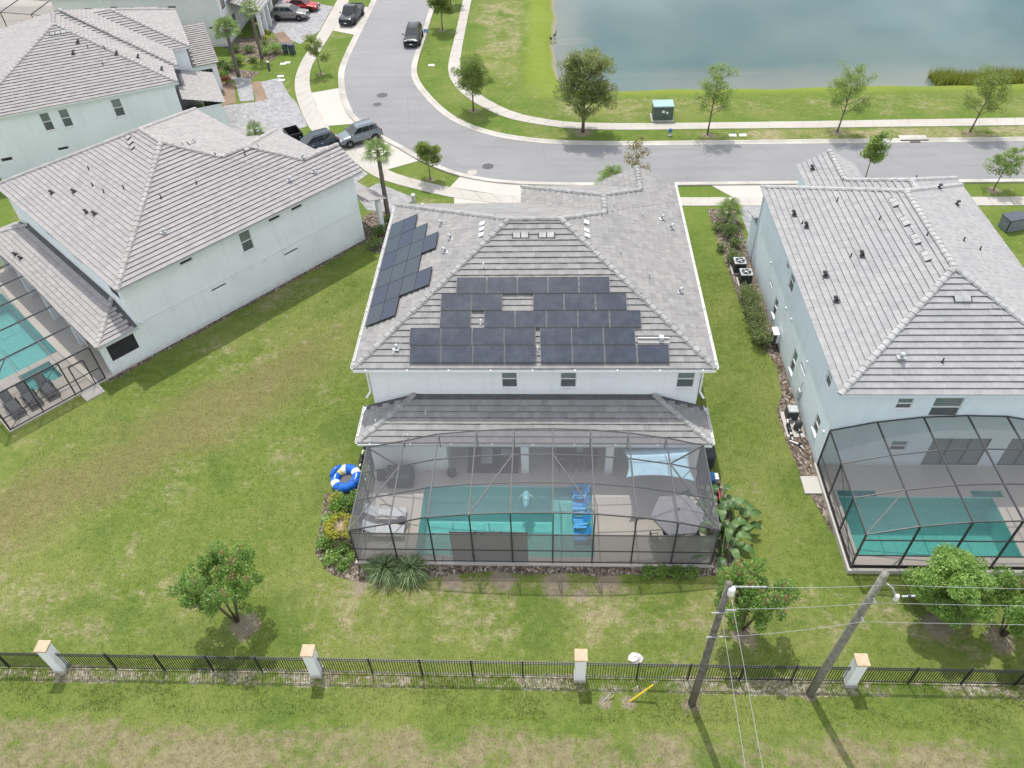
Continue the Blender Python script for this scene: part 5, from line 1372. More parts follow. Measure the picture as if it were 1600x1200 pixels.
tree('ligustrum_tree', 'dense lime green tree in front of the right enclosure', (17.8, 19.2, 0), 3.5, 1.4, 'lf_lime', .06, 2300, .08, 18, .2, .33, .85, cat='tree', rise=.45, twigs=4)

def palm(label, loc, h, fr_len, n_fr, seed, r0=.17, bark='palmbark', name='palm_tree', boots=False, group='palms', lean=(0, 0)):
    random.seed(seed)
    root = empty(name, loc, 0, label, 'palm', group)
    mb = MB(); mb.smooth = True; pts = []; rad = []
    for k in range(15):
        t = k / 14; pts.append(Vector((lean[0] * t * t, lean[1] * t * t, h * t))); rad.append(r0 * (1.15 - .3 * t) * (1.06 if k % 2 else .96))
    mb.tube(pts, rad, 10); mb.build('trunk', MAT[bark], root)
    top = pts[-1]
    if boots:
        b = MB()
        for k in range(26):
            a = k * 2.4; z = h - .1 - .035 * k; b.bar(top + Vector((math.cos(a) * r0 * .8, math.sin(a) * r0 * .8, z - h)), top + Vector((math.cos(a) * r0 * 1.7, math.sin(a) * r0 * 1.7, z - h + .2)), .07, .03)
        b.build('boots', MAT['palmbark_r'], root)
    for i in range(n_fr):
        a = i * 2.399 + random.uniform(-.2, .2); el = math.radians(75 - 105 * (i / n_fr) ** .8 + random.uniform(-8, 8))
        d = Vector((math.cos(a) * math.cos(el), math.sin(a) * math.cos(el), math.sin(el)))
        L = fr_len * random.uniform(.85, 1.1); hub = d * L * .5 - Vector((0, 0, .06 * L))
        side = d.cross(Vector((0, 0, 1))).normalized(); upv = side.cross(d)
        m = MB(); m.tube([Vector((0, 0, 0)), hub], [.025, .014], 4)
        for s_ in range(15):
            ang = math.radians(-105 + 210 * s_ / 14); ll = L * .62 * (1 - .25 * abs(ang) / 1.9)
            dd = (d * math.cos(ang) + side * math.sin(ang)).normalized(); tip = hub + dd * ll + Vector((0, 0, -.28 * ll)) + upv * random.uniform(-.05, .05)
            mid = hub + dd * ll * .55 + Vector((0, 0, -.05 * ll)); wv = dd.cross(upv).normalized() * .035 * fr_len / 1.2
            m.add([hub, mid - wv, tip, mid + wv], [(0, 1, 2, 3)])
        m.build('frond', MAT['lf_palm'], root, top)
    return root
palm('tall palm between the turned house and the solar panel house', (-12.75, 53.7, 0), 5.6, 1.35, 20, 1, .17)
palm('palm with orange brown boots in the bed at the upper left', (-33.0, 81.7, 0), 4.9, 1.6, 26, 2, .19, boots=True)
palm('palm trunk beside the porch columns of the top left house', (-31.7, 86.3, 0), 5.2, 1.3, 16, 3, .17)
palm('low fan palm showing above the far roof of the solar panel house', (5.0, 54.6, 0), 2.6, 1.5, 20, 4, .2, group='low palms')
palm('small palm behind the turned house roof beside the paver drive', (-27.4, 68.0, 0), .5, 1.1, 14, 5, .12, group='low palms')
palm('low bushy palm at the front corner of the blue house', (13.85, 52.4, 0), 1.2, 1.2, 18, 6, .15, group='low palms')

def shrub(label, loc, r, hgt, leaf, lsize=.07, per=520, name='shrub', group='shrubs', n_=9):
    root = empty(name, loc, 0, label, 'shrub', group)
    cs = []; rs = []
    for k in range(n_):
        a = k * 2.4; q = r * .62 * math.sqrt((k + .3) / n_); cs.append((math.cos(a) * q, math.sin(a) * q, hgt * random.uniform(.42, .72))); rs.append(r * random.uniform(.38, .55))
    pts = clump_points(cs, rs, per, hgt / (1.35 * r)); pts = pts[pts[:, 2] > .02]
    mb = MB()
    for c in cs[:6]: mb.tube([(0, 0, -.02), (c[0] * .8, c[1] * .8, c[2])], [.025, .012], 4)
    mb.build('stem', MAT['bark'], root); leaf_cloud('foliage', pts, lsize, MAT[leaf], root, .55)
    return root
shrub('green shrub at the front corner of the turned house, nearest the wall', (-13.1, 49.2, 0), .75, .9, 'lf_shrub')
shrub('green shrub between the turned house and the palm', (-12.9, 50.8, 0), .85, 1.0, 'lf_shrub')
shrub('green shrub just below the tall palm', (-12.5, 52.4, 0), .7, .9, 'lf_shrub')
for k, (x, y, r, h) in enumerate([(13.35, 47.2, .75, .95), (13.6, 50.6, .8, 1.0), (12.9, 51.4, .6, .7), (13.75, 49.0, .6, .8), (12.7, 48.6, .5, .6)]):
    shrub(['olive shrub just beyond the air conditioners', 'dark shrub under the low palm of the blue house', 'loose shrub on the lawn side of the low palm', 'small shrub at the front wall of the blue house', 'thin shrub at the bed edge beyond the air conditioners'][k], (x, y, 0), r, h, 'lf_hedge' if k in (0, 2) else 'lf_shrub')
for k, y in enumerate([42.9, 41.9, 40.9, 39.9, 38.9, 38.1]):
    shrub('%s hedge shrub counted from the air conditioners along the blue wall' % ORD[k], (13.5 + .07 * (k % 2), y, 0), .82, 1.25, 'lf_hedge', .055, 900, 'hedge_shrub', 'hedge along the blue wall')
for k, x in enumerate([4.9, 5.6, 6.3, 7.0]):
    shrub('%s low green hedge shrub from the left at the foot of the screen wall' % ORD[k], (x, 21.12, 0), .48, .45, 'lf_crape', .045, 1200, 'hedge_shrub', 'low hedge at the screen wall')
for k, (x, y, r, h, lf) in enumerate([(-11.0, 24.9, .75, .9, 'lf_crape'), (-10.25, 25.3, .6, .8, 'lf_crape'), (-11.35, 22.6, .6, .6, 'lf_crape'), (-10.9, 21.75, .55, .45, 'lf_lime'), (-10.2, 21.3, .45, .35, 'lf_crape'), (-11.3, 25.3, .5, .7, 'lf_yel'), (-11.25, 23.3, .45, .6, 'lf_yel')]):
    shrub(['green shrub in the left bed below the inflatable ring', 'green shrub in the left bed against the screen wall', 'green shrub left of the yellow crown plant', 'pale ground shrub at the lower corner of the left bed', 'lowest small plant by the corner of the enclosure', 'yellow green shrub at the top end of the left bed', 'yellow leaved shrub beside the yellow crown plant'][k], (x, y, 0), r, h, lf, .07, 620)
for k, (x, y, r, h, lf) in enumerate([(-10.4, 22.3, .5, .5, 'lf_crape'), (-9.95, 24.6, .55, .7, 'lf_shrub'), (-11.55, 24.1, .45, .5, 'lf_lime'), (-9.9, 21.9, .4, .35, 'lf_lime')]):
    shrub(['low green plant below the yellow crown plant', 'dark green shrub squeezed against the screen wall above the yellow plant', 'pale shrub on the lawn edge of the left bed', 'small pale plant by the enclosure corner post'][k], (x, y, 0), r, h, lf, .06, 700)
# yellow plant with spoke-like stems
root = empty('croton_plant', (-10.55, 23.2, 0), 0, 'yellow leaved plant with spoke like stems beside the enclosure', 'plant')
mb = MB(); tips = []
for k in range(22):
    a = k * 2.4; r = .35 + .45 * math.sqrt(k / 22); tp = Vector((math.cos(a) * r, math.sin(a) * r, 1.25 - .5 * r)); mb.tube([(0, 0, 0), (0, 0, .7), tp], [.03, .03, .012], 4); tips.append(tuple(tp))
mb.build('stem', MAT['tan'], root); leaf_cloud('foliage', clump_points(tips, [.2] * 22, 900, .7), .075, MAT['lf_yel'], root, .4)
# strappy lily clumps
def strap(label, loc, L, n_, group='lily clumps'):
    root = empty('lily_clump', loc, 0, label, 'plant', group); m = MB(); m.smooth = False
    for k in range(n_):
        a = random.uniform(0, 6.28); el = random.uniform(.6, 1.45); l = L * random.uniform(.7, 1.15)
        d = Vector((math.cos(a), math.sin(a), 0)); s_ = Vector((-d.y, d.x, 0)) * .022; b0 = d * random.uniform(0, .18)
        p = [b0, b0 + d * l * .35 * math.cos(el) + Vector((0, 0, l * .62 * math.sin(el))), b0 + d * l * (.75 * math.cos(el) + .12) + Vector((0, 0, l * .72 * math.sin(el))), b0 + d * l * (1.05 * math.cos(el) + .28) + Vector((0, 0, l * .42 * math.sin(el)))]
        m.add([p[0] - s_, p[0] + s_, p[1] - s_, p[1] + s_, p[2] - s_ * .8, p[2] + s_ * .8, p[3]], [(0, 1, 3, 2), (2, 3, 5, 4), (4, 5, 6)])
    m.build('leaves', MAT['lf_strap'], root); return root
strap('strappy lily clump at the left end of the screen wall', (-8.0, 21.0, 0), 1.15, 300); strap('strappy lily clump right of the other at the screen wall', (-6.75, 21.0, 0), 1.1, 300)
# bird of paradise plants: every big leaf is a piece
def big_leaf_plant(label, loc, n_, L, seed):
    random.seed(seed); root = empty('bird_of_paradise', loc, 0, label, 'plant', 'broad leaved plants by the enclosure')
    for k in range(n_):
        a = k * 2.4 + random.uniform(-.3, .3); el = R(78 - 48 * k / n_); st = L * random.uniform(.75, 1.1)
        d = Vector((math.cos(a), math.sin(a), 0)); up = Vector((0, 0, 1)); base = d * .1
        e = base + d * st * math.cos(el) + up * st * math.sin(el)
        m = MB(); m.tube([base, base.lerp(e, .6) + up * .05, e], [.035, .028, .018], 5)
        bl = .85 * random.uniform(.8, 1.15); s_ = Vector((-d.y, d.x, 0)); vs = []; nseg = 7
        for i in range(nseg + 1):
            t = i / nseg; c = e + d * bl * t * (.55 + .35 * t) + up * (bl * (.62 * t - .85 * t * t)); w = .2 * math.sin(math.pi * min(1, .08 + t * .95)) ** .7 if i < nseg else .0
            vs += [c + s_ * w + up * .06 * w / .2, c, c - s_ * w + up * .06 * w / .2]
        fs = []
        for i in range(nseg): fs += [(3 * i, 3 * i + 1, 3 * i + 4, 3 * i + 3), (3 * i + 1, 3 * i + 2, 3 * i + 5, 3 * i + 4)]
        m.smooth = True; m.add(vs, fs); m.build('leaf', MAT['lf_big'], root)
    return root
big_leaf_plant('broad leaved plant at the right wall of the enclosure, farthest back', (8.75, 24.6, 0), 12, 1.5, 31)
big_leaf_plant('broad leaved plant at the right wall of the enclosure, in the middle', (8.95, 23.5, 0), 13, 1.6, 32)
big_leaf_plant('broad leaved plant at the lower right corner of the enclosure', (8.7, 22.3, 0), 13, 1.6, 33)
big_leaf_plant('broad leaved plant farthest right beside the enclosure', (9.55, 23.9, 0), 9, 1.2, 34)
random.seed(77)
# beds at the upper left
for k, (x, y, r, h, lf) in enumerate([(-34.6, 83.0, .9, .9, 'lf_shrub'), (-35.6, 84.2, .8, .8, 'lf_shrub'), (-33.8, 84.4, .9, .9, 'lf_shrub'), (-34.4, 80.9, .8, .9, 'lf_crape'), (-33.6, 79.6, .6, 1.0, 'lf_red'), (-35.2, 81.8, .5, .8, 'lf_red'), (-31.6, 87.3, .8, .8, 'lf_lime'), (-30.5, 87.7, 1.05, 1.2, 'lf_lime'), (-32.2, 89.6, .7, .8, 'lf_hedge'), (-35.3, 88.2, .9, .8, 'lf_shrub'), (-33.7, 88.0, .8, .7, 'lf_shrub'), (-32.6, 91.6, .5, .6, 'lf_yel'), (-33.2, 93.5, .5, .6, 'lf_yel'), (-32.4, 85.2, .6, .6, 'lf_shrub')]):
    shrub(['dark shrub left of the boots palm', 'dark shrub farthest left by the grey house wall', 'dark shrub behind the boots palm', 'leafy green shrub in front of the stepped roof porch', 'red leaved shrub by the red mulch bed', 'dull red shrub beside the porch wall', 'lime shrub at the foot of the bare palm trunk', 'big round lime green shrub at the bed end', 'olive shrub by the porch columns', 'low dark shrub under the grey house corner', 'low shrub under the porch step', 'yellow shrub by the far mulch strip', 'yellow shrub nearest the grey car', 'small shrub on the lawn side of the boots palm'][k], (x, y, 0), r, h, lf, .09, 300, group='bed shrubs at the upper left')
# reeds in the pond: one mass
N = 9000
rx = RNG.uniform(38.3, 60, N); ry = RNG.uniform(76.9, 79.4, N) + .3 * np.sin(rx); rh = RNG.uniform(.4, 1.1, N)
V = np.zeros((N, 3, 3), np.float32); th = RNG.uniform(0, 6.28, N); w_ = .035
V[:, 0] = np.stack([rx - np.cos(th) * w_, ry - np.sin(th) * w_, np.full(N, -.6)], 1); V[:, 1] = np.stack([rx + np.cos(th) * w_, ry + np.sin(th) * w_, np.full(N, -.6)], 1); V[:, 2] = np.stack([rx + RNG.normal(0, .25, N), ry + RNG.normal(0, .25, N), rh - .3], 1)
rd = link('reeds', np_mesh('reeds', V.reshape(-1, 3), np.arange(N * 3).reshape(-1, 3), MAT['reed'])); tag(rd, 'yellow green reeds standing in the pond edge at the right', 'reeds', kind='stuff')
# ---------------------------------------------------------------- things on the pool deck
D = .1
MAT['cushion'] = simple('pale_grey_sling', (.58, .60, .62), .85, .08, 6); MAT['cream'] = simple('cream_resin', (.62, .56, .45), .6, .08)
MAT['blue_resin'] = simple('bright_blue_resin', (.03, .38, .80), .45, .1); MAT['cover'] = simple('charcoal_cover', (.055, .057, .065), .8, .2, 3, bump=.3)
MAT['canvas'] = simple('grey_canvas', (.25, .25, .265), .9, .12, 3); MAT['sailcloth'] = simple('pale_blue_sailcloth', (.42, .64, .76), .85, .1, 2); MAT['rug'] = simple('dark_rug', (.10, .095, .105), .95, .3, 8)
MAT['wicker'] = simple('dark_wicker', (.05, .045, .042), .8, .3, 12); MAT['sofa'] = simple('white_cushion', (.60, .62, .62), .9, .06); MAT['teak'] = simple('dark_teak', (.075, .055, .045), .7, .3, 8)
MAT['vinyl_b'] = simple('blue_vinyl', (.012, .13, .55), .25, .15, 4); MAT['vinyl_w'] = simple('white_vinyl', (.74, .75, .74), .25, .05); MAT['vinyl_y'] = simple('yellow_vinyl', (.58, .55, .16), .3, .1); MAT['mesh'] = simple('grey_mesh', (.12, .12, .13), .8, .2)
MAT['aqua'] = simple('aqua_vinyl', (.22, .55, .60), .2, .15, 3)
def chaise(label, x, y, rz, frame='cream', sling='cushion', group='chaise lounges'):
    r = empty('chaise_lounge', (x, y, D), rz, label, 'chaise lounge', group)
    MB().bbox(-.55, .95, -.3, .3, .30, .36, .02).build('seat', MAT[sling], r)
    M_ = Matrix.Translation((-.55, 0, .34)) @ Matrix.Rotation(R(35), 4, 'Y')
    MB().bbox(-.78, .0, -.3, .3, -.02, .04, .02, M_).build('backrest', MAT[sling], r)
    fr = MB()
    for s_ in (-1, 1): fr.bar((-.62, s_ * .34, .28), (.98, s_ * .34, .28), .06, .08)
    fr.build('frame', MAT[frame], r)
    for x_ in (-.5, .85):
        for s_ in (-1, 1): MB().box(x_ - .035, x_ + .035, s_ * .34 - .03, s_ * .34 + .03, 0, .24).build('leg', MAT[frame], r)
    for s_ in (-1, 1): MB().tube([(-.45, s_ * .36, .3), (-.45, s_ * .37, .52), (-.2, s_ * .37, .56), (.1, s_ * .37, .5), (.15, s_ * .36, .3)], .025, 6).build('arm', MAT['wicker' if frame == 'cream' else frame], r)
    return r
chaise('cream chaise lounge on the left of the deck, nearer the house', -8.35, 24.35, 0); chaise('cream chaise lounge on the left of the deck, nearer the screen wall', -8.3, 23.3, 0)
st = empty('side_table', (-7.55, 23.85, D), 0, 'small dark side table between the cream lounges', 'table'); MB().lathe([(.24, .4), (.25, .42), (.25, .45)], 14).build('top', MAT['wicker'], st); MB().lathe([(.14, 0), (.05, .1), (.05, .4)], 10).build('leg', MAT['wicker'], st)
# covered grill island
r = empty('covered_grill', (-8.0, 26.7, D), 0, 'charcoal covered grill island against the pale wall block', 'grill')
mb = MB(); mb.bbox(-.72, .72, -.5, .42, 0, .98, .07); mb.build('cover', MAT['cover'], r); MB().bbox(-.6, .6, -.4, .32, .94, 1.06, .06).build('hood', MAT['cover'], r)
b = MB().bbox(-.22, .22, -.2, .2, 0, .55, .04).build('storage_box', MAT['wicker']); b.location = (-9.1, 26.9, D); tag(b, 'small dark storage box left of the covered grill', 'box')
pt = empty('flower_pot', (-5.25, 27.15, D), 0, 'round pot with pale plant beside the wall block corner', 'pot'); MB().lathe([(.16, 0), (.26, .18), (.25, .42), (.2, .42), (.2, .36)], 14).build('pot', MAT['wicker'], pt); leaf_cloud('plant', clump_points([(0, 0, .5)], [.16], 2500), .05, MAT['lf_strap'], pt)
# sofa group on the rug
o = MB().box(-4.45, -1.6, 27.32, 29.3, D + .004, D + .018).build('rug', MAT['rug']); tag(o, 'dark rug under the seating group in the covered lanai', 'rug')
def sofa(label, x, y, w, rz):
    r = empty('sofa', (x, y, D + .018), rz, label, 'sofa', 'lanai seating'); MB().bbox(-w / 2, w / 2, -.4, .4, .08, .3, .03).build('base', MAT['wicker'], r); MB().bbox(-w / 2 + .1, w / 2 - .1, -.38, .26, .3, .46, .05).build('cushion', MAT['sofa'], r); MB().bbox(-w / 2, w / 2, .26, .42, .3, .82, .05).build('backrest', MAT['wicker'], r)
    for s_ in (-1, 1): MB().bbox(s_ * w / 2 - .06, s_ * w / 2 + .06, -.4, .4, .2, .62, .04).build('arm', MAT['wicker'], r)
sofa('white cushioned sofa on the dark rug', -3.45, 28.2, 1.5, R(90)); sofa('dark armchair on the right of the rug', -2.2, 28.4, .9, R(-90))
# dining group
def dchair(label, x, y, rz, group='dining chairs', mat='teak', z=D):
    r = empty('dining_chair', (x, y, z), rz, label, 'chair', group); MB().bbox(-.23, .23, -.23, .23, .42, .47, .02).build('seat', MAT[mat], r); MB().bbox(-.23, .23, .2, .25, .5, .95, .02).build('backrest', MAT[mat], r)
    for a in (-1, 1):
        for b in (-1, 1): MB().box(a * .2 - .02, a * .2 + .02, b * .2 - .02, b * .2 + .02, 0, .42 if b < 0 else .5).build('leg', MAT[mat], r)
        MB().tube([(a * .25, -.2, .44), (a * .25, -.2, .64), (a * .25, .22, .66)], .018, 6).build('arm', MAT[mat], r)
    return r
t = empty('dining_table', (1.6, 28.3, D), 0, 'long dark dining table in the covered lanai', 'table'); MB().bbox(-1.1, 1.1, -.5, .5, .7, .76, .02).build('tabletop', MAT['teak'], t)
for a in (-1, 1):
    for b in (-1, 1): MB().box(a * 1.0 - .04, a * 1.0 + .04, b * .4 - .04, b * .4 + .04, 0, .7).build('leg', MAT['teak'], t)
bw_ = MB(); bw_.smooth = True; bw_.lathe([(.08, .0), (.14, .03), (.2, .1), (.18, .1), (.1, .05)], 14); o = bw_.build('bowl', MAT['sofa']); o.location = (1.75, 28.3, D + .76); tag(o, 'white bowl on the long dark dining table', 'bowl')
for k, x in enumerate((.85, 1.6, 2.35)):
    dchair('%s dining chair from the left on the pool side of the long table' % ORD[k], x, 27.62, R(180)); dchair('%s dining chair from the left on the house side of the long table' % ORD[k], x, 28.98, 0)
# shade sail
m = MB(); m.smooth = True; nS = 14; vs = []
for i in range(nS + 1):
    for j in range(nS + 1):
        u, v = i / nS, j / nS; bx = .22 * 4 * v * (1 - v); by = .26 * 4 * u * (1 - u)
        x = 3.95 + 3.5 * u + (bx if u < .5 else -bx) * abs(1 - 2 * u); y = 25.15 + 2.1 * v + (by * (1 - 2 * v) if v < .5 else 0); z = 2.36 + .28 * (u - .5) * (v - .5) * 4 * .5 - .12 * 16 * u * (1 - u) * v * (1 - v) * .5
        vs.append((x, y, z))
m.add(vs, [(i * (nS + 1) + j, (i + 1) * (nS + 1) + j, (i + 1) * (nS + 1) + j + 1, i * (nS + 1) + j + 1) for i in range(nS) for j in range(nS)])
sail = m.build('shade_sail', MAT['sailcloth']); sm_ = sail.modifiers.new('thick', 'SOLIDIFY'); sm_.thickness = .008; tag(sail, 'pale blue shade sail stretched under the right end of the enclosure', 'shade sail')
# parasol, table, chairs
pa = empty('parasol', (6.3, 23.05, D), 0, 'grey square parasol over the table at the right of the deck', 'parasol')
MB().tube([(0, 0, 0), (0, 0, 2.62)], .03, 8).build('pole', MAT['wicker'], pa); MB().lathe([(.32, 0), (.3, .08), (.05, .1)], 14).build('base', MAT['wicker'], pa)
ang0 = .1; rim = [Vector((1.32 * math.cos(ang0 + k * 1.0472), 1.32 * math.sin(ang0 + k * 1.0472), 2.18)) for k in range(6)]
for k in range(6):
    MB().add([Vector((0, 0, 2.6)), rim[k], rim[(k + 1) % 6], rim[k] - Vector((0, 0, .1)), rim[(k + 1) % 6] - Vector((0, 0, .1))], [(0, 1, 2), (1, 3, 4, 2)]).build('canopy_panel', MAT['canvas'], pa); MB().tube([Vector((0, 0, 2.56)), rim[k] - Vector((0, 0, .03))], .012, 5).build('rib', MAT['wicker'], pa)
MB().lathe([(.05, 2.58), (.06, 2.64), (.02, 2.7)], 8).build('finial', MAT['wicker'], pa)
t = empty('patio_table', (6.3, 23.05, D), 0, 'round dark table under the grey parasol', 'table'); MB().lathe([(.55, .69), (.57, .71), (.57, .74)], 20).build('tabletop', MAT['wicker'], t)
for k in range(3): MB().tube([(.1, 0, .69), (.42 * math.cos(k * 2.094), .42 * math.sin(k * 2.094), 0)], .02, 6).build('leg', MAT['wicker'], t)
dchair('dark chair left of the parasol table', 5.35, 22.75, R(100), 'parasol chairs', 'wicker'); dchair('dark chair on the screen wall side of the parasol table', 6.45, 22.2, R(185), 'parasol chairs', 'wicker'); dchair('dark chair right of the parasol table', 7.25, 22.85, R(-80), 'parasol chairs', 'wicker'); dchair('dark chair on the house side of the parasol table', 6.3, 23.95, R(0), 'parasol chairs', 'wicker')
# blue resin chairs standing in the shallow shelf
def adirondack(label, x, y, rz):
    r = empty('pool_chair', (x, y, -.22), rz, label, 'chair', 'blue pool chairs'); m_ = MAT['blue_resin']
    for k in range(5): MB().bbox(-.27, .27, -.38 + k * .11, -.29 + k * .11, .30 - .02 * k, .325 - .02 * k, .008).build('seat_slat', m_, r)
    for k in range(5):
        x_ = -.22 + k * .11; MB().bar((x_, .12, .22), (x_ * 1.25, .48, .92 - .05 * abs(k - 2)), .095, .025, (0, 1, 0)).build('back_slat', m_, r)
    for s_ in (-1, 1):
        MB().bbox(s_ * .36 - .07, s_ * .36 + .07, -.42, .28, .5, .53, .01).build('arm', m_, r); MB().bar((s_ * .33, -.36, 0), (s_ * .33, -.36, .5), .09, .04).build('leg', m_, r); MB().bar((s_ * .30, -.38, .27), (s_ * .30, .5, .02), .04, .09).build('leg', m_, r)
for k, y in enumerate((26.0, 25.2, 24.2, 23.3)):
    adirondack('bright blue pool chair on the sun shelf, %s from the house' % ORD[k], 1.72, y, R(-90 if k % 2 else -80))
# inflatable animal in the pool
fl = empty('pool_float', (-1.15, 25.6, 0), 0, 'aqua inflatable ride on float drifting in the pool', 'float'); mb = MB(); mb.smooth = True
mb.tube([(0, .55, .1), (0, .35, .16), (0, .05, .22), (0, -.3, .2), (0, -.6, .14), (0, -.75, .1)], [.03, .16, .25, .2, .13, .04], 12); mb.build('body', MAT['aqua'], fl)
for s_ in (-1, 1): mb = MB(); mb.smooth = True; mb.tube([(s_ * .1, .2, .16), (s_ * .3, .15, .12), (s_ * .36, -.05, .1)], [.09, .07, .02], 8); mb.build('fin', MAT['aqua'], fl)
mb = MB(); mb.smooth = True; mb.tube([(0, -.5, .2), (0, -.62, .34), (0, -.74, .34)], [.1, .13, .05], 10); mb.build('head', MAT['aqua'], fl)
# dark fabric panel behind the screen wall
p_ = empty('pool_fence_panel', (-2.85, 21.84, D), 0, 'dark grey fabric panel standing behind the middle of the screen wall', 'panel'); MB().box(-1.85, 1.85, -.01, .01, .02, 2.28).build('fabric', MAT['canvas'], p_)
for x in (-1.86, -.62, .62, 1.86): MB().box(x - .02, x + .02, -.03, .03, 0, 2.32).build('post', MAT['black'], p_)

# ---------------------------------------------------------------- things outside the enclosures
# inflatable river ring leaning on the cage wall
rg = empty('inflatable_ring', (-11.0, 26.75, .1), 0, 'blue white and yellow inflatable ring lying by the enclosure', 'pool float'); rg.rotation_euler = (R(4), R(-10), .3); rg.scale = (1.0, 1.0, 1.0)
segs = 28; ringm = ['vinyl_w', 'vinyl_b', 'vinyl_b', 'vinyl_w', 'vinyl_y', 'vinyl_b', 'vinyl_b', 'vinyl_w', 'vinyl_b', 'vinyl_b', 'vinyl_b', 'vinyl_b', 'vinyl_b', 'vinyl_b']
for q in range(14):
    mb = MB(); mb.smooth = True; pts = [];
    for k in range(5): a = (q + k / 4) / 14 * 6.28319; pts.append((.62 * math.cos(a), .62 * math.sin(a), .22))
    mb.tube(pts, .27, 14, False); mb.build('ring_section', MAT[ringm[q]], rg)
MB().lathe([(.36, .12), (.36, .14)], 20).build('mesh_floor', MAT['mesh'], rg)
mb = MB(); mb.smooth = True; mb.tube([(-.75, .3, .42), (-.45, .62, .48), (-.1, .78, .42)], [.12, .17, .12], 12); mb.build('headrest', MAT['vinyl_b'], rg)
for a in (2.4, 3.9, 5.4): MB().bar((.62 * math.cos(a) - .07, .62 * math.sin(a), .49), (.62 * math.cos(a) + .07, .62 * math.sin(a), .49), .05, .03).build('handle', MAT['black'], rg)
# pool pump gear at the left lanai corner
def pump_set(label, loc, rz, pad=True):
    r = empty('pool_equipment', loc, rz, label, 'pool pump', 'pool equipment')
    if pad: MB().bbox(-.5, .5, -1.0, 1.0, -.03, .09, .01).build('pad', MAT['concrete'], r)
    MB().bbox(-.3, .35, .25, .9, .09, .72, .06).build('heater', MAT['vent_dark'], r); MB().bbox(-.27, .32, .28, .87, .70, .80, .04).build('heater_lid', MAT['steel'], r)
    mb = MB(); mb.smooth = True; mb.lathe([(.2, 0), (.22, .1), (.22, .5), (.12, .62), (.05, .66)], 14); mb.build('filter_tank', MAT['vent_dark'], r, (.18, -.35, .09))
    mb = MB(); mb.smooth = True; mb.tube([(-.3, -.3, .2), (-.3, -.75, .2)], [.12, .11], 12); mb.build('pump_motor', MAT['black'], r); mb = MB(); mb.smooth = True; mb.lathe([(.1, 0), (.12, .2), (.08, .24)], 12); mb.build('pump_basket', MAT['black'], r, (-.3, -.15, .09))
    pp = MB(); pp.smooth = True
    for pts in (((-.3, -.1, .3), (-.3, .15, .3), (-.1, .15, .3), (-.1, .4, .3)), ((.18, -.35, .5), (-.05, -.35, .5), (-.05, -.35, .15)), ((-.3, -.75, .22), (-.3, -1.3, .22), (-.3, -1.3, .0)), ((.2, -.55, .3), (.25, -1.15, .3), (.25, -1.15, 0)), ((-.45, -1.3, .12), (.0, -1.55, .12), (.2, -1.9, .12))): pp.tube(pts, .045, 8)
    pp.build('pipe', MAT['white'], r)
    for p in ((-.3, -1.05, .22), (.22, -.85, .3), (.05, -1.6, .14)): MB().bbox(p[0] - .09, p[0] + .09, p[1] - .07, p[1] + .07, p[2] - .07, p[2] + .12, .03).build('valve', MAT['black'], r)
    return r
pump_set('pool pump and pipes on a white pad along the blue wall', (14.05, 31.1, 0), 0)
pump_set('white pool pipes squeezed between the ring and the lanai corner', (-10.15, 28.6, 0), 0, False)
# air conditioners
def condenser(label, x, y):
    r = empty('air_conditioner', (x, y, 0), 0, label, 'air conditioner', 'outdoor air conditioner units'); MB().bbox(-.5, .5, -.5, .5, -.03, .08, .015).build('pad', MAT['concrete'], r); MB().bbox(-.4, .4, -.4, .4, .08, .84, .06).build('casing', MAT['vent_dark'], r)
    for k in range(8): MB().box(-.405, .405, -.405, .405, .15 + .08 * k, .165 + .08 * k).build('louvre', MAT['black'], r)
    MB().bbox(-.42, .42, -.42, .42, .84, .90, .03).build('top', MAT['steel'], r); MB().lathe([(.33, .9), (.33, .915), (.06, .915)], 20).build('fan_guard', MAT['black'], r); MB().lathe([(.09, .91), (.09, .93), (.03, .935)], 12).build('fan_hub', MAT['steel'], r)
    for k in range(4): MB().bar((0, 0, .925), (.3 * math.cos(k * 1.57 + .4), .3 * math.sin(k * 1.57 + .4), .925), .05, .012).build('fan_blade', MAT['vent_light'], r)
condenser('air conditioner by the blue wall, the one nearer the street', 13.55, 46.1); condenser('air conditioner by the blue wall, the one nearer the hedge', 13.75, 44.75)
ms = empty('mini_split', (14.4, 38.2, .35), 0, 'cream mini split unit on the blue wall behind the hedge', 'air conditioner'); MB().bbox(-.2, .18, -.4, .4, 0, .75, .03).build('casing', MAT['white'], ms); MB().lathe([(.24, 0), (.24, .012), (.05, .012)], 18).build('fan_guard', MAT['vent_dark'], ms, (-.2, .05, .38), (0, R(-90), 0)); MB().box(-.21, .0, -.42, -.34, .05, .7).build('side_vent', MAT['vent_dark'], ms)
# tools standing by the right wall of the cage
MAT['redp'] = simple('red_plastic', (.35, .03, .04), .45); MAT['bluep'] = simple('blue_plastic', (.03, .16, .42), .45)
o = empty('covered_bin', (8.75, 28.3, 0), 0, 'black covered bin at the right lanai corner', 'bin'); MB().bbox(-.35, .35, -.5, .5, 0, .9, .1).build('cover', MAT['cover'], o); MB().bbox(-.37, .37, -.52, .52, .86, .97, .05).build('lid', MAT['cover'], o)
o = empty('pressure_washer', (8.75, 26.9, 0), 0, 'blue and grey machine beside the right screen wall', 'machine'); MB().bbox(-.25, .2, -.3, .3, .12, .55, .06).build('tank', MAT['bluep'], o); MB().bbox(.18, .42, -.22, .25, .1, .5, .04).build('panel', MAT['steel'], o)
for s_ in (-1, 1): MB().lathe([(.14, -.03), (.14, .03)], 12).build('wheel', MAT['rubber'], o, (0, s_ * .33, .14), (R(90), 0, 0))
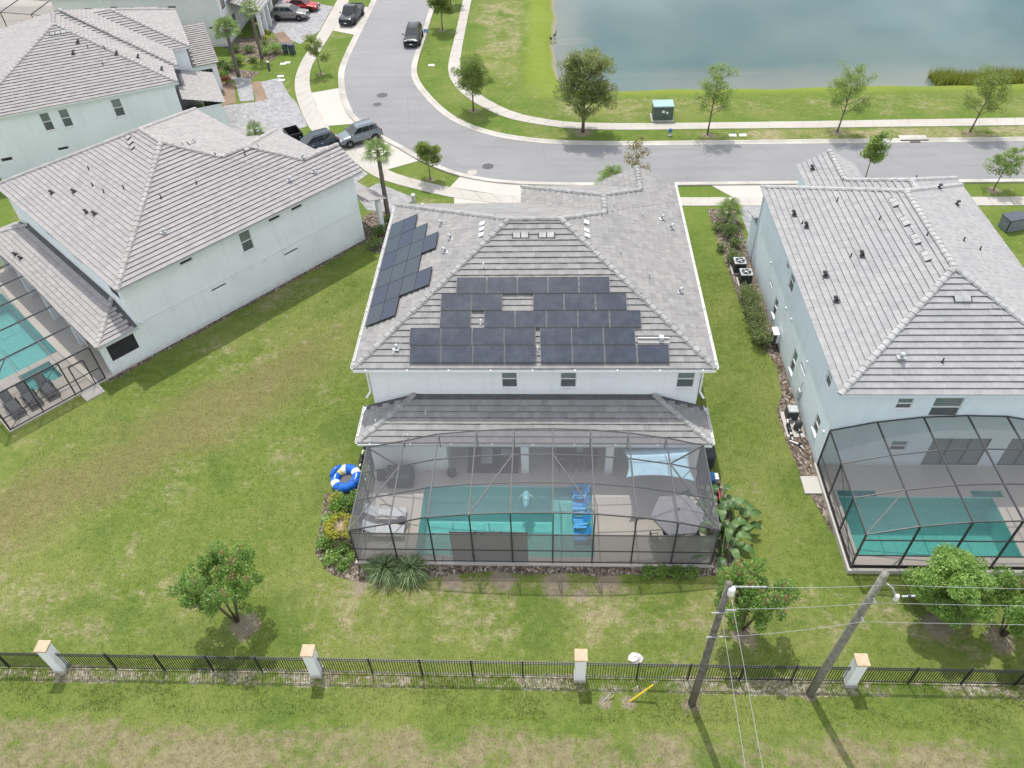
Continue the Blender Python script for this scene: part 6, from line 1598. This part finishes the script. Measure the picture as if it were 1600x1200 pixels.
o = empty('lawn_mower', (8.85, 25.85, 0), 0, 'red lawn mower beside the right screen wall', 'lawn mower'); MB().bbox(-.25, .28, -.33, .3, .12, .3, .06).build('deck', MAT['redp'], o); MB().bbox(-.12, .15, -.15, .12, .28, .48, .05).build('engine', MAT['black'], o); MB().tube([(-.22, .28, .25), (-.3, .75, .85), (.3, .75, .85), (.25, .28, .25)], .018, 6).build('handle', MAT['black'], o)
for a in (-1, 1):
    for b_ in (-1, 1): MB().lathe([(.1, -.03), (.1, .03)], 12).build('wheel', MAT['rubber'], o, (a * .3, b_ * .26, .1), (0, R(90), 0))
o = empty('white_bucket', (8.65, 25.2, 0), 0, 'white bucket beside the red mower', 'bucket'); MB().lathe([(.13, 0), (.16, .36), (.17, .37), (.15, .37), (.13, .06)], 14).build('pail', MAT['white'], o); MB().tube([(-.16, 0, .34), (0, .05, .2), (.16, 0, .34)], .008, 5).build('handle', MAT['steel'], o)
# loungers in the left enclosure
rotL = Matrix.Rotation(LRZ, 3, 'Z')
for k, (lx, ly) in enumerate([(6.4, 24.0), (6.4, 22.95), (6.4, 21.9)]):
    p = lofs + rotL @ Vector((lx, ly, 0)); chaise('black lounge chair in the enclosure of the turned house, %s from its screen door' % ORD[k], p.x, p.y, LRZ, 'black', 'mesh', 'black lounges at the left edge')
# utility boxes, hydrant, sign, manholes
MAT['green_box'] = simple('transformer_green', (.085, .125, .105), .5, .15, 2)
tr = empty('transformer_box', (10.65, 70.2, 0), 0, 'green transformer box on the grass behind the far sidewalk', 'utility box'); MB().bbox(-1.05, 1.05, -.85, .85, -.02, .12, .01).build('pad', MAT['kerb'], tr); MB().bbox(-.92, .92, -.62, .7, .12, 1.35, .03).build('cabinet', MAT['green_box'], tr); MB().bbox(-.96, .96, -.7, .78, 1.35, 1.48, .05).build('lid', simple('transformer_lid', (.30, .44, .42), .5), tr)
MB().box(-.15, .12, -.645, -.62, .82, 1.05).build('notice', MAT['plate'], tr); MB().box(.25, .45, -.645, -.62, .72, .92).build('notice', MAT['plate'], tr); MB().box(-.012, .012, -.632, -.62, .14, 1.33).build('door_gap', MAT['black'], tr)
hy = empty('hydrant', (11.0, 66.7, 0), 0, 'blue and silver fire hydrant on the bare verge', 'hydrant'); mb = MB(); mb.smooth = True; mb.lathe([(.17, 0), (.17, .06), (.11, .08), (.11, .5), (.15, .52), (.13, .62), (.06, .7), (.03, .76)], 12); mb.build('barrel', MAT['steel'], hy); mb = MB(); mb.smooth = True; mb.lathe([(.14, .5), (.16, .52), (.14, .62), (.06, .72)], 12); mb.build('bonnet', MAT['bluep'], hy)
for s_ in (-1, 1): MB().lathe([(.06, 0), (.07, .08), (.04, .1)], 10).build('outlet', MAT['bluep'], hy, (s_ * .1, 0, .4), (0, R(90 * s_), 0))
sg = empty('street_sign', (-13.3, 87.5, 0), 0, 'blue street sign on a thin post beside the black suv', 'sign'); MB().tube([(0, 0, -.1), (0, 0, 2.4)], .03, 8).build('post', MAT['steel'], sg); MB().bbox(-.28, .28, -.015, .015, 1.95, 2.35, .01).build('sign_plate', simple('sign_blue', (.18, .27, .5), .5), sg)
for x, y, r_, lb in ((-16.7, 76.2, .55, 'round manhole cover in the street bend, upper one'), (-16.85, 74.1, .42, 'dark narrow manhole cover in the street bend, lower one'), (-5.2, 61.5, .5, 'round manhole cover in the street above the solar panel house'), (-6.5, 60.5, .32, 'small pale manhole cover near the driveway apron')):
    o = empty('manhole_cover', (x, y, .012), 0, lb, 'manhole', 'manholes'); MB().lathe([(r_ + .12, 0), (r_ + .12, .006), (r_, .006)], 24).build('collar', MAT['asphalt'] if r_ > .35 else MAT['kerb'], o); MB().lathe([(r_, .002), (r_, .012), (r_ * .9, .014), (.02, .014)], 24).build('lid', simple('cast_iron', (.07, .07, .075), .6) if r_ > .35 else MAT['kerb'], o)
inl = empty('storm_inlet', (32.1, 65.35, 0), 0, 'concrete storm drain inlet in the far kerb at the right', 'drain'); MB().bbox(-1.2, 1.2, .0, .6, .06, .15, .02).build('top_slab', MAT['kerb'], inl); MB().box(-1.2, 1.2, -.3, -.14, .015, .09).build('throat', MAT['dark'], inl); MB().box(-.45, .45, -.6, -.34, .03, .045).build('grate', simple('rusty_grate', (.12, .075, .06), .8), inl)
for x, y, lb in ((16.6, 66.6, 'left one of two white utility lids on the bare verge'), (17.5, 66.6, 'right one of two white utility lids on the bare verge'), (-28.9, 84.6, 'white utility lid on the lawn by the upper left palm, upper one'), (-28.5, 84.9, 'white utility lid on the lawn touching the upper one'), (-28.35, 81.3, 'small white utility lid beside the paver drive corner'), (-28.0, 80.3, 'white utility lid at the paver drive corner'), (-12.5, 83.5, 'white round lid on the verge inside the bend')):
    o = MB().bbox(-.32, .32, -.22, .22, -.03, .05, .02).build('utility_cover', MAT['white']); o.location = (x, y, 0); tag(o, lb, 'lid', 'utility lids')
def pedestal(label, x, y, h=.9, r=.13, mat='green_box'):
    o = empty('utility_pedestal', (x, y, 0), 0, label, 'utility box', 'small utility pedestals'); mb = MB(); mb.lathe([(r, -.03), (r, h * .8), (r * 1.1, h * .82), (r * 1.1, h), (r * .6, h * 1.04)], 12); mb.build('post', MAT[mat], o); MB().lathe([(r * 1.12, h * .92), (r * 1.12, h * 1.0), (r * .7, h * 1.08)], 12).build('cap', MAT['white'], o)
pedestal('green utility pedestal on the upper left lawn', -30.0, 83.0); pedestal('grey utility pedestal on the grass island beside the sapling', -10.9, 55.6, .8, .16, 'vent_light'); pedestal('low white utility pedestal at the end of the front path', -10.1, 54.8, .4, .15, 'white'); pedestal('white pedestal next to the low one by the front path', -9.6, 54.6, .3, .2, 'white')
def wheelie(label, x, y, rz, mat):
    o = empty('wheelie_bin', (x, y, 0), rz, label, 'bin', 'wheelie bins'); mb = MB(); b_, t_ = .24, .31
    mb.add([(-b_, -b_, .06), (b_, -b_, .06), (b_, b_, .06), (-b_, b_, .06), (-t_, -t_, 1.0), (t_, -t_, 1.0), (t_, t_, 1.0), (-t_, t_, 1.0)], [(3, 2, 1, 0), (4, 5, 6, 7), (0, 1, 5, 4), (1, 2, 6, 5), (2, 3, 7, 6), (3, 0, 4, 7)]); mb.build('body', MAT[mat], o); MB().bbox(-.33, .33, -.35, .33, 1.0, 1.08, .03).build('lid', MAT[mat], o)
    for s_ in (-1, 1): MB().lathe([(.1, -.03), (.1, .03)], 12).build('wheel', MAT['rubber'], o, (s_ * .24, .27, .1), (0, R(90), 0))
MAT['bin_grey'] = simple('bin_slate', (.07, .085, .11), .6)
wheelie('slate wheelie bin with flat lid on the upper left lawn', -29.3, 87.6, .3, 'bin_grey'); wheelie('slate wheelie bin right of the other on the upper left lawn', -28.5, 87.4, -.1, 'bin_grey')
sk = empty('open_trailer', (-23.3, 66.5, 0), R(-58), 'black open trailer showing behind the roof of the turned house', 'trailer')
for a_ in ((-.9, .9, -.65, -.58), (-.9, .9, .58, .65), (-.9, -.83, -.58, .58), (.83, .9, -.58, .58)): MB().box(*a_, .4, 1.15).build('side_board', MAT['black'], sk)
MB().box(-.88, .88, -.6, .6, .38, .44).build('floor', MAT['black'], sk)
for s_ in (-1, 1): MB().lathe([(.28, -.08), (.28, .08)], 14).build('wheel', MAT['rubber'], sk, (0, s_ * .75, .28), (R(90), 0, 0))
bx = empty('storage_shed', (34.6, 51.3, 0), .25, 'dark grey storage box with lid on the lawn at the right edge', 'storage box'); MB().bbox(-.75, .75, -.5, .5, 0, .95, .03).build('box', simple('grey_resin', (.20, .22, .25), .6), bx); MB().bbox(-.8, .8, -.55, .55, .95, 1.06, .03).build('lid', MAT['bin_grey'], bx)
for s_ in (-1, 1): MB().box(s_ * .76 - .03, s_ * .76 + .03, -.52, -.46, 0, .95).build('corner_trim', MAT['black'], bx)
# rocks and birds
def rock(label, x, y, s, mat):
    m = MB(); m.smooth = False; vs = []; fs = []; nn, rr = 9, 5
    for i in range(rr + 1):
        for k in range(nn):
            a = k / nn * 6.283; ph = i / rr * 1.57; q = 1 + random.uniform(-.18, .18); vs.append((s * math.cos(a) * math.cos(ph) * q, s * .8 * math.sin(a) * math.cos(ph) * q, s * .7 * math.sin(ph) * q - .03))
    for i in range(rr):
        for k in range(nn): fs.append((i * nn + k, i * nn + (k + 1) % nn, (i + 1) * nn + (k + 1) % nn, (i + 1) * nn + k))
    m.add(vs, fs); o = m.build('rock', MAT[mat]); o.location = (x, y, 0); return tag(o, label, 'rock', 'rocks')
MAT['limestone'] = simple('limestone', (.62, .60, .56), .9, .25, 5, bump=.5)
rock('white limestone rock just behind the fence', 3.95, 16.75, .34, 'limestone'); rock('pale rock in the upper left bed', -33.0, 85.6, .4, 'sand'); rock('pale rock by the lime shrub in the upper left bed', -31.9, 88.4, .35, 'sand')
def bird(label, x, y, rz):
    r = empty('wading_bird', (x, y, float(ground_z(np.array(x), np.array(y)))), rz, label, 'bird', 'birds'); mb = MB(); mb.smooth = True
    mb.tube([(-.34, 0, .34), (-.2, 0, .40), (0, 0, .45), (.16, 0, .47), (.24, 0, .56), (.27, 0, .68), (.34, 0, .72), (.42, 0, .71), (.5, 0, .69)], [.02, .08, .13, .1, .05, .04, .055, .03, .008], 10)
    for s_ in (-1, 1): mb.tube([(0, s_ * .05, .36), (-.03, s_ * .05, .2), (.02, s_ * .05, 0), (.1, s_ * .05, .0)], [.03, .015, .013, .01], 6)
    mb.build('body', simple('dark_plumage', (.05, .045, .045), .8), r)
bird('dark wading bird on the pond bank, upper one', .75, 91.6, 1.0); bird('dark wading bird on the pond bank, lower one', .35, 90.2, -2.0)
# clay pots of litter on the lawn: two white scraps
for x, y, lb in ((10.6, 10.9, 'white scrap of litter on the near grass below the grey pole'), (15.4, 12.1, 'small white scrap of litter at the lower right')):
    m = MB(); m.add([(-.12, -.08, .02), (.1, -.1, .05), (.13, .07, .03), (-.05, .1, .07), (0, 0, .12)], [(0, 1, 4), (1, 2, 4), (2, 3, 4), (3, 0, 4)]); o = m.build('litter', MAT['white']); o.location = (x, y, 0); tag(o, lb, 'litter', 'litter')
# ---------------------------------------------------------------- vehicles
def paint(name, col, metal=.35):
    n = NT(name); c = n.mix(n.noise(n.obj(), 2, 2), col, tuple(x * .85 for x in col))
    return n.end(n.bsdf(c, .3, .4, metal, None, **{'Coat Weight': .35, 'Coat Roughness': .05}))
n = NT('car_glass'); MAT['carglass'] = n.end(n.bsdf((.018, .024, .03), .04, .7))
MAT['headlamp'] = simple('headlamp', (.75, .77, .8), .15, .05); MAT['taillamp'] = simple('taillamp', (.35, .015, .015), .2, .1); MAT['chrome'] = simple('chrome', (.65, .66, .68), .2, .05, metal=.9)
def car(label, loc, heading, L, W, H, col, kind, group='vehicles', metal=.35, wr=.37):
    root = empty({'pickup': 'pickup_truck', 'sedan': 'parked_car', 'suv': 'parked_suv'}[kind], loc, heading, label, {'pickup': 'pickup truck', 'sedan': 'car', 'suv': 'car'}[kind], group)
    pm = paint('car_paint', col, metal)
    root.scale = (.94, .94, .94)
    hl, hw = L / 2, W / 2
    belt = {'suv': .65 * H, 'sedan': .64 * H, 'pickup': .61 * H}[kind]; hood = {'suv': .63 * H, 'sedan': .59 * H, 'pickup': .60 * H}[kind]
    zb = .24
    # lower body lofted through stations: x, half width factor, top height
    if kind == 'pickup': st = [(-1, .93, .54 * H), (-.97, .97, .56 * H), (-.4, 1, .565 * H), (-.1, 1, belt), (.3, 1, belt), (.42, 1, hood + .03), (.8, .98, hood), (.95, .93, hood - .08), (1, .86, hood - .22)]
    elif kind == 'sedan': st = [(-1, .84, .46 * H), (-.96, .93, .60 * H), (-.62, .98, belt), (-.2, 1, belt), (.25, 1, belt), (.42, 1, hood + .02), (.8, .96, hood - .07), (.95, .9, hood - .16), (1, .8, hood - .3)]
    else: st = [(-1, .86, .5 * H), (-.97, .94, .62 * H), (-.8, .98, belt), (-.2, 1, belt), (.3, 1, belt), (.45, 1, hood + .02), (.8, .97, hood - .05), (.95, .92, hood - .14), (1, .82, hood - .3)]
    m = MB(); m.smooth = True; vs = []; K = 8
    for fx, fw2, zt in st:
        x = fx * hl; w = hw * fw2; lo = zb + (.1 if abs(fx) > .94 else 0)
        for y, z in ((-w * .86, lo), (-w * .98, lo + .12), (-w, lo + (zt - lo) * .55), (-w * .95, zt - .05), (-w * .82, zt), (w * .82, zt), (w * .95, zt - .05), (w, lo + (zt - lo) * .55), (w * .98, lo + .12), (w * .86, lo)): vs.append((x, y, z))
    K = 10; fs = []
    for i in range(len(st) - 1):
        for k in range(K): fs.append((i * K + k, i * K + (k + 1) % K, (i + 1) * K + (k + 1) % K, (i + 1) * K + k))
    fs += [tuple(range(K)), tuple(range((len(st) - 1) * K + K - 1, (len(st) - 1) * K - 1, -1))]
    m.add(vs, [f[::-1] for f in fs]); body = m.build('body', pm, root)
    sb = body.modifiers.new('round', 'SUBSURF'); sb.levels = 1; sb.render_levels = 1
    # cabin
    if kind == 'pickup': c0 = (-.16, .44); c1 = (-.10, .22)
    elif kind == 'sedan': c0 = (-.72, .46); c1 = (-.42, .16)
    else: c0 = (-.92, .50); c1 = (-.72, .10)
    b0 = belt - .03; tw = .70 * hw; bw = .93 * hw; zr = H - .03
    xb0, xb1, xt0, xt1 = c0[0] * hl, c0[1] * hl, c1[0] * hl, c1[1] * hl
    A = [Vector((xb0, -bw, b0)), Vector((xb1, -bw * .94, b0)), Vector((xb1, bw * .94, b0)), Vector((xb0, bw, b0))]; B = [Vector((xt0, -tw, zr)), Vector((xt1, -tw, zr)), Vector((xt1, tw, zr)), Vector((xt0, tw, zr))]
    m = MB(); m.add(A + B, [(0, 1, 5, 4), (1, 2, 6, 5), (2, 3, 7, 6), (3, 0, 4, 7)]); m.build('cabin', pm, root)
    m = MB(); m.smooth = True; mid = (xt0 + xt1) / 2
    r_ = [];
    for fx, up in ((0, 0), (.12, .035), (.5, .05), (.88, .035), (1, 0)):
        x = xt0 + (xt1 - xt0) * fx
        r_.append([(x, y * tw, zr + up * (1 - .35 * abs(y)) - (.0 if abs(y) < .99 else .012)) for y in (-1.02, -.7, 0, .7, 1.02)])
    vs = [p for q in r_ for p in q]; m.add(vs, [(i * 5 + j, (i + 1) * 5 + j, (i + 1) * 5 + j + 1, i * 5 + j + 1) for i in range(4) for j in range(4)]); rf = m.build('roof', pm, root)
    if kind == 'suv':
        for y in (-.8, .8): MB().tube([(xt0 + .1, y * tw, zr + .03), (xt0 + .3, y * tw, zr + .085), (xt1 - .25, y * tw, zr + .085), (xt1 - .05, y * tw, zr + .03)], .02, 6).build('roof_rail', MAT['black'], rf)
    def glass(q, name, ins=(.05, .06, .05, .05), out=.012):
        p00, p10, p11, p01 = q; n_ = (p10 - p00).cross(p01 - p00).normalized() * out
        f = lambda u, v: (p00.lerp(p10, u)).lerp(p01.lerp(p11, u), v) + n_
        MB().quad(f(ins[0], ins[2]), f(1 - ins[1], ins[2]), f(1 - ins[1], 1 - ins[3]), f(ins[0], 1 - ins[3])).build(name, MAT['carglass'], root)
    glass((A[1], A[2], B[2], B[1]), 'windshield', (.05, .05, .1, .06)); glass((A[3], A[0], B[0], B[3]), 'rear_window', (.08, .08, .15, .1))
    for s_, q in ((-1, (A[0], A[1], B[1], B[0])), (1, (A[2], A[3], B[3], B[2]))):
        for u0, u1 in ((.06, .35), (.37, .64), (.66, .95)) if kind == 'suv' else ((.07, .48), (.5, .94)):
            glass(q, 'side_window', (u0, 1 - u1, .2, .1))
    # wheels
    wx = (.60 * hl, -.60 * hl) if kind != 'pickup' else (.64 * hl, -.56 * hl)
    ty = MB(); ty.smooth = True; ty.lathe([(wr * .62, -.1), (wr * .95, -.1), (wr, -.06), (wr, .06), (wr * .95, .1), (wr * .62, .1)], 18); tm = ty.mesh('tyre', MAT['rubber'])
    rm = MB(); rm.lathe([(wr * .6, -.06), (wr * .62, .07), (wr * .5, .085), (wr * .45, .06), (.06, .075), (.05, .095)], 18)
    for k in range(5): rm.bar((0, 0, .085), (wr * .58 * math.cos(k * 1.2566), wr * .58 * math.sin(k * 1.2566), .085), .06, .03)
    rmm = rm.mesh('rim', MAT['steel'] if kind != 'pickup' else MAT['vent_dark'])
    for x in wx:
        for s_ in (-1, 1):
            wa = MB(); wa.lathe([(wr * 1.16, 0), (wr * 1.16, .012), (wr * .6, .012)], 18); wo = wa.build('wheel_arch', MAT['black'], root, (x, s_ * (hw * .985), wr), (R(-90 * s_), 0, 0))
            w_ = link('wheel', tm, root, (x, s_ * (hw - .06), wr), (R(-90 * s_), 0, 0)); link('rim', rmm, w_)
    # lamps, grille, bumpers, mirrors, plate, handles
    for s_ in (-1, 1):
        MB().bbox(hl * .9, hl * .965, s_ * hw * .66 - .17, s_ * hw * .66 + .17, hood - .30, hood - .17, .03).build('headlight', MAT['headlamp'], root)
        MB().bbox(-hl * .995, -hl * .93, s_ * hw * .74 - .12, s_ * hw * .74 + .12, belt - .32, belt - .08, .03).build('taillight', MAT['taillamp'], root)
        MB().bbox(xb1 - .22, xb1 - .08, s_ * (hw + .08) - .1, s_ * (hw + .08) + .1, b0 + .03, b0 + .17, .03).build('mirror', pm, root)
        for fx in (.18, -.22): MB().bbox(fx * hl - .09, fx * hl + .09, s_ * hw * 1.0 - .015, s_ * hw * 1.0 + .015, belt - .15, belt - .11, .01).build('door_handle', MAT['chrome'], root)
        MB().box(-hl * .42, hl * .42, s_ * hw * .985 - .02, s_ * hw * .985 + .02, zb + .0, zb + .11).build('sill', MAT['black'], root)
    MB().bbox(hl * .94, hl * 1.0, -hw * .5, hw * .5, hood - .42, hood - .2, .03).build('grille', MAT['black'], root); MB().bbox(hl * .93, hl * 1.012, -hw * .82, hw * .82, .28, .42, .03).build('front_bumper', MAT['black'], root)
    MB().bbox(-hl * 1.012, -hl * .95, -hw * .82, hw * .82, .3, .46, .03).build('rear_bumper', MAT['black'] if kind != 'sedan' else pm, root)
    MB().box(hl * 1.0, hl * 1.02, -.16, .16, .44, .55).build('number_plate', MAT['plate'], root)
    if kind == 'pickup':
        MB().box(-hl * .95, -hl * .19, -hw * .76, hw * .76, .566 * H, .575 * H + .03).build('bed', MAT['black'], root)
        for s_ in (-1, 1): MB().bbox(-hl * .96, -hl * .18, s_ * hw * .87 - .07, s_ * hw * .87 + .07, .55 * H, .64 * H, .03).build('bed_side', pm, root)
        MB().bbox(-hl * .99, -hl * .945, -hw * .9, hw * .9, .5 * H, .64 * H, .03).build('tailgate', pm, root); MB().bbox(.46 * hl, .72 * hl, -.22, .22, hood + .0, hood + .06, .03).build('hood_scoop', pm, root)
    return root
car('black suv parked against the far kerb at the top', (-15.25, 90.4, .012), R(-90), 4.7, 1.92, 1.72, (.012, .014, .016), 'suv', metal=.05)
car('black pickup truck parked across the driveway apron at the top', (-23.6, 97.6, .034), R(-97), 5.5, 1.98, 1.85, (.018, .024, .032), 'pickup', wr=.39, metal=.05)
car('silver grey suv parked on the paver driveway beside the red car', (-31.3, 98.3, .022), R(-4), 4.75, 1.92, 1.7, (.26, .245, .23), 'suv')
car('red car parked behind the silver grey suv', (-30.6, 101.3, .022), R(-6), 4.6, 1.85, 1.5, (.42, .02, .025), 'sedan')
car('blue grey suv parked across the sidewalk in front of the turned house', (-17.25, 66.45, .05), R(212), 4.35, 1.85, 1.66, (.20, .235, .26), 'suv')
car('dark blue car mostly hidden behind the roof of the turned house', (-21.0, 64.9, .022), R(212), 4.5, 1.85, 1.6, (.04, .055, .075), 'suv')
# ---------------------------------------------------------------- fence
COLX = [-33.9, -22.12, -10.34, 1.42, 13.12, 24.9]
FY = 15.82
WHERE = ['left of the frame', 'near the left edge', 'below the lily clumps', 'in the middle, below the pool enclosure', 'on the right beside the grey pole', 'right of the frame']
for x, wh in zip(COLX, WHERE):
    c = empty('fence_column', (x, FY, 0), 0, 'pale blue stucco fence column with tan cap ' + wh, 'column', 'fence columns')
    MB().bbox(-.23, .23, -.23, .23, .22, 2.02, .015).build('shaft', MAT['stucco'], c)
    MB().bbox(-.26, .26, -.26, .26, -.05, .23, .015).build('plinth', MAT['kerb'], c)
    MB().bbox(-.28, .28, -.28, .28, 2.02, 2.12, .015).build('cap', MAT['tan'], c)
RUNS = ['from the frame edge to the left column', 'between the left column and the column below the lilies', 'between the column below the lilies and the middle column', 'between the middle column and the column by the grey pole', 'right of the column by the grey pole']
pick = MB().box(-.013, .013, -.012, .012, .08, 1.42).mesh('picket', MAT['black'])
for r in range(5):
    xa, xb = COLX[r] + .26, COLX[r + 1] - .26
    fe = empty('metal_fence', ((xa + xb) / 2, FY, 0), 0, 'black metal picket fence ' + RUNS[r], 'fence', 'fence runs')
    hw = (xb - xa) / 2
    for z in (.14, 1.22, 1.38):
        MB().box(-hw, hw, -.02, .02, z - .018, z + .018).build('rail', MAT['black'], fe)
    for k in range(1, 5):
        x = -hw + 2 * hw * k / 5
        MB().box(x - .035, x + .035, -.035, .035, -.05, 1.5).build('post', MAT['black'], fe)
    npk = 98
    for k in range(npk):
        x = -hw + 2 * hw * (k + .5) / npk
        link('picket', pick, fe, (x, 0, 0))

# ---------------------------------------------------------------- utility poles and wires
def pole(name, base, top, label, mat, r0=.17, r1=.115):
    root = empty(name, base, 0, label, 'utility pole', 'utility poles')
    t = Vector(top) - Vector(base); mb = MB(); mb.smooth = True
    mb.tube([Vector((0, 0, -.1)), t * .35, t * .7, t], [r0, r0 * .92, r1 * 1.12, r1], 14)
    mb.build('shaft', MAT[mat], root)
    return root, t
p1, t1 = pole('utility_pole', (6.2, 14.75, 0), (6.28, 14.82, 9.5), 'dark brown wooden utility pole in front of the crape myrtle', 'wood')
p2, t2 = pole('utility_pole', (11.33, 15.3, 0), (11.62, 15.15, 9.7), 'weathered grey wooden utility pole beside the right fence column', 'wood_g', .18, .13)
def insulator(root, p, axis, L=.9, mat='vent_light'):
    a = Vector(p); d = Vector(axis).normalized(); mb = MB(); mb.smooth = True
    pts = []; rad = []
    for k in range(13):
        pts.append(a + d * (L * k / 12)); rad.append(.045 if k % 2 else .025)
    mb.tube(pts, rad, 8); return mb.build('insulator', MAT[mat], root)
P1 = Vector((6.2, 14.75, 0)); P2 = Vector((11.33, 15.3, 0))
mb = MB(); mb.smooth = True; mb.lathe([(.11, -.18), (.13, -.14), (.13, .2), (.1, .26)], 10, t1 + Vector((.1, -.14, -.35))); mb.build('arrester', MAT['white'], p1)
insulator(p1, t1 * .975 + Vector((.15, 0, 0)), (1, .02, -.02), 1.2, 'wire')
insulator(p1, t1 * .82 + Vector((.12, -.05, 0)), (1, .02, 0), .4, 'wire')
MB().bar(t1 * .81 + Vector((-.35, -.12, 0)), t1 * .81 + Vector((.2, -.12, .06)), .05, .05).build('bracket', MAT['wire'], p1)
MB().bar(t1 * .63 + Vector((-.3, -.14, 0)), t1 * .63 + Vector((.35, -.14, .05)), .05, .05).build('bracket', MAT['wire'], p1)
MB().tube([t1 * .62 + Vector((.15, -.15, 0)), t1 * .4 + Vector((.19, -.15, 0)), Vector((.2, -.14, .3))], .018, 6).build('ground_wire', MAT['steel'], p1)
mb = MB(); mb.smooth = True; mb.tube([t2 * .955 + Vector((.12, -.1, 0)), t2 * .955 + Vector((.35, -.25, -.1)), t2 * .93 + Vector((.5, -.35, -.2))], [.03, .03, .05], 8); mb.build('cutout_bracket', MAT['steel'], p2)
mb = MB(); mb.smooth = True; mb.lathe([(.06, -.2), (.09, -.16), (.06, -.1), (.09, -.05), (.06, 0), (.09, .05), (.05, .14)], 10, t2 * .93 + Vector((.55, -.4, -.2))); mb.build('insulator', MAT['white'], p2)
insulator(p2, t2 * .93 + Vector((.7, -.4, -.15)), (1, 0, .1), .45)
MB().bbox(*sum(((c - .05, c + .05) for c in (t2 * .93 + Vector((.95, -.4, -.1)))), ()), .01).build('fuse', MAT['vent_dark'], p2)
for f_ in (.86, .72): insulator(p2, t2 * f_ + Vector((-.02, -.16, 0)), (.1, -1, 0), .22)
MB().box(t2.x * .6 - .02, t2.x * .6 + .02, t2.y * .6 - .2, t2.y * .6 - .15, 5.7, 5.85).build('plate', MAT['steel'], p2)
def wire(a, b, sag, label, r=.008, mat='wire', grp='overhead wires'):
    a, b = Vector(a), Vector(b); pts = []
    for k in range(25):
        t = k / 24; p = a.lerp(b, t); p.z -= sag * 4 * t * (1 - t); pts.append(p)
    o = MB().tube(pts, r, 5, False).build('overhead_wire', MAT[mat]); return tag(o, label, 'wire', grp)
A1 = P1 + t1 * .97 + Vector((1.3, .02, 0)); A2 = P1 + t1 * .82 + Vector((.5, 0, 0)); A3 = P1 + t1 * .635 + Vector((.3, -.14, 0))
B1 = P2 + t2 * .93 + Vector((.1, -.2, .25)); B2 = P2 + t2 * .86 + Vector((0, -.36, 0)); B3 = P2 + t2 * .72 + Vector((0, -.36, 0))
wire(A1, B1, .08, 'top wire between the two utility poles'); wire(A2, B2, .1, 'middle wire between the two utility poles'); wire(A3, B3, .15, 'lowest wire between the two utility poles')
E1 = Vector((44, 16.0, 0))
wire(B1, E1 + Vector((0, 0, 9.0)), .7, 'top wire running right from the grey pole'); wire(B2, E1 + Vector((0, 0, 8.2)), .7, 'middle wire running right from the grey pole'); wire(B3, E1 + Vector((0, 0, 6.9)), .7, 'lowest wire running right from the grey pole')
wire(P1 + t1 * .975 + Vector((.1, -.16, -.2)), (6.9, -28, 9.6), .9, 'right one of two wires running down the picture from the dark pole'); wire(P1 + t1 * .82 + Vector((-.02, -.15, 0)), (6.2, -28, 8.0), .9, 'left one of two wires running down the picture from the dark pole')
# guy wires with yellow guard
g = empty('guy_guard', (3.55, 14.8, 0), 0, 'yellow plastic guy wire guard leaning to the fence', 'guy guard')
MB().tube([(0, 0, 0), (.95, .33, .9)], .045, 8).build('guard', simple('yellow_plastic', (.62, .47, .03), .5), g)
MB().tube([(.95, .33, .9), (2.7, -.02, 6.0)], .012, 5, False).build('guy_wire', MAT['steel'], g); MB().tube([(-.02, 0, -.1), (.1, .04, .12)], .035, 6).build('anchor', MAT['steel'], g)
g = empty('guy_anchor', (2.5, 14.85, 0), 0, 'steel guy anchor rods sticking out of a sandy patch', 'anchor')
MB().tube([(-.1, -.1, 0), (.25, .2, .28)], .022, 6).build('rod', MAT['steel'], g); MB().tube([(.1, -.02, 0), (.38, .12, .2)], .018, 6).build('rod', MAT['tan'], g)
